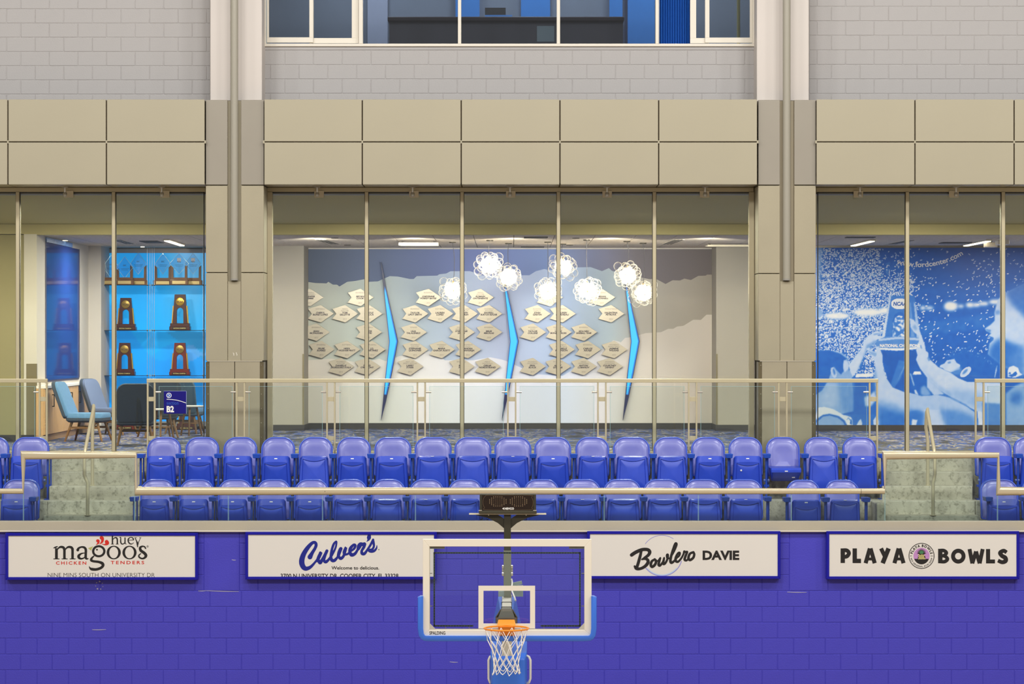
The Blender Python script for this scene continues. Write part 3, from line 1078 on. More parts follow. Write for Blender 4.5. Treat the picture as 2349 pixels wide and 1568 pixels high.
def stand_meshes(pw):
    """Arm stand between two seats: armrest block with cup rim, double post, foot, two hinge bolts."""
    arm = MB()
    arm.loft([[(-0.049, -0.20, 0.612), (0.049, -0.20, 0.612), (0.049, 0.04, 0.612), (-0.049, 0.04, 0.612)],
              [(-0.041, -0.19, 0.556), (0.041, -0.19, 0.556), (0.041, 0.04, 0.556), (-0.041, 0.04, 0.556)]], True, True, True)
    arm.lathe([(0.046, 0.0), (0.05, 0.006), (0.05, 0.012), (0.040, 0.012)], (0, -0.15, 0.604), 14)
    post = MB()
    post.box(-0.016, 0.010, -0.10, -0.075, 0.02, 0.56)
    post.box(0.016, 0.034, -0.02, 0.0, 0.16, 0.56)
    post.box(-0.034, 0.036, -0.09, 0.02, 0.17, 0.20)
    foot = MB().box(-0.045, 0.045, -0.14, 0.05, 0.0, 0.014)
    return (('armrest', arm.mesh('armrest', M_CUP, bevel=0.005)), ('post', post.mesh('post', M_STAND, bevel=0.003)),
            ('foot_plate', foot.mesh('foot_plate', M_STAND)))


ST_MESH = stand_meshes(0)
bolt_me = MB().lathe([(0.0, -0.02), (0.013, -0.018), (0.016, -0.006), (0.016, 0.012)], (0, 0, 0), 12, 'y').box(-0.012, 0.012, 0.006, 0.03, -0.026, 0.0).mesh('hinge_bolt', M_BOLT, smooth=True)
SEAT_MESH = {}


def seat_meshes(w):
    if w not in SEAT_MESH:
        SEAT_MESH[w] = (backrest_mesh(w), pan_mesh(w, 0.056), pan_mesh(w, 0.012), down_pan_mesh(w))
    return SEAT_MESH[w]


plate_me = MB().cbox((0, 0, 0), (0.040, 0.013, 0.004)).mesh('number_plate', M_PLATE)
gum_me = MB().lathe([(0.0, -0.006), (0.011, -0.004), (0.013, 0.004)], n=12, axis='y').mesh('round_sticker', M_PLATE, smooth=True)
ORD = ['zeroth', 'first', 'second', 'third', 'fourth', 'fifth', 'sixth', 'seventh', 'eighth', 'ninth', 'tenth', 'eleventh', 'twelfth', 'thirteenth', 'fourteenth', 'fifteenth', 'sixteenth', 'seventeenth', 'eighteenth', 'nineteenth', 'twentieth']


def add_seat(px, wpx, row, mode, label, stand_px=None, d=None):
    d = d or (34.3 if row == 0 else 35.1)
    zf = Z_LOW if row == 0 else Z_MID
    w = round(wpx * d / F_PX, 3)
    w = min((0.446, 0.457, 0.47, 0.50), key=lambda q: abs(q - w))
    back, pa, pb, pd = seat_meshes(w)
    t = thing('stadium_seat', label, 'seat', (PX(px, d), YD(d), zf), 'lower seat row' if row == 0 else 'upper seat row')
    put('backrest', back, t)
    for sx in (-1, 1):
        put('hinge_bolt', bolt_me, t, (sx * (w / 2 - 0.004), SH - 0.085, 0.262))
    if mode == 'D':
        o = put('seat_pan', pd, t, (0, -0.06, 0.40))
        put('number_plate', plate_me, o, (0, -0.325, -0.014)).rotation_euler = (PI / 2, 0, 0)
        put('number_plate', plate_me, o, (0.10, -0.262, -0.10)).rotation_euler = (2.4, 0, 0)
    else:
        o = put('seat_pan', pa if mode in 'AN' else pb, t, (0, SH - 0.045, 0.345))
        tilt = {'A': 0.14, 'N': 0.14, 'M': 0.03, 'B': -0.07}[mode] + random.uniform(-0.015, 0.015)
        o.rotation_euler = (tilt, 0, 0)
        if mode == 'A':
            q = put('number_plate', plate_me, o, (0.0, -0.031, 0.2085))
            q.rotation_euler = (0.86, 0, 0)
        elif mode == 'M':
            put('number_plate', plate_me, o, (0.0, -0.035, 0.233)).rotation_euler = (0.2, 0, 0)
    if stand_px is not None:
        add_stand(stand_px, d, t)
    return t, o


def add_stand(px, d, parent):
    base = WLOC[parent.name]
    x = (PX(px, d) - base[0])
    for nm, me in ST_MESH:
        put(nm, me, parent, (x, SH, 0))


def row_seats(lst, row, where, start):
    """lst: (center px, width px, mode); a stand follows each seat on its far side from the first one."""
    for i, (px, wpx, mode) in enumerate(lst):
        nxt = lst[i + 1] if i + 1 < len(lst) else None
        sp = (px + wpx / 2 + nxt[0] - nxt[1] / 2) / 2 if nxt else px + wpx / 2 + 5.5
        what = {'A': 'tipped forward and numbered', 'N': 'tipped forward without plate', 'M': 'tipped fully up with thin plate', 'B': 'tipped fully up without plate', 'D': 'folded down with two plates'}[mode]
        yield px, wpx, mode, sp, what, i


UP = [(374.6, 78, 'A'), (462.5, 78, 'A'), (550, 78, 'A'), (637, 78, 'A'), (723.5, 78, 'B'), (811, 78, 'A'), (900.5, 86, 'A'), (993, 86, 'M'), (1084.5, 87, 'B'), (1176.5, 86, 'M'), (1268, 86, 'A'), (1359, 79, 'M'), (1449, 86, 'B'), (1538.5, 79, 'B'), (1625, 79, 'A'), (1711, 79, 'A'), (1797, 79, 'D'), (1884.5, 79, 'B'), (1973, 79, 'A')]
LO = [(360, 79, 'A'), (450, 79, 'A'), (538.5, 79, 'A'), (626.5, 79, 'A'), (714, 79, 'A'), (802.5, 79, 'B'), (890, 79, 'B'), (978.5, 80, 'M'), (1067.5, 81, 'B'), (1155, 82, 'B'), (1242, 82, 'B'), (1335, 87, 'M'), (1428, 87, 'B'), (1520, 87, 'B'), (1613, 87, 'B'), (1707, 87, 'M')]
for row, lst in ((1, UP), (0, LO)):
    nm = 'upper' if row else 'lower'
    for px, wpx, mode, sp, what, i in row_seats(lst, row, None, 0):
        lab = f'blue {nm}-row seat {what}, {ORD[i + 1]} from the trophy-lounge stairs'
        if mode == 'D':
            lab = 'only blue seat folded down, in the upper row near the mural stairs'
        t, o = add_seat(px, wpx, row, mode, lab, sp)
        if i == 0:
            add_stand(px - wpx / 2 - 6, 35.1 if row else 34.3, t)
        if row == 1 and i == 15:
            put('round_sticker', gum_me, o, (-0.088, -0.066, 0.055))
# two lower seats past the gap near the mural stairs
t, _ = add_seat(1844, 78, 0, 'A', 'blue lower-row seat tipped forward, just past the empty gap', 1888, 34.15)
add_stand(1800, 34.15, t)
add_seat(1933, 80, 0, 'M', 'blue lower-row seat next to the mural stairs, tipped up beside bare concrete', 1980, 34.15)
# outer sides of the two stairs
t, _ = add_seat(68, 88, 1, 'N', 'blue upper-row seat beside the trophy-lounge stairs, on their outer side', 118)
add_stand(21, 35.1, t)
t, _ = add_seat(-24, 87, 1, 'N', 'blue upper-row seat cut by the picture edge near the trophy-lounge stairs')
t, _ = add_seat(46, 87, 0, 'A', 'blue lower-row seat beside the trophy-lounge stairs, on their outer side', 86)
t, _ = add_seat(2280, 88, 1, 'N', 'blue upper-row seat beside the mural stairs, on their outer side', 2327)
add_stand(2240, 35.1, t)
t, _ = add_seat(2370, 87, 1, 'N', 'blue upper-row seat cut by the picture edge near the mural stairs')
t, _ = add_seat(2294, 87, 0, 'A', 'blue lower-row seat beside the mural stairs, on their outer side', 2341)
add_stand(2258, 34.3, t)
t, _ = add_seat(2388, 87, 0, 'A', 'blue lower-row seat mostly outside the picture edge near the mural stairs')

# ================================================================== rails
g = thing('guard_rail', 'long champagne pipe guard rail stepping up over both stairs, on the coping', 'railing', (0, YD(D_RAIL), 3.805))
zl, zh = PZ(1126, D_RAIL), PZ(1043.5, D_RAIL)
R_ = lambda px: PX(px, D_RAIL)
pts = [(R_(-300), zl), (R_(53), zl), (R_(53), zh), (R_(312), zh), (R_(312), zl), (R_(2029), zl), (R_(2029), zh), (R_(2290), zh), (R_(2290), zl), (R_(2650), zl)]
M_RAIL = mat('champagne_pipe', (214, 200, 168), 0.28, 0.35, var=0.02, vscale=1)
part('pipe_rail', MB().tube([(x, YD(D_RAIL), z) for x, z in pts], 0.036, 18), M_RAIL, g, smooth=True)
seam = MB()
for px in (1975, 746):
    seam.cyl((R_(px) - 0.003, YD(D_RAIL), zl), (R_(px) + 0.003, YD(D_RAIL), zl), 0.0364, 18)
part('pipe_seam', seam, mat('dark_seam', (90, 80, 62), 0.6), g)
bb = [-160, 54, 309, 524, 740, 953, 1168, 1386, 1602, 1815, 2029.5, 2288, 2500]
for a, b in zip(bb[:-1], bb[1:]):
    hi = zh if (a, b) in ((54, 309), (2029.5, 2288)) else zl
    part('glass_panel', MB().box(R_(a) + 0.004, R_(b) - 0.004, YD(D_RAIL) - 0.006, YD(D_RAIL) + 0.006, 3.806, hi - 0.02), M_GUARDGLASS, g)
eg = MB()
for a in bb[1:-1]:
    for o_ in (-0.006, 0.003):
        eg.box(R_(a) + o_, R_(a) + o_ + 0.003, YD(D_RAIL) - 0.007, YD(D_RAIL) + 0.007, 3.806, zl - 0.03)
part('glass_edge', eg, mat('polished_glass_edge', (150, 190, 190), 0.2), g)

DB = 35.42
B_ = lambda px: PX(px, DB)
yB = YD(DB)
zrt, zrb = PZ(868.2, DB), PZ(877, DB)
M_BAL = mat('balustrade_metal', (208, 196, 160), 0.35, 0.3)
M_CLAMP = mat('brushed_clamp', (236, 226, 206), 0.22, 0.7)
SEGS = [([(91, 107.5)], -180, 109, [(-150, 80)], 'glass balustrade outside the trophy-lounge stairs'),
        ([(339, 355), (543.4, 561), (750.3, 768), (957.5, 975.2), (1165, 1182.8), (1371.6, 1389.8), (1579.8, 1597.6), (1786, 1804.5), (1994.8, 2012)], 337, 2014,
         [(365, 533), (571.3, 739.6), (779.3, 947.7), (985.4, 1154.8), (1192.7, 1362.6), (1399.5, 1569.4), (1607.5, 1776.7), (1815, 1988)], 'long glass balustrade with paired posts behind the upper seat row'),
        ([(2238, 2256.3), (2445, 2463)], 2236, 2560, [(2266, 2432)], 'glass balustrade outside the stairs below the mural')]
post_me = MB().box(-0.0105, 0.0105, -0.025, 0.025, 0, zrb - Z_TOP).mesh('post', M_BAL, bevel=0.002)
sp_me = MB().box(-0.044, 0.044, -0.015, 0.015, 0, 0.060).mesh('post_spacer', M_BAL, bevel=0.002)
cl_me = MB().cyl((0, 0, 0), (0.072, 0, 0), 0.0125, 12).mesh('glass_clamp', M_CLAMP, smooth=True)
for posts, xa, xb, panes, lab in SEGS:
    t = thing('glass_balustrade', lab, 'railing', (B_((max(xa, 0) + min(xb, 2349)) / 2), yB, Z_TOP))
    bx = WLOC[t.name][0]
    part('top_rail', MB().box(B_(xa), B_(xb), yB - 0.03, yB + 0.03, zrb, zrt), M_BAL, t, bevel=0.006, seg=2)
    for a, b in posts:
        for q in (a, b):
            put('post', post_me, t, (B_(q) - bx, 0, 0))
        for zz in (PZ(920, DB), PZ(1010, DB)):
            put('post_spacer', sp_me, t, (B_((a + b) / 2) - bx, 0, zz - Z_TOP))
        for zz in (PZ(898.7, DB), PZ(1030, DB)):
            if any(p1 < a and a - p1 < 25 for p0, p1 in panes):
                put('glass_clamp', cl_me, t, (B_(a) - 0.0105 - 0.072 - bx, 0, zz - Z_TOP))
            if any(p0 > b and p0 - b < 25 for p0, p1 in panes):
                put('glass_clamp', cl_me, t, (B_(b) + 0.0105 - bx, 0, zz - Z_TOP))
    for a, b in panes:
        gp = part('glass_panel', MB().box(B_(a), B_(b), yB - 0.006, yB + 0.006, PZ(1036, DB), PZ(885.8, DB)), M_RAILGLASS, t)
        ed = MB()
        ed.box(B_(a), B_(b), yB - 0.007, yB + 0.007, PZ(885.8, DB) - 0.0005, PZ(885.8, DB) + 0.003)
        for q in (a, b):
            ed.box(B_(q) - 0.002, B_(q) + 0.002, yB - 0.007, yB + 0.007, PZ(1036, DB), PZ(885.8, DB))
        _tag(put('glass_edge', ed.mesh('glass_edge', mat('polished_glass_edge', (150, 190, 190), 0.2), off=WLOC[t.name]), gp))

# aisle handrails: bent loops on the stairs
M_AISLE = mat('aisle_rail_metal', (206, 194, 158), 0.32, 0.25, var=0.03, vscale=2)
for k, lab in ((0, 'bent tubular handrail on the stairs to the trophy lounge'), (1, 'bent tubular handrail on the stairs below the mural')):
    d1, d2 = 34.24, 34.9
    if k == 0:
        xf, xu, xt, xm, xbk = 201, 193.7, 214.6, 212.5, 212
    else:
        xf, xu, xt, xm, xbk = 2140.4, 2144.5, 2127.7, 2124, 2128.4
    zf, zb_ = Z_LOW + 2 * (Z_TOP - Z_LOW) / 6, Z_LOW + 4 * (Z_TOP - Z_LOW) / 6
    P = [(PX(xf, d1), YD(d1), zf), (PX(xf, d1), YD(d1), PZ(1106, d1)), (PX((xf * 0.4 + xu * 0.6), d1), YD(d1), PZ(1097, d1)), (PX(xu, d1), YD(d1), PZ(1088, d1)),
         (PX(xu, d1), YD(d1), PZ(1046, d1)), (PX(xu + (xt - xu) * 0.1, d1 + 0.03), YD(d1 + 0.03), PZ(1030, d1 + 0.03)), (PX(xt, d2 - 0.03), YD(d2 - 0.03), PZ(936 if k == 0 else 944, d2)), (PX(xt, d2), YD(d2), PZ(931 if k == 0 else 940, d2)),
         (PX(xm + 2, d2), YD(d2), PZ(945, d2)), (PX(xm, d2), YD(d2), PZ(980, d2)), (PX(xbk, d2), YD(d2), PZ(1010, d2)), (PX(xbk, d2), YD(d2), zb_ )]
    t = thing('stair_handrail', lab, 'railing', (PX(xbk, d2), YD(d2), zf))
    part('bent_tube', MB().tube(P, 0.0235, 12), M_AISLE, t, smooth=True)
    fl_ = MB().lathe([(0.04, 0), (0.04, 0.008)], (PX(xf, d1), YD(d1), zf), 14).lathe([(0.04, 0), (0.04, 0.008)], (PX(xbk, d2), YD(d2), zb_), 14)
    part('floor_flange', fl_, M_AISLE, t)

# section sign hung on the balustrade glass
ds = DB - 0.02
S_ = lambda px: PX(px, ds)
t = thing('section_sign', 'square dark blue section B2 sign on the glass balustrade', 'sign', (S_(401.5), YD(ds), PZ(948.3, ds)))
part('sign_plate', MB().box(S_(375.8), S_(427.3), YD(ds), YD(ds) + 0.008, PZ(948.3, ds), PZ(896.6, ds)), mat('sign_navy', (14, 6, 118), 0.3), t, bevel=0.002)
rim = MB()
for (x0, x1, y0_, y1_) in ((375.4, 427.7, 896.2, 896.9), (427.0, 427.8, 896.2, 948.6)):
    rim.box(S_(x0), S_(x1), YD(ds) - 0.001, YD(ds) + 0.009, PZ(y1_, ds), PZ(y0_, ds))
part('sign_edge', rim, mat('sign_edge_grey', (150, 160, 205), 0.4), t)
tfz = tf_zoom(250, 860, 8.713, ds)
yy = YD(ds) - 0.0015
wh = MB()
ring(wh, 1199, 404, 40, 52, yy, tfz, 36)
stroke(wh, [(1185, 378, 11), (1215, 404, 11)], yy, tfz, smooth=False, round_ends=False)
stroke(wh, [(1215, 404, 11), (1185, 432, 11)], yy, tfz, smooth=False, round_ends=False)
stroke(wh, [(1152, 480, 12), (1260, 487, 12), (1370, 503, 12), (1460, 528, 12), (1540, 556, 12)], yy, tfz, round_ends=False)
text(wh, 'B2', tfz(1148, 0)[0], tfz(0, 735)[1], 112 / 8.713 * ds / F_PX, yy, 'k', 'l', fit=150 / 8.713 * ds / F_PX)
part('lettering', wh, mat('sign_white', (245, 242, 230), 0.4), t)
bl = MB()
disc(bl, 1199, 404, 40, yy + 0.0008, tfz, 30)
text(bl, 'section', tfz(1150, 0)[0], tfz(0, 590)[1], 72 / 8.713 * ds / F_PX, yy, 'r', 'l', fit=245 / 8.713 * ds / F_PX)
part('blue_lettering', bl, mat('sign_light_blue', (44, 92, 190), 0.4), t)

# ================================================================== sponsor signs on the blue wall
DS = 33.60
N_ = lambda px: PX(px, DS)
yS = YD(DS)
M_SIGNF = mat('sign_frame_blue', (14, 12, 150), 0.3)
M_SIGNW = mat('sign_panel_white', (222, 217, 208), 0.42, var=0.01, vscale=0.8)
M_INK = mat('sign_black_ink', (24, 20, 18), 0.5)


def banner(x0, x1, y0, y1, label):
    t = thing('sponsor_sign', label, 'sign', (N_((x0 + x1) / 2), yS, PZ(y1, DS)))
    part('sign_panel', MB().box(N_(x0 + 3), N_(x1 - 3), yS + 0.012, -0.001, PZ(y1 - 3, DS), PZ(y0 + 3, DS)), M_SIGNW, t)
    b = 6.4
    X0, X1, Z0, Z1 = N_(x0), N_(x1), PZ(y1, DS), PZ(y0, DS)
    w = b * DS / F_PX
    for poly in ([(X0, Z1), (X1, Z1), (X1 - w, Z1 - w), (X0 + w, Z1 - w)], [(X0, Z0), (X1, Z0), (X1 - w, Z0 + w), (X0 + w, Z0 + w)],
                 [(X0, Z0), (X0, Z1), (X0 + w, Z1 - w), (X0 + w, Z0 + w)], [(X1, Z0), (X1, Z1), (X1 - w, Z1 - w), (X1 - w, Z0 + w)]):
        part('sign_frame', MB().prism(poly, yS, 0.0), M_SIGNF, t, bevel=0.003)
    return t


yI = yS + 0.0105
# ---- chicken tenders sign
t = banner(12.4, 453.8, 1222, 1329.5, 'white sponsor sign with chicken logo, hung above the round bolt plate')
z1 = tf_zoom(110, 1210, 9.396, DS)
ink = MB()
S = lambda *p, **k: stroke(ink, list(p), yI, z1, **k)
flatk = dict(round_ends=False, smooth=False)
for x, w in ((180, 60), (352, 54), (527, 54)):
    S((x, 440, w), (x, 672, w), **flatk)
for a, b in ((115, 246), (292, 420), (468, 592)):
    S((a, 671, 16), (b, 671, 16), **flatk)
    S((a + 36, 660, 20), (b - 36, 660, 20), **flatk)
S((112, 436, 10), (150, 424, 34), (206, 402, 22), **flatk)
S((200, 470, 20), (240, 425, 36), (285, 412, 48), (335, 430, 54), (352, 480, 54), round_ends=False)
S((372, 470, 20), (412, 425, 36), (460, 412, 48), (510, 430, 54), (527, 480, 54), round_ends=False)
# a
S((640, 478, 62), (660, 440, 44), (720, 414, 36), (780, 425, 48), (812, 470, 54), (812, 560, 54), (812, 640, 54), (835, 668, 40), (870, 664, 12), round_ends=True)
S((800, 540, 14), (720, 555, 30), (662, 600, 56), (668, 645, 56), (712, 666, 36), (770, 650, 26), (806, 610, 14))
# g: bowl with eye, neck, open tail
ring(ink, 1092, 505, 95, 145, yI, z1, 48, k=0.9)
S((985, 610, 26), (938, 660, 46), (930, 700, 52), (985, 722, 50), (1090, 735, 52), (1165, 765, 64), (1185, 810, 60), (1140, 862, 56), (1040, 896, 56), (940, 890, 58), (900, 862, 30), (886, 830, 8))
disc(ink, 1054, 472, 19, yI - 0.0004, z1, 16)
for cx in (1415, 1755):
    for i in range(1):
        n = 48
        vs = []
        for q in range(n + 1):
            a = 2 * PI * q / n
            for rx, rz in ((96, 124), (152, 146)):
                x, zz = z1(cx + rx * math.cos(a), 533 + rz * math.sin(a))
                vs.append((x, yI, zz))
        ink.add(vs, [(2 * q, 2 * q + 1, 2 * q + 3, 2 * q + 2) for q in range(n)])
# s with apostrophe
S((2100, 440, 30), (2078, 408, 26), (2030, 400, 34), (1985, 430, 52), (2000, 490, 60), (2075, 545, 62), (2110, 600, 62), (2075, 650, 44), (2020, 662, 34), (1965, 632, 34), (1960, 590, 28), (2000, 555, 18))
S((2110, 458, 8), (2098, 420, 16), (2080, 395, 10))
S((1905, 300, 14), (1930, 400, 22), (1930, 408, 20))
# huey
S((1388, 172, 30), (1388, 345, 30), **flatk)
S((1360, 352, 12), (1418, 352, 12), **flatk)
S((1400, 250, 12), (1440, 214, 22), (1480, 222, 30), (1492, 270, 30), (1492, 345, 30), round_ends=False)
S((1460, 352, 12), (1520, 352, 12), **flatk)
S((1538, 212, 12), (1565, 208, 18), (1565, 300, 28), (1585, 345, 24), (1625, 345, 20), (1660, 310, 12), round_ends=False)
S((1658, 208, 24), (1658, 340, 28), (1690, 350, 12), **flatk)
S((1722, 268, 12), (1840, 262, 12), **flatk)
S((1842, 268, 26), (1830, 225, 24), (1785, 205, 14), (1735, 235, 26), (1728, 285, 28), (1755, 335, 26), (1800, 348, 18), (1850, 320, 8), round_ends=False)
S((1872, 214, 14), (1930, 330, 30), (1932, 395, 14), **flatk)
S((1995, 214, 10), (1950, 310, 14), (1932, 390, 16), **flatk)
S((1862, 214, 10), (1915, 214, 10), **flatk)
S((1965, 214, 10), (2008, 214, 10), **flatk)
ring(ink, 2146, 402, 17, 22, yI, z1, 20)
text(ink, 'R', z1(2146, 0)[0], z1(0, 412)[1], 20 / 9.396 * DS / F_PX, yI, 'b')
text(ink, 'NINE MINS SOUTH ON UNIVERSITY DR', N_(231.5), PZ(1322.8, DS), 9.2 * DS / F_PX, yI, 'l', fit=247 * DS / F_PX)
part('lettering', ink, M_INK, t)
red = MB()
for p in ([(1035, 365, 6), (1080, 330, 40), (1082, 285, 62), (1068, 280, 66)], [(1110, 352, 8), (1165, 300, 46), (1172, 235, 66), (1152, 215, 78)], [(1160, 350, 8), (1225, 362, 30), (1275, 335, 74), (1262, 300, 80)]):
    stroke(red, p, yI, z1)
text(red, 'CHICKEN', z1(498, 0)[0], z1(0, 792)[1], 66 / 9.396 * DS / F_PX, yI, 'b', fit=700 / 9.396 * DS / F_PX, track=0.35)
text(red, 'TENDERS', z1(1712, 0)[0], z1(0, 782)[1], 66 / 9.396 * DS / F_PX, yI, 'b', fit=785 / 9.396 * DS / F_PX, track=0.4)
part('red_lettering', red, mat('sign_red', (206, 36, 24), 0.5), t)
bk = MB().flat([z1(862, 440), z1(975, 398), z1(945, 440), z1(930, 492)], yI)
part('green_beak', bk, mat('sign_olive', (176, 176, 96), 0.5), t)

# ---- frozen custard sign
t = banner(562.6, 1002, 1219.6, 1328.5, 'white sponsor sign with blue script, partly behind the backboard')
z2 = tf_zoom(640, 1215, 9.035, DS)
sc = MB()
S = lambda *p, **k: stroke(sc, list(p), yI, z2, **k)
S((640, 560, 100), (690, 470, 70), (745, 380, 62), (768, 310, 64), (748, 262, 62), (690, 268, 64), (600, 360, 84), (510, 500, 100), (470, 640, 112), (490, 745, 106), (550, 800, 90), (640, 775, 66), (720, 700, 48), (790, 610, 40))
S((790, 640, 60), (825, 560, 74), (860, 485, 70), (858, 482, 66), (838, 560, 40), (820, 620, 50), (850, 672, 84), (890, 620, 60), (950, 520, 64), (992, 432, 62))
S((985, 450, 50), (950, 560, 46), (930, 630, 60), (970, 660, 66), (1030, 610, 50), (1100, 510, 50), (1170, 370, 40), (1190, 260, 40), (1178, 238, 34), (1130, 300, 50), (1090, 430, 52), (1075, 560, 60), (1095, 625, 70), (1150, 630, 64), (1215, 560, 46))
S((1215, 560, 46), (1240, 470, 64), (1275, 395, 70), (1285, 392, 60), (1262, 470, 44), (1240, 540, 50), (1275, 590, 66), (1330, 550, 56), (1365, 460, 52), (1385, 375, 58), (1380, 380, 60), (1345, 455, 54), (1360, 505, 52), (1420, 500, 44))
S((1420, 500, 44), (1490, 440, 40), (1560, 380, 50), (1580, 320, 54), (1545, 308, 50), (1480, 380, 66), (1468, 460, 66), (1505, 515, 76), (1575, 490, 60), (1640, 390, 46))
S((1640, 390, 70), (1665, 330, 96), (1690, 290, 70), (1740, 300, 74), (1775, 290, 66), (1755, 360, 60), (1715, 430, 54), (1722, 485, 66), (1770, 490, 60), (1830, 410, 46), (1895, 310, 48), (1950, 200, 46))
S((1950, 200, 40), (1960, 270, 50), (1965, 340, 44), (1930, 400, 46), (1870, 410, 40), (1860, 430, 44), (1910, 445, 56), (1975, 430, 50), (2020, 375, 34), (2028, 320, 12))
S((1870, 118, 72), (1862, 165, 84), (1850, 205, 44), (1815, 242, 6))
part('script_lettering', sc, mat('sign_royal_ink', (8, 26, 132), 0.5), t)
ink = MB()
text(ink, 'Welcome to delicious.', z2(1088, 0)[0], z2(0, 818)[1], 66 / 9.035 * DS / F_PX, yI, 'b', 'l', fit=990 / 9.035 * DS / F_PX)
text(ink, '3700 N UNIVERSITY DR, COOPER CITY, FL 33328', N_(778.5), PZ(1325.2, DS), 9.6 * DS / F_PX, yI + 0.0002, 'b', fit=271 * DS / F_PX)
disc(ink, 2068, 408, 10, yI, z2, 10)
part('lettering', ink, M_INK, t)

# ---- bowling sign
t = banner(1347, 1790.5, 1218, 1327, 'white sponsor sign with black script inside a thin blue ring')
z3 = tf_zoom(1430, 1220, 8.7, DS)
rg = MB()
ring(rg, 770, 470, 402, 412, yI + 0.0004, z3, 40, math.radians(215), math.radians(304))
ring(rg, 770, 470, 396, 412, yI + 0.0004, z3, 50, math.radians(15), math.radians(150))
part('blue_ring', rg, mat('sign_ring_blue', (142, 138, 206), 0.5), t)
rg2 = MB()
ring(rg2, 770, 470, 374, 397, yI + 0.0005, z3, 50, math.radians(40), math.radians(140))
part('pale_ring', rg2, mat('sign_ring_pale', (186, 205, 226), 0.5), t)
sc = MB()
S = lambda *p, **k: stroke(sc, list(p), yI, z3, **k)
S((165, 455, 70), (250, 400, 70), (370, 350, 66), (480, 348, 66), (525, 390, 70), (505, 450, 62), (430, 510, 52), (375, 540, 30))
S((360, 370, 50), (330, 500, 60), (290, 640, 60), (262, 715, 60))
S((370, 545, 30), (440, 530, 52), (490, 560, 62), (485, 620, 66), (420, 690, 60), (330, 730, 56), (260, 722, 66), (225, 680, 40))
S((625, 545, 46), (570, 580, 50), (548, 650, 56), (575, 692, 54), (630, 650, 54), (655, 580, 50), (625, 540, 44))
S((640, 590, 34), (690, 570, 30), (740, 510, 34), (715, 590, 50), (705, 650, 54), (735, 665, 46), (790, 590, 40), (815, 510, 40), (800, 590, 46), (800, 635, 50), (840, 615, 46), (885, 520, 44), (885, 450, 50), (868, 470, 44), (880, 530, 30), (940, 510, 30))
S((940, 510, 34), (1010, 380, 44), (1055, 260, 54), (1048, 228, 58), (1020, 270, 50), (970, 420, 50), (940, 560, 54), (960, 610, 54), (1020, 570, 44), (1080, 490, 40))
S((1060, 520, 30), (1115, 470, 40), (1125, 415, 48), (1090, 425, 46), (1050, 500, 50), (1045, 570, 54), (1090, 590, 46), (1150, 530, 40), (1200, 440, 40), (1215, 385, 44), (1240, 400, 44), (1275, 395, 44), (1240, 480, 50), (1225, 550, 52), (1270, 560, 40), (1310, 500, 36))
S((1400, 400, 46), (1330, 430, 48), (1300, 510, 52), (1330, 556, 52), (1395, 510, 50), (1415, 440, 48), (1395, 398, 44))
text(sc, 'DAVIE', z3(1942, 0)[0], z3(0, 545)[1], 166 / 8.7 * DS / F_PX, yI, 'k', fit=735 / 8.7 * DS / F_PX)
part('lettering', sc, M_INK, t)

# ---- fruit bowls sign
t = banner(1896, 2338.5, 1218, 1328, 'white sponsor sign with a pineapple badge between two bold black words')
z4 = tf_zoom(1809, 1180, 4.04, DS)
ink = MB()
K = lambda *p: stroke(ink, list(p), yI, z4, round_ends=False, smooth=False)
capz = 136
# PLAYA
K((503, 312, 40), (503, 447, 40))
stroke(ink, [(500, 329, 34), (540, 331, 36), (560, 356, 36), (540, 386, 36), (500, 390, 34)], yI, z4, round_ends=False)
K((614, 312, 40), (614, 447, 40)); K((600, 428, 40), (672, 428, 40))
for ax in (757, 1024):
    K((ax - 4, 312, 36), (ax - 42, 449, 38)); K((ax + 4, 312, 36), (ax + 42, 449, 38)); K((ax - 26, 410, 26), (ax + 26, 410, 26)); K((ax - 20, 326, 28), (ax + 20, 326, 28))
K((858, 312, 38), (886, 372, 36)); K((928, 312, 42), (873, 449, 42)); K((872, 385, 26), (905, 375, 26))
# BOWLS
K((1407, 316, 40), (1407, 449, 40))
stroke(ink, [(1400, 332, 32), (1440, 332, 32), (1463, 354, 34), (1440, 378, 30), (1400, 381, 28)], yI, z4, round_ends=False)
stroke(ink, [(1400, 381, 28), (1448, 384, 30), (1473, 410, 34), (1448, 434, 32), (1400, 434, 30)], yI, z4, round_ends=False)
ring(ink, 1574, 384, 30, 67, yI, z4, 40, k=1.03)
for a, b in (((1678, 318), (1704, 451)), ((1704, 451), (1738, 340)), ((1738, 340), (1772, 451)), ((1772, 451), (1800, 318))):
    K((*a, 36), (*b, 36))
K((1850, 318, 38), (1850, 451, 38)); K((1835, 433, 36), (1914, 433, 36))
stroke(ink, [(2022, 350, 34), (1995, 334, 36), (1962, 352, 38), (1978, 380, 38), (2010, 400, 40), (2012, 428, 40), (1980, 440, 36), (1942, 424, 34)], yI, z4, round_ends=False)
z5 = tf_zoom(2060, 1230, 17.42, DS)
ring(ink, 945, 775, 488, 515, yI, z5, 64)
# half bowl
pts = [z5(945 + 312 * math.cos(a), 780 + 330 * math.sin(a)) for a in [math.radians(20 + 140 * i / 24) for i in range(25)]]
ink.flat(pts, yI - 0.0006)


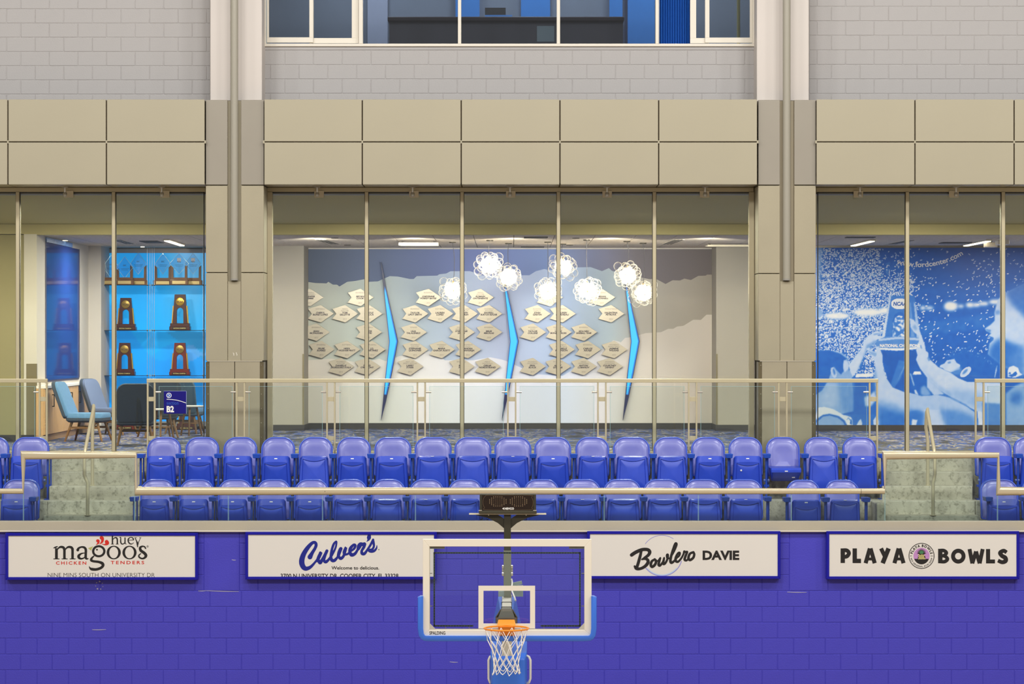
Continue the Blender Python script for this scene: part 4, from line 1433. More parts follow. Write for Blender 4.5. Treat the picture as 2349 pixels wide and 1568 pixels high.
def arc_text(mb, s, cu, cv, r, a_mid, cap, inward, wt, tracking, tf, y):
    tot = text_width(s, 1.0, 1.0, tracking)
    k = cap
    for_len = tot * k
    a = a_mid - (for_len / r) / 2 * (1 if inward else -1)
    for c in s:
        adv = (GLY['adv'].get(c, 0.4) + tracking) * k
        gl_ = GLY.get((c, wt))
        am = a + (adv / 2 / r) * (1 if inward else -1)
        if gl_:
            vs = []
            for gx, gy in gl_[0]:
                ux, uy = gx * k - adv / 2, gy * k
                if inward:   # upright along the top of the circle
                    rr = r + uy
                    vs.append((cu + rr * math.sin(am) + ux * math.cos(am), cv - rr * math.cos(am) + ux * math.sin(am)))
                else:        # upright along the bottom of the circle
                    rr = r - uy
                    vs.append((cu + rr * math.sin(am) - ux * math.cos(am), cv - rr * math.cos(am) - ux * math.sin(am)))
            mb.add([(tf(*p)[0], y, tf(*p)[1]) for p in vs], gl_[1])
        a += adv / r * (1 if inward else -1)


arc_text(ink, 'PLAYA BOWLS', 945, 775, 362, 0.0, 92, True, 'k', 0.12, z5, yI)
arc_text(ink, "NJ'S ORIGINAL ACAI SHOP", 945, 775, 452, PI, 62, False, 'b', 0.12, z5, yI)
text(ink, 'EST.', z5(532, 0)[0], z5(0, 795)[1], 36 / 17.42 * DS / F_PX, yI, 'b')
text(ink, '2014', z5(1360, 0)[0], z5(0, 795)[1], 36 / 17.42 * DS / F_PX, yI, 'b')
part('lettering', ink, M_INK, t)
pu = MB()
disc(pu, 945, 775, 322, yI - 0.0002, z5, 48)
part('badge_disc', pu, mat('sign_lilac', (188, 134, 190), 0.5), t)
pine = MB()
pine.flat([z5(*p) for p in ((790, 915), (800, 800), (850, 715), (945, 690), (1040, 715), (1095, 800), (1105, 915))], yI - 0.0004)
for a in range(-6, 7):
    q = math.radians(a * 12.5)
    L_ = 250 - abs(a) * 10
    stroke(pine, [(945 + a * 6, 720, 44), (945 + math.sin(q) * L_ * 0.6, 720 - math.cos(q) * L_ * 0.65, 34), (945 + math.sin(q * 1.15) * L_, 715 - math.cos(q * 1.1) * L_, 4)], yI - 0.0004, z5, 4, False)
part('pineapple_shape', pine, mat('sign_pine_dark', (34, 24, 20), 0.5), t)
lf = MB()
for a in range(-4, 5):
    q = math.radians(a * 15)
    stroke(lf, [(945 + a * 8, 690, 22), (945 + math.sin(q) * 85, 700 - math.cos(q) * 110, 22), (945 + math.sin(q) * 135, 700 - math.cos(q) * 165, 4)], yI - 0.0008, z5, 4, False)
part('pineapple_leaf', lf, mat('sign_pine_green', (66, 126, 82), 0.5), t)
dt = MB()
for r_ in range(5):
    for c_ in range(5):
        u = 835 + c_ * 60 + (r_ % 2) * 28
        v = 725 + r_ * 42
        if 800 + (915 - v) * 0.18 < u < 1090 - (915 - v) * 0.18:
            disc(dt, u, v, 23, yI - 0.0008, z5, 10, 19)
part('pineapple_scale', dt, mat('sign_pine_yellow', (236, 222, 140), 0.5), t, kind='stuff')

# ================================================================== arrow plaques on the mountain mural
M_PLAQUE = mat('brushed_champagne_plaque', (192, 182, 168), 0.36, 0.45, var=0.05, vscale=2.5, stretch=(1, 1, 12))
M_PINK = mat('plaque_dark_print', (34, 30, 52), 0.5)
M_PGREY = mat('plaque_grey_print', (118, 112, 108), 0.5)
DPL = D_MURAL - 0.055
pu_ = DPL / F_PX
PSHAPE = [(-0.5, -11.5), (-30.4, -11.2 - 0), (-21.2, 0.2), (-30.6, 11.8), (-0.5, 20.2), (29.3, 0)]
shape = [(-0.5, 20.1), (29.3, 0.3), (-0.5, -20.1), (-30.6, -11.5), (-21.2, 0), (-29.9, 11.3)]
plq_me = MB().prism([(x * pu_, z * pu_) for x, z in shape], 0, 0.012).mesh('plaque_plate', M_PLAQUE, bevel=0.0015)
peg_me = MB()
for x, z in ((-14, 6), (-14, -6), (10, 0)):
    peg_me.cyl((x * pu_, 0.012, z * pu_), (x * pu_, 0.06, z * pu_), 0.008, 8)
peg_me = peg_me.mesh('standoff', M_CLAMP)
ROWY = {1: 682, 2: 719.3, 3: 761.6, 4: 801.4, 5: 840.3}
PL = [
    (1, 1, 712.5, ['ROWING', 'VOLLEYBALL'], ['JENNIFER', 'REMBE'], '2011'), (1, 1, 827.6, ['BASEBALL'], ['BRYAN', 'COOK'], '2013'),
    (1, 2, 736.4, ['SOFTBALL'], ['CHERYL', 'BOND LOPEZ'], '2011'), (1, 2, 792.5, ["MEN'S", 'SOCCER'], ['TOM', 'GILLETTE'], '2012'), (1, 2, 848, ['ROWING'], ['NICOLE', 'DELUCA'], '2013'),
    (1, 3, 727, ['BASEBALL'], ['SEAN', 'MCFADDEN'], '2012'), (1, 3, 847, ['SOFTBALL'], ['KATIE', 'FILTRI'], '2013'),
    (1, 4, 738.5, ['BASEBALL'], ['FELIPE', 'SUAREZ'], '2013'), (1, 4, 797, ['SOFTBALL'], ['HEIDI', 'WICKHAM PRATT'], '2013'), (1, 4, 855, ['BASEBALL'], ['J.D.', 'MARTINEZ'], '2014'),
    (1, 5, 783.5, ["WOMEN'S", 'SOCCER'], ['DANIELLE', 'DEGREGORIO AYALA'], '2012'), (1, 5, 843.5, ['GOLF'], ['DAVID', "O'MAHONY"], '2014'),
    (2, 1, 984, ['ROWING'], ['CHEYENNE', 'POSKEY BAYSE'], '2015'), (2, 1, 1103.5, ["MEN'S", 'SOCCER'], ['ROMAIN', 'ONTENIENTE'], '2017'),
    (2, 2, 953.3, ['ROWING'], ['TAYLOR', 'LIPUT SMITH'], '2014'), (2, 2, 1010.8, ['SOFTBALL'], ['LAUREN', 'LOPEZ'], '2015'), (2, 2, 1067, ["MEN'S GOLF", 'COACH'], ['KEVIN', 'MARSH'], '2016'), (2, 2, 1123, ["WOMEN'S", 'SOCCER'], ['SHURELL', 'BURTON READER'], '2017'),
    (2, 3, 949.8, ['TENNIS'], ['ULIA', 'TALALENKO'], '2014'), (2, 3, 1060, ["WOMEN'S", 'BASKETBALL'], ['STEPHANIE', 'SARDY'], '2016'), (2, 3, 1123, ['BASEBALL'], ['MILES', 'MIKOLAS'], '2018'),
    (2, 4, 953.3, ["WOMEN'S", 'SOCCER'], ['STEPHANIE', 'QUINONES'], '2014'), (2, 4, 1014.4, ["WOMEN'S", 'GOLF'], ['MARIA', 'GARCIA AUSTT'], '2015'), (2, 4, 1074.6, ["WOMEN'S", 'GOLF'], ['SANDRA', 'CHANGKIJA'], '2016'),
    (2, 5, 942, ['ASST. AD', 'SPORTS MEDICINE'], ['LARRY', 'STARR'], '2015'), (2, 5, 1060, ['BASEBALL'], ['MIKE', 'FIERS'], '2017'), (2, 5, 1119.6, ["MEN'S", 'SWIMMING'], ['OSKAR', 'NORDSTRAND'], '2018'),
    (3, 1, 1262, ['ROWING'], ['', ''], '2019'), (3, 1, 1382, ['ROWING'], ['MEGAN', 'ODONNELL'], '2024'),
    (3, 2, 1234, ['ROWING', 'COACH'], ['JOHN', 'GARTIN'], '2019'), (3, 2, 1291.6, ['ROWING'], ['LAUREN', 'BOUDREAU'], '2021'), (3, 2, 1403, ['VOLLEYBALL'], ['VALENTINA', 'PETROVA'], '2024'),
    (3, 3, 1223.5, ["WOMEN'S", 'GOLF'], ['TAYLOR', 'COLLINS'], '2019'), (3, 3, 1282.4, ['SWIMMING', 'COACH'], ['HEINZ', 'BONEMICRON'], '2020'), (3, 3, 1340.7, ['BASEBALL'], ['2016 NSU', 'BASEBALL TEAM'], '2024'),
    (3, 4, 1289.5, ["WOMEN'S", 'BASKETBALL'], ['DANIELLE', 'ROBINSON'], '2021'), (3, 4, 1349.8, ['BASEBALL'], ['CARLOS', 'ASUAJE'], '2024'), (3, 4, 1410, ["WOMEN'S", 'BASKETBALL'], ['JASMINE', 'WILKINS'], '2024'),
    (3, 5, 1222.8, ["WOMEN'S", 'SWIMMING'], ['ERIN', 'BLACK'], '2019'), (3, 5, 1281, ["WOMEN'S", 'GOLF'], ['ABBEY', 'GITTENS'], '2020'), (3, 5, 1340, ["MEN'S", 'SWIMMING'], ['ANTON', 'LOBANOV'], '2024'), (3, 5, 1400, ["WOMEN'S", 'SWIMMING'], ['COURTNEY', 'DEVENY'], '2024'),
]
WHERE = {1: 'from the grey pier, before the first glowing arrow', 2: 'after the first glowing arrow', 3: 'after the second glowing arrow'}
RN = {1: 'top', 2: 'second', 3: 'third', 4: 'fourth', 5: 'bottom'}
cnt = {}
for cl_, rw, ax, sport, name, year in PL:
    cnt[(cl_, rw)] = cnt.get((cl_, rw), 0) + 1
    t = thing('arrow_plaque', f'champagne arrow plaque, {RN[rw]} row, {ORD[cnt[(cl_, rw)]]} {WHERE[cl_]}', 'plaque', (PX(ax, DPL), YD(DPL), PZ(ROWY[rw], DPL)), 'arrow plaques on the mountain mural')
    put('plaque_plate', plq_me, t)
    put('standoff', peg_me, t)
    a, b = MB(), MB()
    if len(sport) == 1:
        text(a, sport[0], -1.8 * pu_, 9.6 * pu_, 3.0 * pu_, -0.001, 'r', shear=0.2, sx=1.1)
    else:
        text(a, sport[0], -1.8 * pu_, 9.6 * pu_, 2.9 * pu_, -0.001, 'r', shear=0.2, sx=1.1)
        text(a, sport[1], -1.8 * pu_, 5.7 * pu_, 2.9 * pu_, -0.001, 'r', shear=0.2, sx=1.1 if len(sport[1]) < 13 else 0.9)
    text(a, year, -1.8 * pu_, -13.8 * pu_, 3.0 * pu_, -0.001, 'r', shear=0.2)
    for q, zz in ((name[0], 0.7), (name[1], -3.7)):
        if q:
            text(b, q, -1.8 * pu_, zz * pu_, 3.3 * pu_, -0.001, 'k', shear=0.2, sx=1.15 if len(q) < 13 else 0.98)
    put('grey_lettering', a.mesh('grey_lettering', M_PGREY), t)
    if b.v:
        put('lettering', b.mesh('lettering', M_PINK), t)

# ================================================================== glowing arrow light boxes
M_NAVY = mat('arrow_navy_body', (22, 28, 84), 0.35)
M_CYAN = mat('arrow_cyan_light', (20, 100, 130), 0.4, emit=1.0, ecol=(50, 200, 255))
M_BLUEEDGE = mat('arrow_blue_edge', (0, 110, 215), 0.4, emit=0.35, ecol=(0, 110, 220))
DA = D_MURAL - 0.07
for k, off in enumerate((0, 277, 554.7)):
    A = lambda u, v: (PX(u + off, DA), PZ(v, DA))
    t = thing('arrow_light', f'tall glowing cyan arrow light, {ORD[k + 1]} from the pier beside the trophies', 'light', (PX(893 + off, DA), YD(DA), PZ(965, DA)), 'glowing arrows on the plaque wall')
    outer = [(874, 600), (880, 628), (886, 664), (913, 782.5), (897, 866), (886, 918), (874, 964), (880, 905), (883.5, 868), (893, 783), (880.5, 664), (876.5, 628)]
    part('arrow_body', MB().prism([A(*p) for p in outer], YD(DA), YD(D_MURAL) + 0.004), M_NAVY, t)
    blue = [(882.4, 656), (886.2, 668), (911.6, 782.5), (896, 864), (886.5, 905), (881.5, 905), (884.2, 868), (893.4, 783), (881.6, 668)]
    part('blue_edge', MB().prism([A(*p) for p in blue], YD(DA) - 0.003, YD(DA) + 0.001), M_BLUEEDGE, t)
    lens = [(882.8, 662), (885.4, 672), (909.0, 782.5), (893.6, 862), (884.6, 903), (882.6, 903), (885.4, 868), (894.6, 783), (882.6, 672)]
    part('light_lens', MB().prism([A(*p) for p in lens], YD(DA) - 0.006, YD(DA) - 0.002), M_CYAN, t)

# ================================================================== bubble pendants
def bubble_glass():
    """Clear blown glass: see-through in the middle, milky bright towards the rim."""
    m = bpy.data.materials.new('bubble_glass')
    m.use_nodes = True
    nt = m.node_tree
    nt.nodes.clear()
    N = nt.nodes.new
    out, m1, m2 = N('ShaderNodeOutputMaterial'), N('ShaderNodeMixShader'), N('ShaderNodeMixShader')
    tr, gl, tl = N('ShaderNodeBsdfTransparent'), N('ShaderNodeBsdfGlossy'), N('ShaderNodeBsdfTranslucent')
    lw, pw = N('ShaderNodeLayerWeight'), N('ShaderNodeMath')
    pw.operation = 'POWER'
    pw.inputs[1].default_value = 2.4
    lw.inputs['Blend'].default_value = 0.5
    gl.inputs['Roughness'].default_value = 0.03
    tl.inputs['Color'].default_value = (0.98, 0.96, 0.92, 1)
    m1.inputs['Fac'].default_value = 0.65
    nt.links.new(lw.outputs['Facing'], pw.inputs[0])
    nt.links.new(pw.outputs[0], m2.inputs['Fac'])
    nt.links.new(gl.outputs[0], m1.inputs[1])
    nt.links.new(tl.outputs[0], m1.inputs[2])
    nt.links.new(tr.outputs[0], m2.inputs[1])
    nt.links.new(m1.outputs[0], m2.inputs[2])
    nt.links.new(m2.outputs[0], out.inputs['Surface'])
    return m


M_BUBBLE = bubble_glass()
M_BULB = glow('warm_bulb', (255, 236, 205), 14.0)
M_FROST = glow('lit_frosted_bubble', (255, 244, 224), 7.0)
M_CORD = mat('dark_cord', (60, 56, 60), 0.5)
M_CANOPY = mat('bronze_canopy', (70, 62, 48), 0.4, 0.4)
bub_me = MB().sphere((0, 0, 0), 0.066, 18, 12).mesh('glass_bubble', M_BUBBLE, smooth='all')
bub_l = MB().sphere((0, 0, 0), 0.074, 18, 12).mesh('glass_bubble', M_BUBBLE, smooth='all')
fro_me = MB().sphere((0, 0, 0), 0.048, 14, 10).mesh('lit_bubble', M_FROST, smooth='all')
PEND = [((1039.5, 666), (1038, 554.5), 44.2), ((1122.5, 607.5), (1123.7, 550.6), 43.4), ((1167, 635), (1166.8, 557), 44.7), ((1257, 667.5), (1256.7, 554), 44.1),
        ((1291.5, 611.5), (1291, 558.5), 45.0), ((1347.3, 666.5), (1346, 549.3), 43.2), ((1439.5, 631), (1438, 552.4), 43.8), ((1475.5, 671), (1475, 556.7), 44.6)]
for k, ((cx, cy), (ax, ay), d) in enumerate(PEND):
    X0, Zc, Y0 = PX(cx, d), PZ(cy, d), YD(d)
    t = thing('bubble_pendant', f'lit glass bubble cluster pendant, {ORD[k + 1]} from the trophy side', 'lamp', (X0, Y0, Zc), 'bubble pendants in the lounge')
    xa = PX(ax, d)
    part('canopy', MB().lathe([(0.055, -0.018), (0.06, -0.01), (0.06, 0.0)], (xa, Y0, Z_CEIL), 18), M_CANOPY, t, smooth=True)
    w = random.uniform(-0.03, 0.03)
    part('cord', MB().tube(catmull([(xa, Y0, Z_CEIL - 0.01), (xa + (X0 - xa) * 0.3 + w, Y0, Z_CEIL - (Z_CEIL - Zc) * 0.3), (X0 + w * 0.6, Y0, Z_CEIL - (Z_CEIL - Zc) * 0.65), (X0, Y0, Zc + 0.10)], 5), 0.0045, 6), M_CORD, t, smooth=True)
    core = MB().cyl((X0, Y0, Zc + 0.16), (X0, Y0, Zc - 0.04), 0.014, 10)
    rnd = random.Random(50 + k)
    ga = PI * (3 - math.sqrt(5))
    nb = 30
    for i in range(nb):
        z = 1 - 2 * (i + 0.5) / nb
        r = math.sqrt(1 - z * z)
        th = ga * i + k
        R = 0.17 + rnd.uniform(-0.015, 0.03)
        if i in (4 + k % 3, 22, 27):
            R = 0.225
        p = (R * r * math.cos(th), R * r * math.sin(th) * 0.95, R * z * 0.95)
        put('glass_bubble', bub_l if R > 0.2 else bub_me, t, p)
        if i % 3 == 0:
            core.tube([(X0, Y0, Zc), (X0 + p[0] * 0.75, Y0 + p[1] * 0.75, Zc + p[2] * 0.75)], 0.003, 5)
    for i in range(13):
        z = 1 - 2 * (i + 0.5) / 13
        r = math.sqrt(1 - z * z)
        th = ga * i * 1.0 + 2 * k
        put('lit_bubble', fro_me, t, (0.105 * r * math.cos(th), 0.105 * r * math.sin(th), 0.105 * z))
    part('socket_frame', core, mat('pendant_brass', (170, 140, 90), 0.3, 0.7), t)

# ================================================================== ceiling fittings of the lounge
M_STRIP = glow('led_strip_light', (255, 240, 214), 5.0)
M_TRIMW = mat('white_fitting', (232, 222, 206), 0.5)
M_DARKSLOT = mat('dark_slot', (52, 44, 40), 0.7)


def ceil_d(py):
    return (Z_CEIL - CAM_Z) * F_PX / (784.0 - py)


def ceil_pt(px, py, dz=0.0):
    d = ceil_d(py)
    return (PX(px, d), YD(d), Z_CEIL + dz)


for k, (a, b, lab) in enumerate((((382, 547.5), (418, 559.5), 'slim lit linear ceiling lamp above the trophy shelves'), ((1956.5, 559.5), (2001, 548.5), 'slim lit linear ceiling lamp above the mural, nearer the pillar'), ((2215, 559.5), (2268, 548.5), 'slim lit linear ceiling lamp above the mural, farther from the pillar'))):
    pa, pb = Vector(ceil_pt(*a)), Vector(ceil_pt(*b))
    if k == 0:
        pa, pb = Vector(ceil_pt(382, 547.5)), Vector(ceil_pt(418, 559))
    t = thing('linear_ceiling_lamp', lab, 'lamp', tuple((pa + pb) / 2))
    dv = (pb - pa)
    rot = dv.to_track_quat('X', 'Z').to_matrix()
    m = (pa + pb) / 2
    part('lamp_housing', MB().cbox(m + Vector((0, 0, -0.012)), (dv.length + 0.06, 0.10, 0.03), rot), M_TRIMW, t)
    part('lamp_diffuser', MB().cbox(m + Vector((0, 0, -0.032)), (dv.length, 0.075, 0.016), rot), M_STRIP, t)

VENTS = [((735, 549), (770, 559), 'striped ceiling vent near the grey pier on the trophy side'), ((1530, 559), (1558, 549), 'striped ceiling vent past the third glowing arrow'),
         ((266, 549), (300, 558.5), 'striped ceiling vent above the trophy shelves'), ((2046, 558.5), (2085, 551), 'dark ceiling vent above the mural next to the mullion')]
for a, b, lab in VENTS:
    pa, pb = Vector(ceil_pt(*a)), Vector(ceil_pt(*b))
    t = thing('ceiling_vent', lab, 'vent', tuple((pa + pb) / 2))
    wv = 0.09
    part('vent_frame', MB().add([(pa.x - wv, pa.y, Z_CEIL - 0.006), (pa.x + wv, pa.y, Z_CEIL - 0.006), (pb.x + wv, pb.y, Z_CEIL - 0.006), (pb.x - wv, pb.y, Z_CEIL - 0.006),
                                 (pa.x - wv, pa.y, Z_CEIL + 0.002), (pa.x + wv, pa.y, Z_CEIL + 0.002), (pb.x + wv, pb.y, Z_CEIL + 0.002), (pb.x - wv, pb.y, Z_CEIL + 0.002)],
                                [(0, 1, 2, 3), (4, 7, 6, 5), (0, 4, 5, 1), (1, 5, 6, 2), (2, 6, 7, 3), (3, 7, 4, 0)]), M_TRIMW, t)
    for s_ in (-0.055, 0.0, 0.055):
        part('vent_slot', MB().add([(pa.x + s_ - 0.02, pa.y + 0.05, Z_CEIL - 0.008), (pa.x + s_ + 0.02, pa.y + 0.05, Z_CEIL - 0.008), (pb.x + s_ + 0.02, pb.y - 0.05, Z_CEIL - 0.008), (pb.x + s_ - 0.02, pb.y - 0.05, Z_CEIL - 0.008)], [(0, 1, 2, 3)]), M_DARKSLOT, t)
SLOTS = [((1202, 543), (1256, 545), 'near the beam above the pendants'), ((1195, 565), (1248, 566.2), 'against the plaque wall above the pendants'), ((320, 552), (376, 556), 'above the trophy shelves'),
         ((1942, 543), (2004, 544.2), 'near the beam above the mural'), ((2162, 555), (2222, 557), 'above the mural between its lamps')]
for a, b, lab in SLOTS:
    pa, pb = ceil_pt(*a), ceil_pt(*b)
    solo('slot_diffuser', MB().box(pa[0], pb[0], min(pa[1], pb[1]) - 0.03, max(pa[1], pb[1]) + 0.03, Z_CEIL - 0.012, Z_CEIL + 0.003), M_DARKSLOT, 'dark slot air diffuser in the lounge ceiling ' + lab, 'vent')
for k, (px, py) in enumerate(((768, 545.5), (797, 561.5), (1321, 545.5), (1307, 561.5))):
    c = ceil_pt(px, py)
    lab = ('on the trophy side, nearer the beam', 'on the trophy side, nearer the plaque wall', 'among the pendants, nearer the beam', 'among the pendants, nearer the plaque wall')[k]
    solo('recessed_downlight', MB().lathe([(0.06, -0.008), (0.06, 0.0)], c, 16), M_DARKSLOT, 'small dark recessed downlight ' + lab, 'lamp')
for px, py, lab in ((146, 550.5, 'small lit square recessed spotlight above the wall display'),):
    c = ceil_pt(px, py)
    t = thing('recessed_spotlight', lab, 'lamp', c)
    part('spot_trim', MB().box(c[0] - 0.1, c[0] + 0.1, c[1] - 0.1, c[1] + 0.1, Z_CEIL - 0.006, Z_CEIL + 0.002), M_TRIMW, t)
    part('spot_lens', MB().box(c[0] - 0.06, c[0] + 0.06, c[1] - 0.06, c[1] + 0.06, Z_CEIL - 0.009, Z_CEIL - 0.005), M_STRIP, t)
# hanging white housings (projector screens) and projectors
for (xa, xb, y0, y1, d, lab) in ((914, 1006, 547, 563, 43.6, 'white ceiling screen housing before the plaque wall, nearer the trophies'), (1619, 1760, 553.5, 565, 45.0, 'white ceiling screen housing beside the grey pier near the mural')):
    t = thing('screen_housing', lab, 'projector screen', (PX((xa + xb) / 2, d), YD(d), PZ(y1, d)))
    part('housing_body', MB().box(PX(xa, d), PX(xb, d), YD(d), YD(d) + 0.16, PZ(y1, d), Z_CEIL - 0.03), M_TRIMW, t, bevel=0.006)
    part('housing_lip', MB().box(PX(xa + 4, d), PX(xb, d), YD(d) - 0.03, YD(d) + 0.02, PZ(y1, d) - 0.004, PZ(y1 - 4, d)), mat('housing_cream', (236, 224, 198), 0.5), t, bevel=0.003)
    part('mount_bracket', MB().box(PX(xa, d) + 0.05, PX(xa, d) + 0.09, YD(d) + 0.05, YD(d) + 0.1, Z_CEIL - 0.04, Z_CEIL + 0.004).box(PX(xb, d) - 0.09, PX(xb, d) - 0.05, YD(d) + 0.05, YD(d) + 0.1, Z_CEIL - 0.04, Z_CEIL + 0.004), M_DARKSLOT, t)
for (px, py, lab) in ((2273, 560, 'small white ceiling projector by the mural, nearer the pillar'), (2300, 554, 'small white ceiling projector by the mural, behind the mullion')):
    d = 43.5 if py > 555 else 42.6
    t = thing('ceiling_projector', lab, 'projector', (PX(px, d), YD(d), PZ(py, d) - 0.05))
    part('projector_body', MB().box(PX(px - 13, d), PX(px + 13, d), YD(d) - 0.1, YD(d) + 0.16, PZ(py, d) - 0.05, PZ(py - 4, d)), M_TRIMW, t, bevel=0.012, seg=2)
    part('projector_mount', MB().cyl((PX(px, d), YD(d), PZ(py - 4, d)), (PX(px, d), YD(d), Z_CEIL + 0.004), 0.02, 10), M_DARKSLOT, t)

# sprinkler heads with their escutcheons under the fascia soffit
dsp = 36.68
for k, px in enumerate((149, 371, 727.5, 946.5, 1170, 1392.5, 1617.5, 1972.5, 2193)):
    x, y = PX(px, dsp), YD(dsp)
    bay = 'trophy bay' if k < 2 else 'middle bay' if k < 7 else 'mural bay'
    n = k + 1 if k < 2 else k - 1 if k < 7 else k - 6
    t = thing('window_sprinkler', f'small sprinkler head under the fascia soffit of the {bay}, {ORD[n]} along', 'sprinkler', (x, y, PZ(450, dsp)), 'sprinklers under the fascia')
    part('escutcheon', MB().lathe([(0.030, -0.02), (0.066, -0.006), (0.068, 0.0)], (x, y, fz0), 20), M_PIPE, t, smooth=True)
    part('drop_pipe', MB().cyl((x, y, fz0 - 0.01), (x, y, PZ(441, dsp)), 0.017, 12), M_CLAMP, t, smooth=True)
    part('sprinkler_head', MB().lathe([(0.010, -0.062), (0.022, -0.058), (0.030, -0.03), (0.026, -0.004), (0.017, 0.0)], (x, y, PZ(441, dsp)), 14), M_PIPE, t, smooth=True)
    part('reflection_plate', MB().box(x - 0.058, x + 0.078, YD(D_GLASS) - 0.035, YD(D_GLASS) - 0.022, PZ(453, D_GLASS), PZ(437, D_GLASS)), mat('pale_glass_reflection', (222, 212, 186), 0.4), t, bevel=0.004)  # pale plate stands in for a reflection on the glass

# ================================================================== wall display, cabinet
def display_glass():
    m = bpy.data.materials.new('display_blue_gloss')
    m.use_nodes = True
    nt = m.node_tree
    nt.nodes.clear()
    out, mx = nt.nodes.new('ShaderNodeOutputMaterial'), nt.nodes.new('ShaderNodeMixShader')
    df, gl = nt.nodes.new('ShaderNodeBsdfDiffuse'), nt.nodes.new('ShaderNodeBsdfGlossy')
    df.inputs['Color'].default_value = (*s2l((34, 58, 128)), 1)
    gl.inputs['Roughness'].default_value = 0.06
    mx.inputs['Fac'].default_value = 0.22
    nt.links.new(df.outputs[0], mx.inputs[1])
    nt.links.new(gl.outputs[0], mx.inputs[2])
    nt.links.new(mx.outputs[0], out.inputs['Surface'])
    return m


M_DISPLAY = display_glass()
t = thing('wall_display', 'tall dark blue glossy display panel on the lounge side wall', 'display', (XL, YD(43.3), PZ(867, 43.3)))
zt_, zb_ = 7.70, 5.50
part('display_glass', MB().box(XL - 0.001, XL + 0.02, YD(41.75), YD(44.9), zb_, zt_), M_DISPLAY, t)
part('display_frame', MB().box(XL - 0.002, XL + 0.014, YD(41.72), YD(44.93), zb_ - 0.03, zb_).box(XL - 0.002, XL + 0.024, YD(44.88), YD(44.93), zb_, zt_), mat('display_edge', (60, 50, 70), 0.4), t)
fr_ = MB().box(XL + 0.0, XL + 0.025, YD(41.75), YD(44.2), 7.705, 7.78)
part('blue_reflection', fr_, mat('display_reflection_blue', (96, 130, 186), 0.5, var=0.25, vscale=18), t)  # blue band paints in a reflection along the top of the glass

XC = XL + 0.14
cab = thing('base_cabinet', 'oak laminate base cabinet with white top and black handles', 'cabinet', (XC, YD(43.3), Z_TOP))
M_OAK = ramp_mat('oak_laminate', [(0.3, (178, 138, 96)), (0.5, (204, 166, 122)), (0.7, (188, 148, 106))], 9, (14, 14, 0.35), 0.5)
ya, yb_ = YD(40.95), YD(45.25)
part('cabinet_body', MB().box(XL - 0.001, XC - 0.02, ya, yb_, Z_TOP + 0.10, 5.38), M_OAK, cab)
part('toe_kick', MB().box(XL - 0.001, XC - 0.035, ya, yb_, Z_TOP, Z_TOP + 0.10), mat('toe_kick_wood', (170, 138, 108), 0.6), cab)
part('countertop', MB().box(XL - 0.001, XC + 0.015, ya, yb_, 5.38, 5.425), mat('white_quartz', (236, 232, 228), 0.3), cab, bevel=0.004)
nd = 5
for i in range(nd):
    y0, y1 = ya + (yb_ - ya) * i / nd + 0.004, ya + (yb_ - ya) * (i + 1) / nd - 0.004
    dr = part('cabinet_door', MB().box(XC - 0.02, XC, y0, y1, Z_TOP + 0.105, 5.375), M_OAK, cab, bevel=0.002)
    h = MB()
    yh = y1 - 0.22
    h.box(XC + 0.025, XC + 0.037, yh - 0.012, yh + 0.012, 5.08, 5.28)
    h.box(XC, XC + 0.03, yh - 0.01, yh + 0.01, 5.08, 5.095).box(XC, XC + 0.03, yh - 0.01, yh + 0.01, 5.265, 5.28)
    put('handle', h.mesh('handle', mat('black_handle', (26, 22, 24), 0.4), off=WLOC[cab.name]), dr)

# ================================================================== trophy shelves
DT = 46.95
T_ = lambda px, d=DT: PX(px, d)
wt = thing('backlit_panel', 'bright blue backlit wall panel behind the trophies', 'panel', (T_(353), YD(DT), PZ(966, DT)))
tw, th = 120, 96
x0, x1, y0, y1 = 232, 486, 580, 966
vs, fs, cs = [], [], []
for j in range(th + 1):
    for i in range(tw + 1):
        px, py = x0 + (x1 - x0) * i / tw, y0 + (y1 - y0) * j / th
        vs.append((PX(px, DT), YD(DT), PZ(py, DT)))
        u, v = (px - 232) / 240, (py - 580) / 386
        c = np.array([0.0, 166.0, 255.0])
        c = c + (np.array([120, 190, 250.0]) - c) * max(0, min(1, 1.15 - abs(u - 0.85) * 3)) * max(0, 1 - v * 1.5)
        c = c + (np.array([90, 190, 240.0]) - c) * max(0, 1 - u * 7) * max(0, 1 - v) * 0.8
        # sweeping darker and lighter ribbon shapes printed on the panel
        r1 = 757 + 70 * math.sin((px - 300) / 46.0)
        r2 = 812 + 26 * math.sin((px - 250) / 33.0)
        if py > r1 and px < 390:
            c = c * np.array([1, 0.93, 0.99])
        if py > r2:
            c = c + (np.array([40, 130, 235.0]) - c) * 0.45 * min(1, max(0, (px - 300) / 120))
        if px > 375 and 757 < py < 757 + (px - 375) * 0.75:
            c = c + (np.array([40, 140, 205.0]) - c) * 0.6
        if px > 395 and 800 + 10 * math.sin(px / 9) < py < 822 + 8 * math.sin(px / 13):
            c = c + (np.array([110, 165, 240.0]) - c) * 0.6
        cs.append((*s2l(np.clip(c, 0, 255)), 1))
for j in range(th):
    for i in range(tw):
        a = j * (tw + 1) + i
        fs.append((a + tw + 1, a + tw + 2, a + 1, a))
mb = MB().add(vs, fs)
o = part('lit_face', mb, vcol_mat('backlit_print', 0.4, emit=0.62), wt)
a_ = o.data.color_attributes.new('print', 'FLOAT_COLOR', 'POINT')
a_.data.foreach_set('color', np.array(cs, dtype=np.float32).ravel())
part('panel_edge', MB().box(T_(232), T_(486), YD(DT) + 0.004, YD(D_MURAL) + 0.07, PZ(966, DT), PZ(580, DT)), M_WHITEWALL, wt)
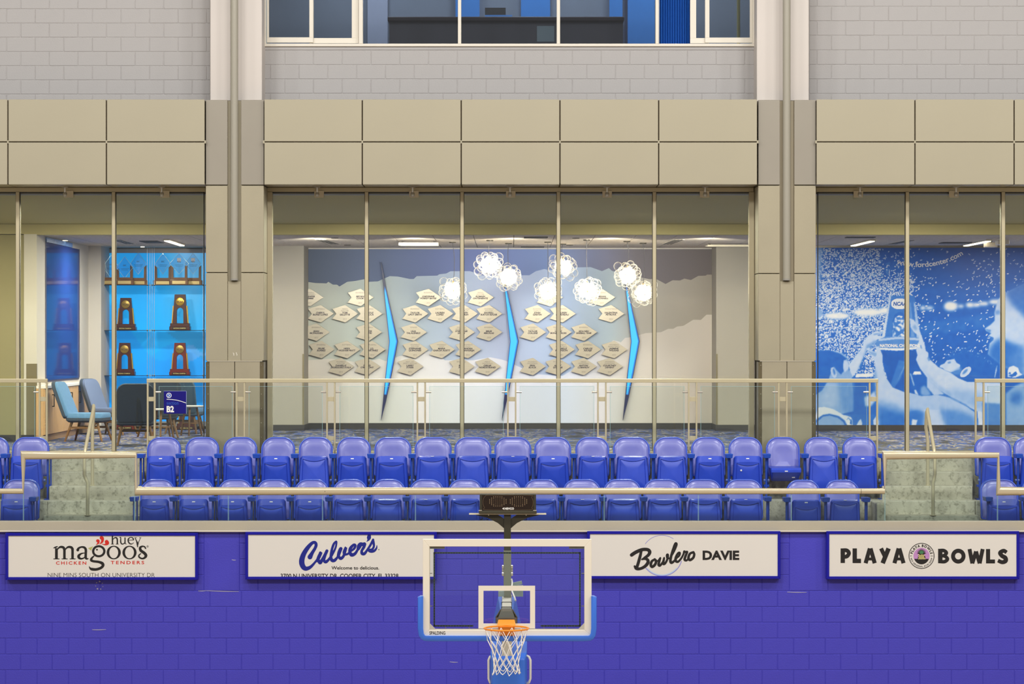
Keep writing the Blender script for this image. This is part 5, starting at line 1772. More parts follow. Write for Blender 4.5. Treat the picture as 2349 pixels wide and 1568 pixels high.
part('bottom_rail', MB().box(T_(232), T_(486), YD(DT) - 0.01, YD(DT) + 0.1, PZ(977, DT), PZ(966, DT)), mat('grey_rail', (150, 150, 152), 0.5), wt)
part('top_soffit', MB().box(T_(232), T_(486), YD(DT) - 0.02, YD(DT) + 0.1, PZ(580, DT), PZ(570.5, DT)), mat('pink_grey_soffit', (206, 190, 186), 0.4), wt)

DSH = 46.6
H_ = lambda px: PX(px, DSH)
sh = thing('glass_shelves', 'three clear glass shelves held on thin cables before the blue panel', 'shelf', (H_(353), YD(DSH), PZ(975, DSH)))
M_SHELF = glass('shelf_glass', (0.55, 0.70, 0.72), 1.0)
M_CABLE = mat('steel_cable', (210, 216, 222), 0.3, 0.8)
ZS = [PZ(653.5, DSH), PZ(757, DSH), PZ(860, DSH)]
for z in ZS:
    for a, b in ((232, 345.5), (352.5, 470), (474, 486)):
        s_ = part('shelf_plate', MB().box(H_(a), H_(b), YD(46.35), YD(46.88), z - 0.010, z), M_SHELF, sh)
        ed = MB().box(H_(a), H_(b), YD(46.35) - 0.002, YD(46.35), z - 0.011, z)
        put('shelf_edge', ed.mesh('shelf_edge', mat('dark_glass_edge', (14, 40, 66), 0.2), off=WLOC[sh.name]), s_)
for px in (233.5, 238, 341.5, 347.5, 352.5, 357.5, 469):
    cb = MB().cyl((H_(px), YD(46.4), PZ(972, 46.4)), (H_(px), YD(46.4), Z_CEIL), 0.0035, 6)
    c_ = part('cable', cb, M_CABLE, sh)
    gr = MB()
    for z in ZS:
        gr.lathe([(0.011, -0.02), (0.011, 0.012)], (H_(px), YD(46.4), z), 10)
    put('cable_grip', gr.mesh('cable_grip', M_CLAMP, smooth=True, off=WLOC[sh.name]), c_)

M_MAHOG = mat('dark_mahogany', (70, 26, 24), 0.35, var=0.12, vscale=8)
M_MAHOG2 = mat('red_mahogany', (104, 28, 20), 0.35, var=0.12, vscale=8)
M_GOLD = mat('polished_gold', (226, 176, 66), 0.28, 0.75)
M_OLDGOLD = mat('antique_gold', (160, 132, 66), 0.35, 0.6)
M_BLACKP = mat('black_plaque', (20, 16, 16), 0.4)


def champion_trophy(px, ytop, zbase, h_px, text_, gold, wood, label, d=46.6):
    zbase += 0.0005
    u = d / F_PX
    x, y = PX(px, d), YD(d)
    t = thing('championship_trophy', label, 'trophy', (x, y, zbase), 'tall wooden trophies on the shelves')
    H = h_px * u
    bz = 0.175 * H
    P = lambda a, b: (x + a * u, zbase + b * H)
    part('base_block', MB().box(x - 23.5 * u, x + 23.5 * u, y - 0.10, y + 0.10, zbase, zbase + bz * 0.62), wood, t, bevel=0.008)
    part('base_step', MB().box(x - 22 * u, x + 22 * u, y - 0.085, y + 0.085, zbase + bz * 0.55, zbase + bz * 1.1), wood, t, bevel=0.006)
    # tapered body with an arched opening
    r = 7.6
    top = [(-12.2, 1.0), (12.2, 1.0)]
    outer = [(-17.5, 0.17), (-12.2, 1.0), (12.2, 1.0), (17.5, 0.17), (7.9, 0.17)]
    arch = [(r * math.cos(q), 0.535 + r * math.sin(q) / h_px) for q in [PI * i / 12 for i in range(13)]]
    poly = [P(a, b) for a, b in outer] + [P(a, b) for a, b in arch] + [P(-7.9, 0.17)]
    part('trophy_body', MB().prism(poly, y - 0.045, y + 0.045), wood, t)
    for s in (-1, 1):
        part('gold_side_bar', MB().prism([P(s * 17.6, 0.19), P(s * 14.4, 0.68), P(s * 16.6, 0.68), P(s * 19.6, 0.19)], y - 0.035, y + 0.035), M_GOLD, t)
    md = part('medallion', MB().lathe([(0.2 * u, -0.014), (8.4 * u, -0.014), (9.4 * u, -0.010), (9.4 * u, 0.0)], (x, y - 0.045, zbase + 0.80 * H), 28, 'y'), gold, t, smooth=True)
    le = MB()
    text(le, 'NCAA', x, zbase + 0.765 * H, 4.6 * u, y - 0.0605, 'k', fit=14.5 * u)
    put('medallion_lettering', le.mesh('medallion_lettering', mat('medal_dark', (96, 70, 30), 0.5), off=WLOC[t.name]), md)
    pq = part('name_strip', MB().box(x - 16 * u, x + 16 * u, y - 0.106, y - 0.098, zbase + bz * 0.12, zbase + bz * 0.5), M_BLACKP, t)
    le = MB()
    text(le, text_, x, zbase + bz * 0.20, bz * 0.2, y - 0.108, 'b', fit=28 * u)
    put('strip_lettering', le.mesh('strip_lettering', mat('strip_gold', (216, 190, 120), 0.5), off=WLOC[t.name]), pq)
    return t


champion_trophy(289, 683, ZS[1], 74, 'REGIONAL CHAMPION', M_OLDGOLD, M_MAHOG, 'dark wooden trophy with antique medallion, middle shelf, next to the mullion')
champion_trophy(413.5, 674, ZS[1], 82, 'NATIONAL CHAMPION', M_GOLD, M_MAHOG, 'tallest wooden trophy with bright gold medallion, middle shelf')
champion_trophy(286.5, 785, ZS[2], 74, 'REGIONAL CHAMPION', M_OLDGOLD, M_MAHOG, 'dark wooden trophy with antique medallion, lowest shelf, next to the mullion')
champion_trophy(413, 785, ZS[2], 74, 'NATIONAL CHAMPION', M_OLDGOLD, M_MAHOG2, 'reddish wooden trophy with antique medallion, lowest shelf, next to the pillar')
champion_trophy(288, 901, Z_TOP, 84, 'REGIONAL CHAMPION', M_OLDGOLD, M_MAHOG2, 'reddish wooden trophy low behind the big grey chair, only its top showing')
champion_trophy(429, 911, Z_TOP, 74, 'REGIONAL CHAMPION', M_OLDGOLD, M_MAHOG, 'dark wooden trophy standing low behind the side table')

M_AWOOD = mat('award_walnut', (116, 72, 30), 0.4, var=0.15, vscale=9)
M_ACRYL = glass('award_crystal', (0.86, 0.95, 1.0), 1.6, 0.0, 0.03)
M_ACEDGE = mat('crystal_edge', (196, 232, 246), 0.15, emit=0.0)
AW = [(254.5, 611.5, 18, 26, 46.45, 'first from the lounge side wall', 'TITLE', 0), (286.4, 613, 19, 25, 46.4, 'second from the lounge side wall', 'SSC', 0), (317.4, 604, 18, 25, 46.7, 'third from the lounge side wall', 'SSC', 0),
      (373.8, 604.3, 17.5, 24, 46.72, 'fourth from the lounge side wall', 'SSC', 0), (411, 604.5, 22, 24, 46.45, 'fifth along, bearing a shield', 'NSU', 1), (443, 604.3, 18, 24, 46.7, 'sixth along, bearing a shield', 'NSU', 1)]
for cx, cy, hw, hh, d, lab, word, shield in AW:
    u = d / F_PX
    x, y, z = PX(cx, d), YD(d), PZ(cy, d)
    zb = ZS[0] + 0.0005
    t = thing('crystal_award', 'clear diamond crystal award in a walnut cradle, top shelf, ' + lab, 'award', (x, y, zb), 'crystal awards on the top shelf')
    part('base', MB().box(x - 21 * u, x + 21 * u, y - 0.055, y + 0.055, zb, zb + 0.088), M_AWOOD, t, bevel=0.006)
    part('base_plate', MB().box(x - 15 * u, x + 15 * u, y - 0.058, y - 0.05, zb + 0.016, zb + 0.07), mat('award_brass_plate', (216, 190, 128), 0.35, 0.3), t)
    zc = zb + 0.10
    part('cradle', MB().prism([(x - 18.5 * u, zc - 0.012), (x + 18.5 * u, zc - 0.012), (x + 18.5 * u, z - 4 * u), (x + 13.5 * u, z - 9 * u), (x + 13.0 * u, zc + 0.03), (x - 13.0 * u, zc + 0.03), (x - 13.5 * u, z - 9 * u), (x - 18.5 * u, z - 4 * u)], y - 0.03, y + 0.03), M_AWOOD, t)
    dia = [(x - hw * u, z), (x, z - hh * u), (x + hw * u, z), (x, z + hh * u)]
    part('crystal', MB().prism(dia, y - 0.012, y + 0.012), M_ACRYL, t)
    edge = MB()
    for i in range(4):
        a, b = dia[i], dia[(i + 1) % 4]
        edge.tube([(a[0], y - 0.013, a[1]), (b[0], y - 0.013, b[1])], 0.0032, 5)
    part('crystal_edge', edge, M_ACEDGE, t)
    le = MB()
    text(le, word, x, z + 3 * u, 3.2 * u, y - 0.0145, 'b')
    text(le, 'CHAMPIONSHIP', x, z - 4 * u, 1.9 * u, y - 0.0145, 'r')
    text(le, 'CHAMPIONS', x, z - 7 * u, 1.9 * u, y - 0.0145, 'r')
    part('etched_lettering', le, mat('etched_blue', (20, 66, 120), 0.5), t)
    if shield:
        part('shield_mark', MB().flat([(x - 4.5 * u, z + 13 * u), (x + 4.5 * u, z + 13 * u), (x + 4.5 * u, z + 6 * u), (x, z + 2 * u), (x - 4.5 * u, z + 6 * u)], y - 0.0142), mat('shield_white', (226, 228, 240), 0.5), t)
for sx, zz in ((256, 7.62), (327, 7.62), (383, 7.62), (432, 7.62)):
    lamp('shelf_spot_light', 'SPOT', (PX(sx, 46.4), YD(46.4), 7.76), 7, (1, 0.94, 0.85), 0.02, aim=(PX(sx, 46.6), YD(46.7), 6.5), spot=(1.0, 0.6))
c = ceil_pt(327, 568.5)
solo('shelf_downlight', MB().lathe([(0.035, -0.01), (0.035, 0.0)], (PX(327, 46.4), YD(46.4), Z_CEIL), 14), M_STRIP, 'tiny lit downlight over the trophy shelves', 'lamp')

# ================================================================== lounge chairs and side tables
M_CHAIR_BL = mat('chair_blue_fabric', (92, 138, 186), 0.85, var=0.05, vscale=20, bump=0.15, bscale=300)
M_CHAIR_DK = mat('chair_slate_fabric', (58, 72, 92), 0.85, var=0.05, vscale=20, bump=0.15, bscale=300)
M_WALNUT = mat('walnut_leg', (118, 82, 46), 0.5, var=0.12, vscale=12)


def rr_loop(w, h, r, n=6):
    return round_rect(-w / 2, w / 2, 0, h, r, min(r, 0.05), n)


def lounge_chair(loc, rot, label, fab, shell):
    """Armless lounge chair facing local -y."""
    t = thing('lounge_chair', label, 'chair', loc, 'lounge chairs by the trophies', rot)
    mb = MB()
    out = rr_loop(0.56, 0.58, 0.13)
    lean = 0.36
    B = lambda y, ins: [(x * (1 - ins), 0.24 + y + (z - 0) * lean, 0.36 + z * (1 - ins) + 0.29 * ins) for x, z in out]
    mb.loft([B(0.03, 0.05), B(0.045, 0.0), B(0.085, 0.0), B(0.095, 0.04)], True, True, True)
    part('backrest_shell', mb, shell, t, smooth=True, world=False)
    mb = MB().loft([B(0.034, 0.02), B(0.0, 0.03), B(-0.015, 0.1)], True, True)
    part('backrest_cushion', mb, fab, t, smooth=True, world=False)
    so = round_rect(-0.29, 0.29, -0.30, 0.30, 0.10, 0.08, 6)
    S_l = lambda z, ins: [(x * (1 - ins), y * (1 - ins), z) for x, y in so]
    part('seat_cushion', MB().loft([S_l(0.37, 0.0), S_l(0.42, 0.0), S_l(0.445, 0.05)], True, True), fab, t, smooth=True, world=False)
    part('seat_shell', MB().loft([S_l(0.30, 0.12), S_l(0.33, 0.0), S_l(0.372, 0.0)], True, True), shell, t, smooth=True, world=False)
    for sx in (-1, 1):
        for sy in (-1, 1):
            part('leg', MB().tube([(sx * 0.20, sy * 0.20, 0.32), (sx * 0.27, sy * 0.30, 0.0)], [0.024, 0.016], 8), M_WALNUT, t, smooth=True, world=False)
    part('stretcher', MB().box(-0.24, 0.24, -0.02, 0.02, 0.20, 0.235).box(-0.235, -0.205, -0.24, 0.24, 0.20, 0.235).box(0.205, 0.235, -0.24, 0.24, 0.20, 0.235), M_WALNUT, t, world=False)
    return t


fl_pt = lambda px, d: (PX(px, d), YD(d), Z_TOP)
lounge_chair(fl_pt(203, 41.2), math.radians(82), 'light blue armless chair in side view by the oak cabinet', M_CHAIR_BL, M_CHAIR_DK)
lounge_chair(fl_pt(262, 44.2), math.radians(72), 'blue-grey armless chair behind the mullion, facing the blue panel side', mat('chair_blue_grey_fabric', (96, 112, 146), 0.85), M_CHAIR_DK)
lounge_chair(fl_pt(311, 39.6), math.radians(180 + 8), 'large dark slate chair seen from its back, closest to the glass', M_CHAIR_BL, M_CHAIR_DK)
lounge_chair(fl_pt(362, 42.8), math.radians(180 + 20), 'dark slate chair half hidden behind the section sign', M_CHAIR_BL, M_CHAIR_DK)
lounge_chair(fl_pt(424, 44.6), math.radians(180 - 6), 'blue-green chair seen from its back beside the pillar', M_CHAIR_BL, mat('chair_teal_fabric', (66, 96, 122), 0.85))
for px, d, zt_t, lab in ((372, 41.6, 5.05, 'round white side table beside the large dark chair'), (437, 43.6, 5.05, 'round white side table beside the pillar')):
    p_ = fl_pt(px, d)
    t = thing('side_table', lab, 'table', p_)
    part('table_top', MB().lathe([(0.20, -0.028), (0.225, -0.012), (0.225, 0.0)], (p_[0], p_[1], zt_t), 28), mat('white_table_top', (236, 230, 222), 0.35), t, smooth=True)
    for q in (0.5, 2.6, 4.7):
        part('leg', MB().tube([(p_[0] + 0.11 * math.cos(q), p_[1] + 0.11 * math.sin(q), zt_t - 0.028), (p_[0] + 0.2 * math.cos(q), p_[1] + 0.2 * math.sin(q), Z_TOP)], [0.02, 0.015], 8), M_WALNUT, t, smooth=True)
    part('shelf_ring', MB().lathe([(0.13, 0), (0.13, 0.02)], (p_[0], p_[1], Z_TOP + 0.2), 20), M_WALNUT, t)

# ================================================================== press room window above the fascia
DWN = 37.0
V_ = lambda px: PX(px, DWN)
yw = YD(DWN)
zw = lambda py: PZ(py, DWN)
ZT = 11.6
w4 = struct_empty('window_4', 'wide press room window in cream frames above the fascia', (V_(1170), yw, zw(107)))
part('bottom_frame', MB().box(V_(602), V_(1737), yw - 0.03, yw + 0.10, zw(107), zw(100.5)), M_WINFRAME, w4, bevel=0.004)
for a, b, dy in ((602, 610, -0.03), (823, 832.5, -0.03), (1050.5, 1058, -0.02), (1277, 1284.8, -0.02), (1503.5, 1511, -0.03), (1726, 1737, -0.03)):
    part('mullion', MB().box(V_(a), V_(b), yw + dy, yw + 0.10, zw(100.5), ZT), M_WINFRAME, w4, bevel=0.004)
for a, b in ((833, 1051), (1057.5, 1277.5), (1284.5, 1504)):
    part('glass_pane', MB().box(V_(a), V_(b), yw + 0.03, yw + 0.038, zw(101), ZT), M_WINGLASS, w4)


def sash(x0, x1, m0, m1, yb, yo, name='sliding_sash'):
    f = MB()
    f.box(V_(x0), V_(x1), yw + yo, yw + yo + 0.03, zw(yb + 12), zw(yb))
    f.box(V_(x0), V_(m0), yw + yo, yw + yo + 0.03, zw(yb), ZT).box(V_(m1), V_(x1), yw + yo, yw + yo + 0.03, zw(yb), ZT)
    s = part(name, f, M_WINFRAME, w4, bevel=0.003)
    put('glass_pane', MB().box(V_(m0), V_(m1), yw + yo + 0.012, yw + yo + 0.018, zw(yb + 1), ZT).mesh('glass_pane', M_WINGLASS, off=WLOC[w4.name]), s)


sash(612, 718.5, 617, 709.5, 85.5, 0.0)
sash(709.5, 822, 719, 806.5, 86.5, 0.035)
sash(1583.5, 1627.5, 1597.5, 1617.5, 86.5, 0.035)
sash(1617.5, 1726, 1627.5, 1720, 86, 0.0)
# room behind
solo('wall_press_room', MB().box(V_(560), V_(1780), YD(40.2), YD(40.3), 9.6, 13.2), mat('press_room_slate', (112, 120, 134), 0.8, var=0.08, vscale=0.6), 'slate back wall of the press room', kind='structure')
solo('floor_press_room', MB().box(V_(560), V_(1780), YD(37.35), YD(40.3), 9.5, 9.62), mat('press_room_floor', (70, 70, 76), 0.8), kind='structure')
solo('ceiling_press_room', MB().box(V_(560), V_(1780), YD(37.1), YD(40.3), 13.1, 13.2), mat('press_room_ceiling', (120, 124, 130), 0.8), kind='structure')
for nm, x in (('wall_press_west', 562), ('wall_press_east', 1775)):
    solo(nm, MB().box(V_(x) - 0.05, V_(x) + 0.05, YD(37.35), YD(40.3), 9.6, 13.2), mat('press_room_olive', (116, 116, 106), 0.8), kind='structure')
PD = 40.1
Q_ = lambda px: PX(px, PD)
for a, b, lab in ((1045, 1100, 'narrow blue wall panel in the press room, nearest the middle'), (1195, 1262, 'wide blue wall panel in the press room behind the pale sheet'), (1398, 1428, 'slim blue wall panel in the press room'), (1440, 1502, 'blue wall panel in the press room next to the curtain')):
    solo('blue_wall_panel', MB().box(Q_(a), Q_(b), YD(PD), YD(40.2) - 0.001, 9.62, 13.0), mat('press_blue_panel', (40, 116, 190), 0.6, var=0.05, vscale=2), lab, 'panel')
solo('white_door_panel', MB().box(Q_(843), Q_(889), YD(PD), YD(40.2) - 0.001, 9.62, 13.0), mat('press_pale_panel', (150, 156, 176), 0.7), 'pale grey upright panel in the press room', 'panel')
DKD = 38.6
t = thing('press_desk', 'dark brown counter desk running along the press room window', 'desk', (PX(1180, DKD), YD(DKD), 9.62))
part('desk_top', MB().box(PX(889, DKD), PX(1432, DKD), YD(DKD), YD(DKD) + 0.7, PZ(48, DKD), PZ(38, DKD)), mat('press_desk_brown', (72, 58, 62), 0.6), t, bevel=0.01)
part('desk_panel', MB().box(PX(892, DKD), PX(1430, DKD), YD(DKD) + 0.1, YD(DKD) + 0.14, 9.62, PZ(48, DKD)), mat('press_desk_grey', (116, 110, 114), 0.7), t)
solo('pale_sheet', MB().box(PX(1232, 38.5), PX(1272, 38.5), YD(DKD) + 0.088, YD(DKD) + 0.1, PZ(92, 38.5), PZ(56, 38.5)), mat('press_sheet', (176, 190, 192), 0.7), 'pale square sheet hung on the press desk', 'sheet')
t = thing('desk_monitor', 'small desk monitor with a blue edge on the press desk', 'monitor', (PX(1135, DKD), YD(DKD) + 0.3, PZ(38, DKD)))
part('screen', MB().box(PX(1112, DKD), PX(1160, DKD), YD(DKD) + 0.28, YD(DKD) + 0.31, PZ(36, DKD), PZ(12, DKD)), mat('monitor_black', (30, 30, 36), 0.3), t)
part('stand', MB().box(PX(1132, DKD), PX(1140, DKD), YD(DKD) + 0.28, YD(DKD) + 0.33, PZ(38, DKD), PZ(35, DKD)), mat('monitor_black', (30, 30, 36), 0.3), t)
part('blue_light_bar', MB().box(PX(1112, DKD), PX(1175, DKD), YD(DKD) + 0.27, YD(DKD) + 0.28, PZ(47, DKD) + 0.09, PZ(43, DKD) + 0.09), glow('blue_bar', (70, 130, 200), 0.5), t)
# pleated curtain
n = 60
vs, fs = [], []
for i in range(n + 1):
    px = 1513 + 72 * i / n
    y = YD(37.2) + 0.035 * math.sin(i * 1.35)
    vs += [(PX(px, 37.2), y, PZ(108, 37.2)), (PX(px, 37.2), y, ZT)]
fs = [(2 * i, 2 * i + 2, 2 * i + 3, 2 * i + 1) for i in range(n)]
solo('pleated_curtain', MB().add(vs, fs), mat('curtain_blue', (6, 84, 170), 0.8), 'bright blue pleated curtain in the press room window', 'curtain', smooth='all')
solo('yellow_pole', MB().cyl((PX(1694, 38), YD(38), 9.62), (PX(1694, 38), YD(38), 13.1), 0.024, 10), mat('pole_yellow', (190, 180, 120), 0.5), 'thin yellow pole behind the press room window', 'pole')

# ================================================================== confetti mural: one blue-toned print, drawn as colours on a fine sheet
MX0, MX1, MY0, MY1 = 1772, 2400, 568, 977
MW, MH = MX1 - MX0, MY1 - MY0
yy_, xx_ = np.mgrid[0:MH, 0:MW].astype(np.float64)
gx, gy = xx_ + MX0, yy_ + MY0


def blur(a, r):
    k = np.exp(-0.5 * (np.arange(-3 * r, 3 * r + 1) / r) ** 2)
    k /= k.sum()
    p = 3 * r
    b = np.pad(a, ((p, p), (0, 0)), 'edge')
    a = sum(k[i] * b[i:i + a.shape[0]] for i in range(len(k)))
    b = np.pad(a, ((0, 0), (p, p)), 'edge')
    return sum(k[i] * b[:, i:i + a.shape[1]] for i in range(len(k)))


def pmask(poly, soft=0):
    m = np.zeros((MH, MW), bool)
    n = len(poly)
    for i in range(n):
        (x1, y1), (x2, y2) = poly[i], poly[(i + 1) % n]
        if y1 == y2:
            continue
        c = ((y1 > gy) != (y2 > gy)) & (gx < (x2 - x1) * (gy - y1) / (y2 - y1) + x1)
        m ^= c
    m = m.astype(float)
    return blur(m, soft) if soft else blur(m, 1) * 0.6 + m * 0.4


def emask(cx, cy, rx, ry, soft=0, rot=0.0):
    c, s = math.cos(rot), math.sin(rot)
    u, v = (gx - cx) * c + (gy - cy) * s, -(gx - cx) * s + (gy - cy) * c
    m = ((u / rx) ** 2 + (v / ry) ** 2 < 1).astype(float)
    return blur(m, soft) if soft else m


def A_(pts):   # measured on the first enlargement
    return [(1860 + u / 5.808, 740 + v / 5.808) for u, v in pts]


def B2_(pts):  # measured on the second enlargement
    return [(2070 + u / 5.806, 740 + v / 5.806) for u, v in pts]


# tone: 0 deep blue ... 1 white
tone = np.full((MH, MW), 0.12)


def paint(m, t):
    global tone
    tone = tone * (1 - m) + t * m


def noise(scale, seed):
    r = np.random.default_rng(seed)
    a = blur(r.standard_normal((MH, MW)), scale)
    return a / a.std()


paint(np.clip((gy - 568) / 60, 0, 1) * np.clip((2110 - gx) / 120, 0, 1) * 0.2, 0.3)
# stand roof band and stadium lights
paint(pmask([(2080, 745), (2400, 700), (2400, 735), (2080, 775)], 4) * 0.4, 0.28)
for cx, cy, rx, ry in ((2181, 702, 16, 11), (2204, 702, 7, 4), (2117, 706, 6, 5), (2132, 706, 9, 4), (2225, 699, 10, 6), (2240, 699, 8, 5), (2256, 696, 12, 5), (2284, 692, 16, 6), (1990, 716, 34, 9), (1920, 724, 30, 8), (2030, 712, 14, 8)):
    paint(emask(cx, cy, rx, ry, 3), 0.96)
# confetti: small tilted flakes, dense on the pillar side and thin towards the far side
cr = np.random.default_rng(5)
conf = np.zeros((MH, MW))


def flake(cx, cy, l, w, a, t):
    x0, x1 = int(max(0, cx - MX0 - l)), int(min(MW, cx - MX0 + l + 2))
    y0, y1 = int(max(0, cy - MY0 - l)), int(min(MH, cy - MY0 + l + 2))
    if x1 <= x0 or y1 <= y0:
        return
    X, Y = gx[y0:y1, x0:x1] - cx, gy[y0:y1, x0:x1] - cy
    c, s = math.cos(a), math.sin(a)
    u, v = X * c + Y * s, -X * s + Y * c
    k = np.clip((l / 2 + 0.5 - np.abs(u)), 0, 1) * np.clip((w / 2 + 0.5 - np.abs(v)), 0, 1)
    conf[y0:y1, x0:x1] = np.maximum(conf[y0:y1, x0:x1], k * t)


for _ in range(9500):
    x = MX0 + cr.random() * (2095 - MX0)
    y = 570 + cr.random() * 290
    dens = 1.0 if y > 640 else 0.85 if x < 2020 else 0.35
    if x > 2030 and y < 620:
        dens = 0.12
    if y > 820:
        dens = 0.55
    if cr.random() < dens:
        flake(x, y, 2.2 + cr.random() * 2.6, 1.3 + cr.random() * 1.2, cr.random() * PI, 0.75 + 0.25 * cr.random())
for _ in range(1500):
    x = 2078 + cr.random() * 320
    y = 570 + cr.random() * 260
    p = max(0.22, 1 - (x - 2085) / 90) if y > 630 else 0.16
    if x > 2230:
        p = 0.42 if y < 700 else 0.3
    if cr.random() < p:
        big = cr.random() < 0.15
        flake(x, y, (4.5 if big else 2.4) + cr.random() * 3, 1.5 + cr.random() * 1.2, cr.normal(-0.5, 0.7), 0.75 + 0.25 * cr.random())
for _ in range(160):
    flake(1985 + cr.random() * 60, 815 + cr.random() * 55, 2.4 + cr.random() * 3, 1.8, cr.random() * PI, 0.95)
tone = np.maximum(tone, conf * 0.97)
paint(np.clip(blur((noise(2, 3) > 1.4).astype(float), 1), 0, 1) * np.clip((2060 - gx) / 100, 0, 1) * np.clip((gy - 560) / 60, 0, 1) * np.clip((800 - gy) / 60, 0, 1), 0.9)
# pale corner and hand at the pillar edge
paint(pmask([(1772, 568), (1886, 568), (1882, 640), (1868, 700), (1772, 720)], 3) * 0.85, 0.62)
paint(pmask([(1772, 700), (1880, 706), (1890, 716), (1882, 728), (1772, 738)], 2), 0.55)
# boards
for p in ([(600, 680), (835, 672), (830, 718), (595, 728)],):
    paint(pmask(A_(p)), 0.9)
paint(pmask(B2_([(115, 650), (240, 650), (255, 690), (115, 692)])), 0.9)
paint(pmask([(1962, 866), (2005, 866), (2000, 880), (1958, 885)]) * 0.8, 0.08)
# ---- trophy
paint(pmask([(2040.8, 679), (2098, 677), (2108, 775), (2024, 777)]), 0.24)
paint(pmask([(2040.8, 679), (2044, 679), (2029, 777), (2022, 777)]) * 0.9, 0.85)
paint(pmask([(2096, 690), (2101, 700), (2112, 776), (2103, 776)]) * 0.9, 0.7)
paint(pmask([(2086, 694), (2089, 694), (2098, 776), (2090, 776)], 1) * 0.5, 0.6)
paint(emask(2063.5, 696.5, 19.5, 12.5), 0.9)
arch = [(2045 + 0, 776), (2048, 735), (2052, 722), (2060, 716), (2068, 716), (2075, 722), (2078, 735), (2079, 776)]
paint(pmask(arch), 0.16)
am = pmask([(2047, 776), (2049, 740), (2054, 728), (2062, 723), (2070, 725), (2075, 735), (2077, 776)])
paint(am, 0.25)
paint(am * np.clip(noise(2, 9) * 0.7 + 0.5, 0, 1), 0.9)
paint(pmask([(2013, 779), (2030, 772), (2100, 772), (2116, 779), (2116, 791), (2112, 800), (2060, 803), (2014, 800), (2007, 788)]), 0.35)
paint(pmask([(2016, 777), (2060, 772), (2114, 776), (2114, 781), (2060, 777), (2016, 782)]), 0.72)
paint(pmask([(2014, 797), (2060, 799), (2112, 795), (2112, 799), (2060, 804), (2014, 801)]), 0.9)
bowl = [(2016, 802), (2060, 805), (2112, 801), (2108, 830), (2092, 862), (2080, 890), (2045, 895), (2030, 850), (2022, 825)]
paint(pmask(bowl), 0.1)
paint(pmask([(2062, 825), (2080, 830), (2066, 868), (2050, 892), (2042, 885)], 1), 0.24)
paint(pmask([(2079, 828), (2081, 829), (2060, 872), (2056, 880)], 1), 0.6)
# ---- man on the pillar side: cropped hair, ear, neck, shirt
paint(pmask(A_([(65, 960), (70, 372), (200, 366), (330, 378), (430, 415), (500, 470), (490, 500), (520, 560), (510, 620), (530, 640), (560, 720), (540, 745), (560, 900), (575, 1000), (570, 1180), (430, 1210), (65, 1270)])), 0.55)
paint(pmask(A_([(65, 960), (65, 372), (200, 366), (330, 378), (430, 415), (495, 475), (440, 500), (430, 560), (440, 640), (400, 690), (350, 640), (310, 585), (265, 600), (262, 680), (235, 760), (150, 900)]), 1), 0.14)
paint(pmask(A_([(300, 368), (400, 392), (500, 470), (490, 480), (390, 410), (300, 382)]), 1) * 0.8, 0.7)
paint(emask(*A_([(305, 665)])[0], 6.0, 12.5, 0, -0.25), 0.72)
paint(emask(*A_([(310, 650)])[0], 2.6, 7.5, 1, -0.2), 0.3)
paint(pmask(A_([(440, 500), (490, 510), (515, 600), (450, 660), (430, 600)]), 1), 0.74)
paint(pmask(A_([(505, 585), (528, 590), (520, 640), (505, 635)]), 1) * 0.8, 0.2)
paint(pmask(A_([(330, 760), (560, 760), (590, 960), (570, 1190), (440, 1200)]), 4) * 0.7, 0.36)
paint(pmask(A_([(240, 800), (350, 790), (360, 1060), (300, 1150), (100, 1110), (120, 990)]), 5) * 0.7, 0.7)
paint(pmask(A_([(65, 1240), (90, 1130), (180, 1118), (300, 1150), (440, 1230), (520, 1225), (560, 1300), (560, 1376), (65, 1376)])), 0.86)
paint(pmask(A_([(70, 1290), (160, 1225), (250, 1210), (370, 1240), (450, 1300), (490, 1376), (65, 1376)]), 1), 0.16)
paint(pmask(A_([(70, 1330), (160, 1250), (250, 1235), (360, 1265), (430, 1320), (455, 1376), (65, 1376)]), 1), 0.55)
paint(pmask(A_([(470, 1260), (540, 1250), (555, 1376), (500, 1376)])) * np.clip(noise(2, 12), 0, 1), 0.2)
paint(pmask(A_([(600, 1376), (625, 1310), (670, 1275), (690, 1320), (680, 1376)])), 0.8)
# his raised arm and hand
paint(pmask(A_([(505, 560), (690, 320), (700, 250), (740, 200), (780, 165), (850, 115), (960, 108), (960, 140), (880, 165), (960, 180), (940, 205), (880, 225), (800, 300), (740, 370), (690, 480), (620, 640), (560, 720), (525, 650)])), 0.76)
paint(pmask(A_([(740, 300), (850, 235), (880, 240), (810, 330), (740, 380), (640, 620), (600, 680), (700, 440)]), 2) * 0.8, 0.42)
paint(pmask(A_([(830, 150), (960, 120), (960, 132), (840, 168)]), 1) * 0.6, 0.3)
# ---- middle arm holding the bowl, with its long shoulder
paint(pmask(A_([(735, 345), (775, 330), (800, 372), (872, 388), (870, 320), (905, 310), (935, 380), (958, 440), (955, 520), (975, 640), (1010, 740), (1090, 860), (1250, 925), (1470, 965), (1700, 990), (1980, 1000), (1980, 1376), (900, 1376), (880, 1210), (870, 1000), (850, 700), (860, 540), (800, 430)])), 0.74)
paint(pmask(A_([(745, 360), (800, 385), (875, 400), (870, 440), (850, 450), (790, 410)]), 1) * 0.7, 0.45)
paint(pmask(A_([(845, 560), (880, 700), (880, 900), (860, 930), (840, 760)]), 3) * 0.8, 0.4)
paint(pmask(A_([(880, 1080), (1000, 1110), (1250, 1180), (1440, 1170), (1500, 1376), (900, 1376)]), 6) * 0.9, 0.14)
paint(pmask(A_([(900, 1020), (1100, 1060), (1260, 1130), (1250, 1200), (900, 1130)]), 6) * 0.6, 0.45)
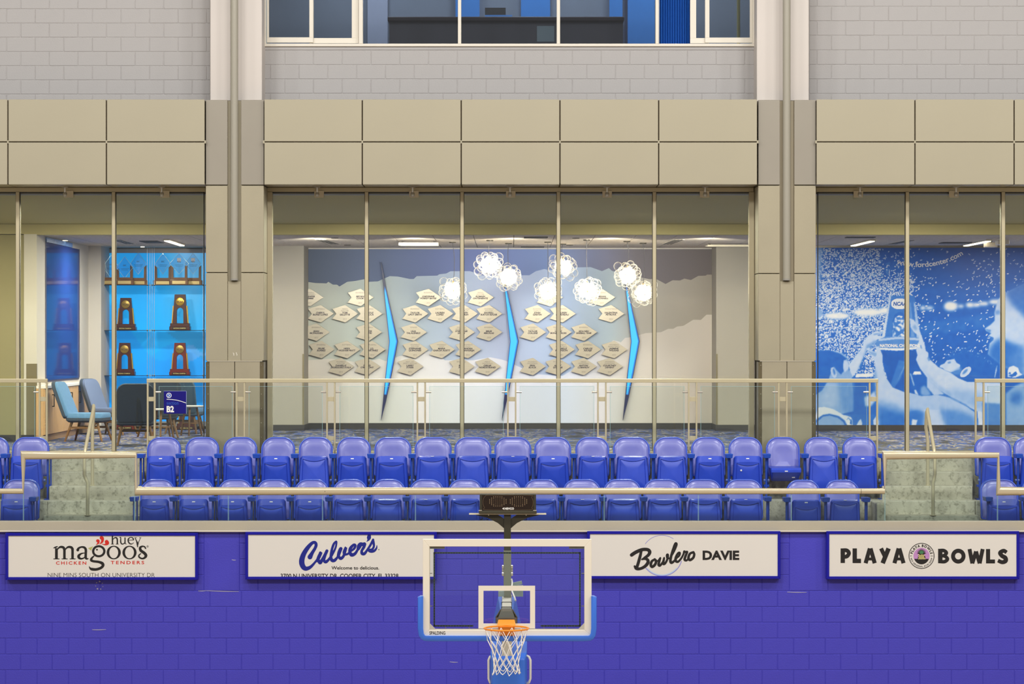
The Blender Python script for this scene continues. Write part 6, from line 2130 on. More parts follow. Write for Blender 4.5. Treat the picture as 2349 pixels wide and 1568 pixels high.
paint(pmask(A_([(710, 990), (790, 960), (850, 900), (880, 1010), (800, 1110), (720, 1110)]), 2), 0.72)
paint(pmask(A_([(570, 900), (720, 900), (700, 1000), (720, 1120), (870, 1150), (870, 1220), (430, 1215), (560, 1180)]), 2) * 0.85, 0.15)
paint(pmask(A_([(430, 1222), (880, 1222), (890, 1376), (700, 1376), (660, 1270), (600, 1376), (560, 1376), (550, 1260)]), 1) * 0.9, 0.2)
paint(pmask(A_([(830, 1300), (870, 1240), (900, 1300), (905, 1376), (840, 1376)])) * 0.9, 0.82)
# ---- dark backdrop between the arms
paint(pmask(B2_([(92, 680), (230, 700), (330, 760), (340, 960), (240, 985), (150, 930), (92, 760)]), 1) * 0.75, 0.14)
for p in ([(100, 670), (115, 680), (160, 830), (150, 840)], [(160, 890), (180, 890), (215, 965), (165, 940)]):
    paint(pmask(B2_(p), 1), 0.8)
paint(pmask(B2_([(245, 860), (290, 835), (340, 880), (380, 960), (300, 975), (250, 950)]), 2), 0.5)
# ---- second man: raised arm, shoulder, head in profile
paint(pmask(B2_([(330, 720), (400, 780), (480, 870), (560, 950), (420, 965), (330, 860)]), 1), 0.7)
paint(pmask(B2_([(95, -60), (150, -40), (200, 30), (240, 130), (300, 300), (310, 370), (345, 400), (345, 470), (480, 590), (640, 660), (760, 735), (870, 780), (1100, 800), (1320, 800), (1320, 1376), (1010, 1376), (1000, 1180), (900, 1130), (640, 985), (500, 900), (330, 730), (230, 600), (180, 490), (200, 430), (185, 370), (190, 300), (220, 250), (225, 180), (150, 120), (110, 60)])), 0.76)
paint(pmask(B2_([(130, 60), (170, 20), (200, 80), (180, 110)]), 2) * 0.7, 0.4)
paint(pmask(B2_([(236, 300), (250, 300), (262, 345), (245, 340)]), 1) * 0.8, 0.2)
paint(pmask(B2_([(330, 470), (350, 440), (372, 500), (350, 510)]), 1) * 0.8, 0.35)
paint(pmask(B2_([(230, 560), (340, 720), (500, 900), (660, 990), (640, 930), (480, 830), (330, 680)]), 3) * 0.55, 0.45)
paint(pmask(B2_([(560, 960), (900, 1120), (1090, 1190), (1090, 950), (850, 900), (640, 880)]), 6) * 0.6, 0.5)
paint(pmask(B2_([(270, 985), (450, 955), (620, 990), (830, 1095), (980, 1200), (1000, 1376), (580, 1376), (500, 1160), (270, 1150), (92, 1180), (92, 930)]), 1), 0.66)
paint(pmask(B2_([(92, 1150), (270, 1170), (300, 1200), (260, 1376), (92, 1376)]), 4) * 0.9, 0.2)
paint(pmask(B2_([(490, 1150), (600, 1150), (800, 1180), (960, 1260), (1000, 1376), (580, 1376)]), 5) * 0.8, 0.28)
paint(pmask(B2_([(120, 1376), (130, 1280), (200, 1295), (180, 1376)]), 1), 0.8)
paint(pmask(B2_([(550, 950), (700, 1010), (850, 1085), (900, 1130), (850, 1110), (700, 1040), (560, 965)]), 1) * 0.6, 0.25)
head = [(495, 590), (505, 565), (560, 540), (590, 505), (580, 470), (610, 440), (700, 380), (770, 335), (870, 335), (960, 385), (1080, 460), (1180, 520), (1255, 575), (1240, 650), (1210, 740), (1120, 780), (860, 785), (740, 735), (650, 665), (560, 630), (540, 605)]
paint(pmask(B2_(head)), 0.14)
paint(pmask(B2_([(495, 590), (505, 565), (560, 540), (590, 500), (690, 480), (720, 530), (770, 560), (760, 620), (700, 640), (650, 660), (560, 630), (540, 605)])), 0.76)
paint(pmask(B2_([(600, 520), (640, 515), (650, 535), (610, 545)]), 1) * 0.8, 0.3)
paint(pmask(B2_([(640, 660), (700, 630), (770, 580), (800, 640), (760, 700), (700, 690)]), 2) * 0.7, 0.4)
paint(emask(*B2_([(842, 655)])[0], 15.5, 8.0, 0, -0.75), 0.78)
paint(emask(*B2_([(835, 650)])[0], 8, 3.0, 1, -0.8), 0.35)
hn = np.clip(noise(1, 21) - 0.6, 0, 1)
paint(pmask(B2_([(560, 440), (620, 380), (760, 330), (900, 335), (1060, 440), (1250, 570), (1180, 540), (1000, 440), (860, 370), (720, 400), (640, 440)]), 2) * hn, 0.75)
paint(pmask(B2_([(1225, 720), (1245, 610), (1262, 560), (1256, 640), (1232, 735)])), 0.7)
# ---- large face at the far side
face = [(2297, 676), (2288, 690), (2284, 705), (2281, 718), (2282, 735), (2270, 746), (2259.5, 753), (2262, 758), (2274, 764), (2268, 770), (2279, 774), (2277, 781), (2270, 788), (2268, 800), (2266, 812), (2300, 840), (2400, 880), (2400, 600), (2349, 650)]
paint(pmask(face, 1), 0.74)
paint(pmask(B2_([(1160, 330), (1240, 240), (1320, 200), (1450, 260), (1620, 330), (1620, 740), (1260, 560), (1140, 440)]), 5) * 0.95, 0.18)
paint(pmask([(2306, 672), (2325, 655), (2400, 620), (2400, 720), (2362, 740), (2340, 715), (2322, 700)], 5) * 0.9, 0.2)
paint(pmask([(2282, 712), (2294, 712), (2297, 720), (2284, 722)], 2) * 0.8, 0.4)
paint(pmask(B2_([(1105, 80), (1180, 95), (1170, 125), (1140, 125)]), 1) * 0.8, 0.3)
paint(pmask(B2_([(1165, 185), (1215, 205), (1210, 235), (1180, 240)]), 1) * 0.8, 0.25)
paint(pmask(B2_([(1420, 500), (1620, 250), (1900, 300), (1900, 700), (1500, 700)]), 8) * 0.5, 0.45)
# cap and forearm at the edge, shoulder below
paint(pmask(B2_([(1400, 640), (1420, 590), (1480, 570), (1540, 600), (1560, 660), (1600, 690), (1500, 730), (1400, 720)])), 0.85)
paint(pmask(B2_([(1395, 700), (1430, 650), (1550, 650), (1540, 700), (1440, 730)])) * np.clip(noise(2, 33) + 0.4, 0, 1), 0.15)
paint(pmask(B2_([(1380, 940), (1500, 840), (1620, 790), (1900, 780), (1900, 1376), (1380, 1376)]), 2), 0.55)
paint(pmask(B2_([(1430, 960), (1560, 900), (1600, 1000), (1560, 1100), (1440, 1060)]), 6), 0.2)
paint(pmask(B2_([(1000, 1180), (1065, 1185), (1070, 1360), (1030, 1360)]), 1), 0.82)
paint(pmask(B2_([(1060, 1060), (1320, 1080), (1320, 1376), (1080, 1376)]), 2) * 0.8, 0.22)
tone = np.clip(tone + noise(3, 77) * 0.012, 0, 1)
STOPS = [(0.0, (0, 70, 160)), (0.13, (8, 90, 190)), (0.3, (62, 122, 206)), (0.5, (112, 154, 216)), (0.72, (168, 188, 228)), (0.9, (214, 216, 226)), (1.0, (226, 224, 226))]
tp = [p for p, _ in STOPS]
rgb = np.stack([np.interp(tone, tp, [c[k] for _, c in STOPS]) for k in range(3)], -1)
# glass reflection painted in: greyer and more violet towards the upper far corner
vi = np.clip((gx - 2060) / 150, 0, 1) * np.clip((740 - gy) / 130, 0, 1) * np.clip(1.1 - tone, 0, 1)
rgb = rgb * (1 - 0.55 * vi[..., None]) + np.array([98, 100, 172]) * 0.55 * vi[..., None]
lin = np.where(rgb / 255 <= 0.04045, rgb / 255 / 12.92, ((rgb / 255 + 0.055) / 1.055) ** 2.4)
DM = 45.9
mu = thing('confetti_mural', 'wall-size blue photograph print of men raising a trophy in confetti', 'mural', (PX(2100, DM), YD(DM), PZ(MY1, DM)))
xs = (gx - 1174.5) * DM / F_PX - WLOC[mu.name][0]
zs = CAM_Z - (gy - 784.0) * DM / F_PX - WLOC[mu.name][2]
co = np.stack([xs, np.full_like(xs, -0.004), zs], -1).reshape(-1, 3).astype(np.float32)
idx = np.arange(MH * MW).reshape(MH, MW)
qd = np.stack([idx[1:, :-1], idx[1:, 1:], idx[:-1, 1:], idx[:-1, :-1]], -1).reshape(-1, 4)
me = bpy.data.meshes.new('mural_print')
me.vertices.add(len(co))
me.vertices.foreach_set('co', co.ravel())
me.loops.add(qd.size)
me.loops.foreach_set('vertex_index', qd.ravel().astype(np.int32))
me.polygons.add(len(qd))
me.polygons.foreach_set('loop_start', np.arange(0, qd.size, 4, dtype=np.int32))
me.update(calc_edges=True)
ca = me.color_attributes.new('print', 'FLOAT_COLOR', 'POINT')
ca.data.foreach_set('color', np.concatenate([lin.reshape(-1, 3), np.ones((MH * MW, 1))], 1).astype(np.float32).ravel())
me.materials.append(M_PRINT)
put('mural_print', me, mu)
part('mural_panel', MB().box(PX(MX0, DM), PX(MX1 - 1, DM), YD(DM), YD(45.95), PZ(MY1 - 1, DM), PZ(MY0, DM)), M_WHITEWALL, mu)
le = MB()
zm = lambda u, v: (PX(u, DM), PZ(v, DM))
um = DM / F_PX
# curved web address along the arena board
s_, r_ = 'www.fordcenter.com', 188.0
cx_, cy_ = 2110.0, 424.0
a = math.radians(16.5)
for c in s_:
    adv = GLY['adv'].get(c, 0.4) * 11.2 * 1.12
    gl_ = GLY.get((c, 'b'))
    am_ = a - adv / 2 / r_
    if gl_:
        pts = []
        for ux, uy in gl_[0]:
            q, rr = (ux * 11.2 * 1.12 - adv / 2), r_ - uy * 11.2
            X = cx_ - math.sin(am_) * rr + q * math.cos(am_)
            Y = cy_ + math.cos(am_) * rr + q * math.sin(am_) * 1
            pts.append((PX(X, DM), YD(DM) - 0.0052, PZ(Y, DM)))
        le.add(pts, gl_[1])
    a -= adv / r_
text(le, 'NATIONAL CHAMPIONS', PX(2064, DM), PZ(795.5, DM), 6.4 * um, YD(DM) - 0.0052, 'k', fit=92 * um)
part('pale_print_lettering', le, mat('print_white', (214, 214, 222), 0.55), mu)
le = MB()
text(le, 'NCAA', PX(2063.5, DM), PZ(700.5, DM), 8.2 * um, YD(DM) - 0.0052, 'k', fit=30 * um, shear=0.15)
part('blue_print_lettering', le, mat('print_blue', (24, 84, 170), 0.55), mu)

# ================================================================== basketball stand in front of the blue wall
DBK = 28.4
uB = DBK / F_PX
K_ = lambda px, d=DBK: PX(px, d)
Z_ = lambda py, d=DBK: PZ(py, d)
yK = YD(DBK)
M_WHITEF = mat('backboard_white', (240, 232, 214), 0.4)
M_PAD = mat('blue_pad_vinyl', (62, 118, 224), 0.35)
M_ORANGE = mat('rim_orange', (255, 150, 30), 0.35)
M_GREYST = mat('stand_grey_steel', (196, 190, 172), 0.45)
M_OLIVEST = mat('post_dark_olive', (58, 54, 40), 0.4)
M_POSTG = mat('post_grey_green', (124, 126, 108), 0.45)
XB = K_(1162.5)
hoop = thing('basketball_stand', 'portable basketball stand with glass backboard, orange rim and white net', 'basketball hoop', (XB, yK + 2.3, 0.0))
x0, x1, z0, z1 = K_(970), K_(1357), Z_(1458), Z_(1236)
gx0, gx1, gz0, gz1 = K_(985), K_(1340.5), Z_(1444), Z_(1253)
fr = MB()
for poly in ([(x0, z1), (x1, z1), (gx1, gz1), (gx0, gz1)], [(x0, z0), (x1, z0), (gx1, gz0), (gx0, gz0)], [(x0, z0), (x0, z1), (gx0, gz1), (gx0, gz0)], [(x1, z0), (x1, z1), (gx1, gz1), (gx1, gz0)]):
    fr.prism(poly, yK, yK + 0.045)
bf = part('backboard_frame', fr, M_WHITEF, hoop, bevel=0.003)
lip = MB()
for a, b, c, d in ((gx0 - 0.002, gx1 + 0.002, gz0 - 0.003, gz0 + 0.010), (gx0 - 0.002, gx0 + 0.006, gz0, gz1)):
    lip.box(a, b, yK + 0.012, yK + 0.03, c, d)
put('frame_lip', lip.mesh('frame_lip', M_GREYST, off=WLOC[hoop.name]), bf)
part('backboard_glass', MB().box(gx0 - 0.01, gx1 + 0.01, yK + 0.016, yK + 0.026, gz0 - 0.01, gz1 + 0.01), glass('backboard_glass', (0.93, 0.95, 0.96), 1.0), hoop)
for sx in (gx0, gx1):
    s = 1 if sx == gx0 else -1
    cb = MB().prism([(sx, gz0), (sx + s * 0.075, gz0), (sx, gz0 + 0.075)], yK + 0.004, yK + 0.014)
    part('corner_plate', cb, M_GREYST, hoop)
    part('top_bracket', MB().box(min(sx, sx + s * 0.165), max(sx, sx + s * 0.165), yK + 0.028, yK + 0.045, gz1 - 0.026, gz1 + 0.004), M_GREYST, hoop)
# shooter square
sq = MB()
a0, a1, b0, b1 = K_(1097.5), K_(1227.5), Z_(1441), Z_(1343)
w = 11.5 * uB
for a, b, c, d in ((a0, a1, b1 - w, b1), (a0, a1, b0, b0 + w), (a0, a0 + w, b0 + w, b1 - w), (a1 - w, a1, b0 + w, b1 - w)):
    sq.box(a, b, yK + 0.012, yK + 0.0162, c, d)
part('target_square', sq, M_WHITEF, hoop)
# perimeter light strip: dark green track with black diodes
st_, dd = MB(), MB()
sx0, sx1, sz0, sz1 = K_(996), K_(1330.5), Z_(1435.5), Z_(1268)
hw = 1.7 * uB
segs = [((sx0, sz1), (sx1, sz1)), ((sx0, sz0), (sx0, sz1)), ((sx1, sz0), (sx1, sz1)), ((sx0, sz0), (K_(1084), sz0)), ((K_(1242), sz0), (sx1, sz0))]
for (ax, az), (bx, bz) in segs:
    st_.box(min(ax, bx) - hw, max(ax, bx) + hw, yK + 0.028, yK + 0.040, min(az, bz) - hw, max(az, bz) + hw)
    L = math.hypot(bx - ax, bz - az)
    n = int(L / (6.0 * uB))
    for i in range(n):
        t_ = (i + 0.5) / n
        cx, cz = ax + (bx - ax) * t_, az + (bz - az) * t_
        hx, hz = (1.7 * uB, 0.8 * uB) if abs(bx - ax) > abs(bz - az) else (0.8 * uB, 1.7 * uB)
        dd.box(cx - hx, cx + hx, yK + 0.0265, yK + 0.03, cz - hz, cz + hz)
ls = part('light_strip', st_, mat('strip_green', (92, 118, 92), 0.5), hoop)
o = put('diode', dd.mesh('diode', mat('strip_black', (16, 20, 18), 0.5), off=WLOC[hoop.name]), ls)
o['kind'] = 'stuff'
cp = MB()
for px, py0, py1 in ((1022, 1437, 1444), (1076, 1437, 1444), (1248, 1437, 1444), (1301, 1437, 1444)):
    cp.box(K_(px) - 0.003, K_(px) + 0.003, yK + 0.028, yK + 0.036, Z_(py1), Z_(py0))
for py in (1315, 1390):
    cp.box(gx1 - 0.03, gx1, yK + 0.028, yK + 0.036, Z_(py) - 0.004, Z_(py) + 0.004)
    cp.box(gx0, gx0 + 0.03, yK + 0.028, yK + 0.036, Z_(py) - 0.004, Z_(py) + 0.004)
put('strip_clip', cp.mesh('strip_clip', M_CLAMP, off=WLOC[hoop.name]), ls)['kind'] = 'stuff'
le = MB()
text(le, 'SPALDING', K_(1003.5), Z_(1454.6), 7.2 * uB, yK - 0.001, 'b', fit=37 * uB)
put('lettering', le.mesh('lettering', M_INK, off=WLOC[hoop.name]), bf)
# padding round the lower corners
path = [(K_(965.5), Z_(1372)), (K_(965.5), Z_(1455)), (K_(968), Z_(1461)), (K_(974), Z_(1464)), (K_(1350), Z_(1464)), (K_(1356.5), Z_(1461)), (K_(1359), Z_(1455)), (K_(1359), Z_(1372))]


def pad_loop(ox, oz, nx, nz, h0, h1):
    """Cross-section of the pad across its run: nx,nz is the outward direction."""
    sec = [(-h0, -0.035), (h1 * 0.5, -0.038), (h1 * 0.92, -0.028), (h1, -0.008), (h1, 0.055), (h1 * 0.85, 0.07), (-h0, 0.07)]
    return [(ox + nx * a, yK + b, oz + nz * a) for a, b in sec]


loops = []
ctr = [(x0 + 0.004, Z_(1366), -1, 0), (x0 + 0.004, Z_(1369), -1, 0), (x0 + 0.004, Z_(1440), -1, 0), (x0 + 0.010, Z_(1452), -0.92, -0.38), (x0 + 0.02, z0 + 0.01, -0.70, -0.70), (x0 + 0.035, z0 + 0.004, -0.38, -0.92), (x0 + 0.09, z0 + 0.004, 0, -1),
       (x1 - 0.09, z0 + 0.004, 0, -1), (x1 - 0.035, z0 + 0.004, 0.38, -0.92), (x1 - 0.02, z0 + 0.01, 0.70, -0.70), (x1 - 0.010, Z_(1452), 0.92, -0.38), (x1 - 0.004, Z_(1440), 1, 0), (x1 - 0.004, Z_(1369), 1, 0), (x1 - 0.004, Z_(1366), 1, 0)]
for i, (ox, oz, nx, nz) in enumerate(ctr):
    k = 0.55 if i in (0, len(ctr) - 1) else 1.0
    loops.append(pad_loop(ox, oz, nx, nz, 0.0, 0.060 * k))
part('bottom_pad', MB().loft(loops, True, True), M_PAD, hoop, smooth=True)
# rim, its mounting plate and braces
zr = 3.048 - 0.0
dr_ = DBK - 0.375
yR = YD(dr_)
zr = PZ(1440.5, dr_)
Rr = 0.2375
XR = PX(1161.7, dr_)
part('rim', MB().tube([(XR + Rr * math.cos(2 * PI * i / 40), yR + Rr * math.sin(2 * PI * i / 40), zr) for i in range(40)], 0.0095, 10, closed=True), M_ORANGE, hoop, smooth=True)
pl = MB()
pl.box(XR - 0.088, XR + 0.088, yK - 0.014, yK + 0.002, Z_(1462), Z_(1424))
pl.add([(XR - 0.088, yK - 0.012, zr + 0.055), (XR + 0.088, yK - 0.012, zr + 0.055), (XR + 0.088, yK - 0.012, zr + 0.03), (XR - 0.088, yK - 0.012, zr + 0.03),
        (XR - 0.10, yR + Rr - 0.01, zr + 0.016), (XR + 0.10, yR + Rr - 0.01, zr + 0.016), (XR + 0.10, yR + Rr - 0.01, zr - 0.004), (XR - 0.10, yR + Rr - 0.01, zr - 0.004)],
       [(0, 1, 5, 4), (3, 7, 6, 2), (0, 4, 7, 3), (1, 2, 6, 5), (4, 5, 6, 7)])
pl.add([(XR - 0.08, yK - 0.012, zr), (XR + 0.08, yK - 0.012, zr), (XR + 0.08, yK - 0.012, Z_(1460)), (XR - 0.08, yK - 0.012, Z_(1460)), (XR - 0.09, yR + Rr * 0.9, zr - 0.006), (XR + 0.09, yR + Rr * 0.9, zr - 0.006)],
       [(0, 4, 5, 1), (3, 2, 5, 4), (0, 3, 4), (1, 5, 2)])
part('rim_bracket', pl, M_ORANGE, hoop, bevel=0.003)
hk = MB()
for i in range(12):
    q = 2 * PI * (i + 0.5) / 12
    hk.tube([(XR + (Rr - 0.006) * math.cos(q), yR + (Rr - 0.006) * math.sin(q), zr - 0.006), (XR + (Rr - 0.012) * math.cos(q), yR + (Rr - 0.012) * math.sin(q), zr - 0.02)], 0.004, 5)
part('net_hook', hk, M_ORANGE, hoop, kind='stuff')
# net: knotted diamond mesh
levels = [(0.0, Rr - 0.010), (0.105, 0.198), (0.20, 0.163), (0.285, 0.143), (0.355, 0.135), (0.415, 0.137), (0.465, 0.147)]
nr = random.Random(3)
nodes = []
for k, (dz, r) in enumerate(levels):
    row = []
    for i in range(12):
        q = 2 * PI * (i + 0.5 * (k % 2) + 0.5) / 12 + nr.uniform(-0.05, 0.05) * (k > 0)
        rr = r + nr.uniform(-0.008, 0.008) * (k > 0)
        row.append((XR + rr * math.cos(q), yR + rr * math.sin(q), zr - 0.018 - dz + nr.uniform(-0.01, 0.01) * (k > 1)))
    nodes.append(row)
net = MB()
for k in range(len(levels) - 1):
    for i in range(12):
        a = nodes[k][i]
        for b in (nodes[k + 1][i], nodes[k + 1][i - 1] if k % 2 == 0 else nodes[k + 1][(i + 1) % 12]):
            if k == len(levels) - 2:
                m_ = ((a[0] + b[0]) / 2, (a[1] + b[1]) / 2, (a[2] + b[2]) / 2 - 0.008)
                net.tube([a, m_, b], 0.0042, 6)
            else:
                net.tube([a, b], 0.0038, 6)
    for i in range(12):
        net.sphere(nodes[k + 1][i], 0.0065, 6, 4)
part('net', net, mat('net_white', (248, 244, 236), 0.8), hoop, smooth=True)
# boom, bracket behind the glass, mast, base
yb0, yb1 = yK + 0.10, YD(30.2)
zt_b = PZ(1362, 30.2)
part('boom', MB().box(XR - 0.052, XR + 0.052, yb0 + 0.1, yb1 + 0.2, zt_b - 0.16, zt_b), mat('boom_white', (238, 230, 214), 0.4), hoop, bevel=0.006)
br = MB()
P0 = [(XR - 0.055, yb0 + 0.15, zt_b - 0.01), (XR + 0.055, yb0 + 0.15, zt_b - 0.01), (XR + 0.10, yK + 0.05, Z_(1421)), (XR - 0.10, yK + 0.05, Z_(1421))]
br.add(P0 + [(x, y + 0.02, z - 0.03) for x, y, z in P0], [(0, 3, 2, 1), (4, 5, 6, 7), (0, 1, 5, 4), (1, 2, 6, 5), (2, 3, 7, 6), (3, 0, 4, 7)])
br.box(XR - 0.112, XR + 0.112, yK + 0.045, yK + 0.06, Z_(1436), Z_(1417))
part('mount_bracket', br, M_GREYST, hoop, bevel=0.003)
sd = MB()
for s in (-1, 1):
    sd.add([(XR + s * 0.058, yb0 + 0.2, zt_b - 0.02), (XR + s * 0.11, yK + 0.05, Z_(1415)), (XR + s * 0.11, yK + 0.05, Z_(1436)), (XR + s * 0.058, yb0 + 0.2, zt_b - 0.2),
            (XR + s * 0.068, yb0 + 0.2, zt_b - 0.02), (XR + s * 0.118, yK + 0.055, Z_(1415)), (XR + s * 0.118, yK + 0.055, Z_(1436)), (XR + s * 0.068, yb0 + 0.2, zt_b - 0.2)],
           [(0, 1, 2, 3), (7, 6, 5, 4), (0, 4, 5, 1), (1, 5, 6, 2), (2, 6, 7, 3), (3, 7, 4, 0)])
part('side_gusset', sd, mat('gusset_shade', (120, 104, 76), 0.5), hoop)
strap = MB()
for yy in (yb0 + 0.2, yb0 + 0.72):
    strap.box(XR - 0.058, XR + 0.058, yy, yy + 0.03, zt_b - 0.17, zt_b + 0.006)
part('boom_strap', strap, mat('strap_dark', (84, 84, 80), 0.5), hoop)
bo = MB()
for s in (-1, 1):
    bo.lathe([(0.010, -0.008), (0.012, 0.0)], (XR + s * 0.09, yK + 0.045, Z_(1424)), 10, 'y')
part('bracket_bolt', bo, M_CLAMP, hoop, smooth=True)
padb = MB()
for s in (-1, 1):
    padb.add([(XR + s * 0.07, yb0 + 0.2, zt_b - 0.03), (XR + s * 0.13, yb0 + 0.2, zt_b - 0.32), (XR + s * 0.10, yb1, zt_b - 0.03), (XR + s * 0.16, yb1, zt_b - 0.32),
              (XR + s * 0.055, yb0 + 0.2, zt_b - 0.03), (XR + s * 0.055, yb0 + 0.2, zt_b - 0.32), (XR + s * 0.055, yb1, zt_b - 0.03), (XR + s * 0.055, yb1, zt_b - 0.32)],
             [(0, 1, 3, 2), (4, 6, 7, 5), (0, 4, 5, 1), (2, 3, 7, 6), (0, 2, 6, 4), (1, 5, 7, 3)])
part('boom_pad', padb, M_PAD, hoop)
dM = 30.6
part('mast', MB().box(XR - 0.06, XR + 0.06, YD(30.45), YD(30.7), 0.3, zt_b - 0.05), M_GREYST, hoop, bevel=0.006)
zpb = PZ(1499, 30.4)
part('mast_pad', MB().add([(PX(1130, 30.4), YD(30.4), zpb - 0.06), (PX(1203, 30.4), YD(30.4), zpb - 0.06), (PX(1210, 30.4), YD(30.5), zpb), (PX(1123, 30.4), YD(30.5), zpb), (PX(1129, 30.4), YD(30.3), 0.3), (PX(1203, 30.4), YD(30.3), 0.3), (PX(1212, 30.4), YD(31.1), 0.3), (PX(1120, 30.4), YD(31.1), 0.3), (PX(1210, 30.4), YD(31.1), zpb + 0.12), (PX(1128, 30.4), YD(31.1), zpb + 0.12)],
                          [(0, 1, 2, 3), (4, 5, 1, 0), (1, 5, 6, 8, 2), (0, 3, 9, 7, 4), (3, 2, 8, 9), (7, 9, 8, 6), (4, 7, 6, 5)]), M_PAD, hoop, bevel=0.012)
for pxs in ((1130, 1121, -1), (1205, 1216.5, 1)):
    a, b, s = pxs
    hpts = [(PX(a, 30.5), YD(30.55), PZ(1503, 30.5)), (PX(b - s * 3, 30.5), YD(30.5), PZ(1506, 30.5)), (PX(b, 30.5), YD(30.5), PZ(1513, 30.5)), (PX(b, 30.5), YD(30.5), PZ(1556, 30.5)), (PX(b - s * 3, 30.5), YD(30.5), PZ(1564, 30.5)), (PX(a, 30.5), YD(30.55), PZ(1570, 30.5))]
    part('grab_handle', MB().tube(hpts, 0.0145, 10), mat('handle_white', (236, 230, 216), 0.4), hoop, smooth=True)
part('base_box', MB().box(XR - 0.5, XR + 0.5, YD(30.2), YD(32.6), 0.06, 0.32), M_PAD, hoop, bevel=0.02)
part('wheel', MB().box(XR - 0.45, XR - 0.35, YD(30.4), YD(30.55), 0.0, 0.1).box(XR + 0.35, XR + 0.45, YD(30.4), YD(30.55), 0.0, 0.1).box(XR - 0.45, XR - 0.35, YD(32.3), YD(32.45), 0.0, 0.1).box(XR + 0.35, XR + 0.45, YD(32.3), YD(32.45), 0.0, 0.1), M_INK, hoop)
jb_ = MB().cbox((PX(1186, 29.6), YD(29.6), PZ(1337.5, 29.6)), (0.115, 0.06, 0.035), Matrix.Rotation(math.radians(-12), 3, 'Y'))
jb_.box(PX(1176, 29.6), PX(1200, 29.6), YD(29.62), YD(29.7), PZ(1368, 29.6), PZ(1343, 29.6)).box(PX(1143, 29.6), PX(1156, 29.6), YD(29.62), YD(29.7), PZ(1368, 29.6), PZ(1356, 29.6))
part('junction_box', jb_, mat('box_grey_green', (132, 146, 140), 0.5), hoop)
cbp = MB().tube(catmull([(PX(1173.5, 29.6), YD(29.55), PZ(1326, 29.6)), (PX(1175, 29.6), YD(29.55), PZ(1335, 29.6)), (PX(1174, 29.6), YD(29.5), PZ(1350, 29.6)), (PX(1180, 29.4), YD(29.4), PZ(1368, 29.4)), (PX(1183, 29.3), YD(29.3), PZ(1377, 29.3))], 4), 0.009, 6)
part('white_cable', cbp, mat('cable_white', (236, 232, 224), 0.5), hoop, smooth=True)

# ---- shot clock on its own post
DC = 29.8
uc = DC / F_PX
C_ = lambda px: PX(px, DC)
ZC_ = lambda py: PZ(py, DC)
yC = YD(DC)
clk = thing('shot_clock', 'dark boxy shot clock with two dotted zeros above the backboard', 'clock', (C_(1164), yC, zt_b))
part('clock_post', MB().box(C_(1156), C_(1172), yC - 0.02, yC + 0.06, zt_b + 0.001, ZC_(1180)), M_OLIVEST, clk, bevel=0.003)
part('post_sleeve', MB().box(C_(1155.2), C_(1172.8), yC - 0.024, yC + 0.064, zt_b + 0.001, ZC_(1262)), M_POSTG, clk, bevel=0.003)
pb = MB()
for s, px in ((-1, 1150), (1, 1178)):
    for py in (1299, 1316):
        pb.lathe([(0.008, -0.02), (0.012, -0.014), (0.012, 0.014), (0.008, 0.02)], (C_(1153.5 if s < 0 else 1174.5), yC - 0.02, ZC_(py)), 8)
    pb.box(C_(1151.5 if s < 0 else 1172.5), C_(1155.5 if s < 0 else 1176.5), yC - 0.015, yC + 0.05, ZC_(1318), ZC_(1298))
part('post_clamp', pb, M_CLAMP, clk)
part('mount_plate', MB().box(C_(1076), C_(1253), yC - 0.02, yC + 0.07, ZC_(1179.6), ZC_(1177)), mat('mount_plate_metal', (216, 206, 180), 0.4), clk)
for s in (-1, 1):
    cx = 1164
    g_ = MB().prism([(C_(cx + s * 8), ZC_(1211)), (C_(cx + s * 22), ZC_(1199)), (C_(cx + s * 46), ZC_(1187)), (C_(cx + s * 72), ZC_(1181)), (C_(cx + s * 72), ZC_(1179.6)), (C_(cx + s * 22), ZC_(1179.6)), (C_(cx + s * 8), ZC_(1189))], yC + 0.0, yC + 0.012)
    gg = part('gusset_arm', g_, M_OLIVEST, clk)
    sc_ = MB().lathe([(0.006, -0.004), (0.006, 0.0)], (C_(cx + s * 43), yC, ZC_(1180.8)), 8, 'y')
    put('screw', sc_.mesh('screw', M_CLAMP, off=WLOC[clk.name]), gg)
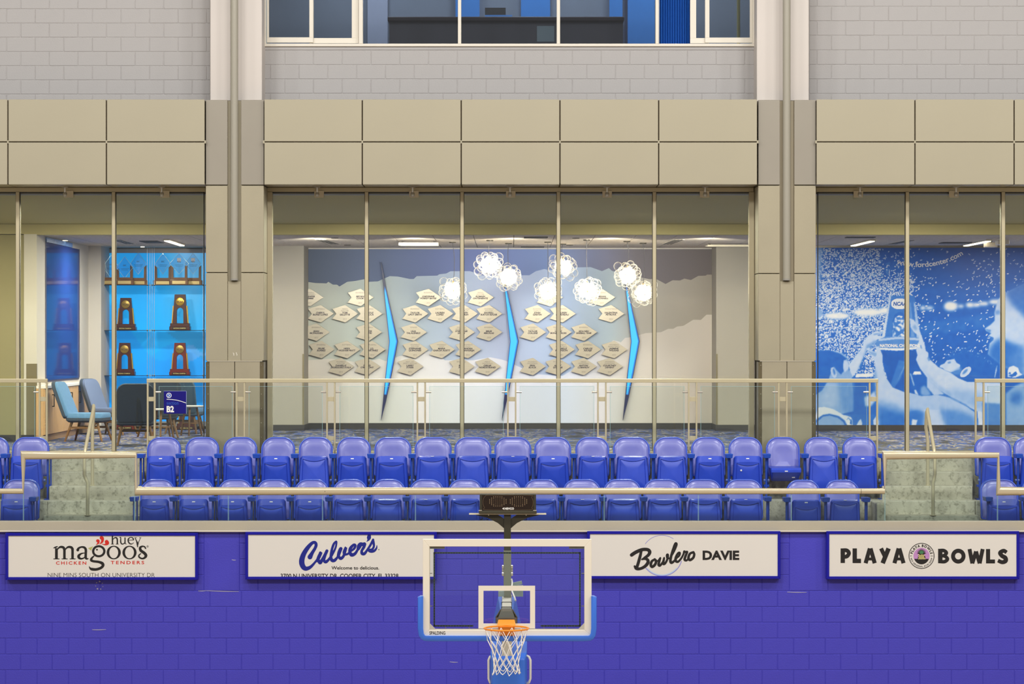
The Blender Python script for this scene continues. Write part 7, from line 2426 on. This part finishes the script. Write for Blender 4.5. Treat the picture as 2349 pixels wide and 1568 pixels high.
part('clock_case', MB().box(C_(1100.5), C_(1229.5), yC - 0.06, yC + 0.08, ZC_(1171.5), ZC_(1132.3)), M_OLIVEST, clk, bevel=0.004)
part('clock_tray', MB().box(C_(1098.5), C_(1231), yC - 0.075, yC + 0.085, ZC_(1176.8), ZC_(1170)), mat('clock_tray_olive', (64, 60, 44), 0.4), clk, bevel=0.004)
fc = MB().box(C_(1106), C_(1223.5), yC - 0.066, yC - 0.058, ZC_(1169), ZC_(1134.5))
face = part('clock_face', fc, mat('clock_face_brown', (40, 26, 16), 0.15), clk)
tc_ = lambda u, v: (C_(1080 + u / 11.2), ZC_(1100 + v / 11.2))
yF = yC - 0.0675
ol = MB()
out = [(400, 385), (1490, 385), (1560, 440), (1600, 560), (1570, 700), (1480, 762), (420, 762), (350, 700), (310, 570), (340, 450)]
oc = catmull([(*p, 7) for p in out + [out[0]]], 5)
stroke(ol, oc, yF, tc_, round_ends=False, smooth=False)
put('face_outline', ol.mesh('face_outline', mat('outline_tan', (112, 92, 66), 0.4), off=WLOC[clk.name]), face)
dg = MB()
for cx in (695, 1225):
    for i in range(9):
        for j in range(8):
            u, v = cx - 212 + i * 53, 425 + j * 34
            e = ((u - cx) / 235) ** 2 + ((v - 545) / 150) ** 2
            if e < 1.02:
                disc(dg, u, v, 8.5 if e > 0.45 else 5, yF, tc_, 6)
o = put('digit_dots', dg.mesh('digit_dots', mat('digit_tan', (190, 160, 120), 0.5), off=WLOC[clk.name]), face)
o['kind'] = 'stuff'
le = MB()
text(le, 'NEVCO', tc_(990, 0)[0], tc_(0, 752)[1], 48 / 11.2 * uc, yF, 'k', fit=240 / 11.2 * uc)
le.flat([tc_(806, 728), tc_(856, 698), tc_(856, 758)], yF)
put('lettering', le.mesh('lettering', mat('clock_white', (244, 240, 232), 0.5), off=WLOC[clk.name]), face)
ck = MB()
for s in (0, 1):
    ck.box(C_(1098 + s * 125), C_(1105.5 + s * 125), yC - 0.078, yC - 0.06, ZC_(1170.3), ZC_(1168.4))
part('latch', ck, M_CLAMP, clk)
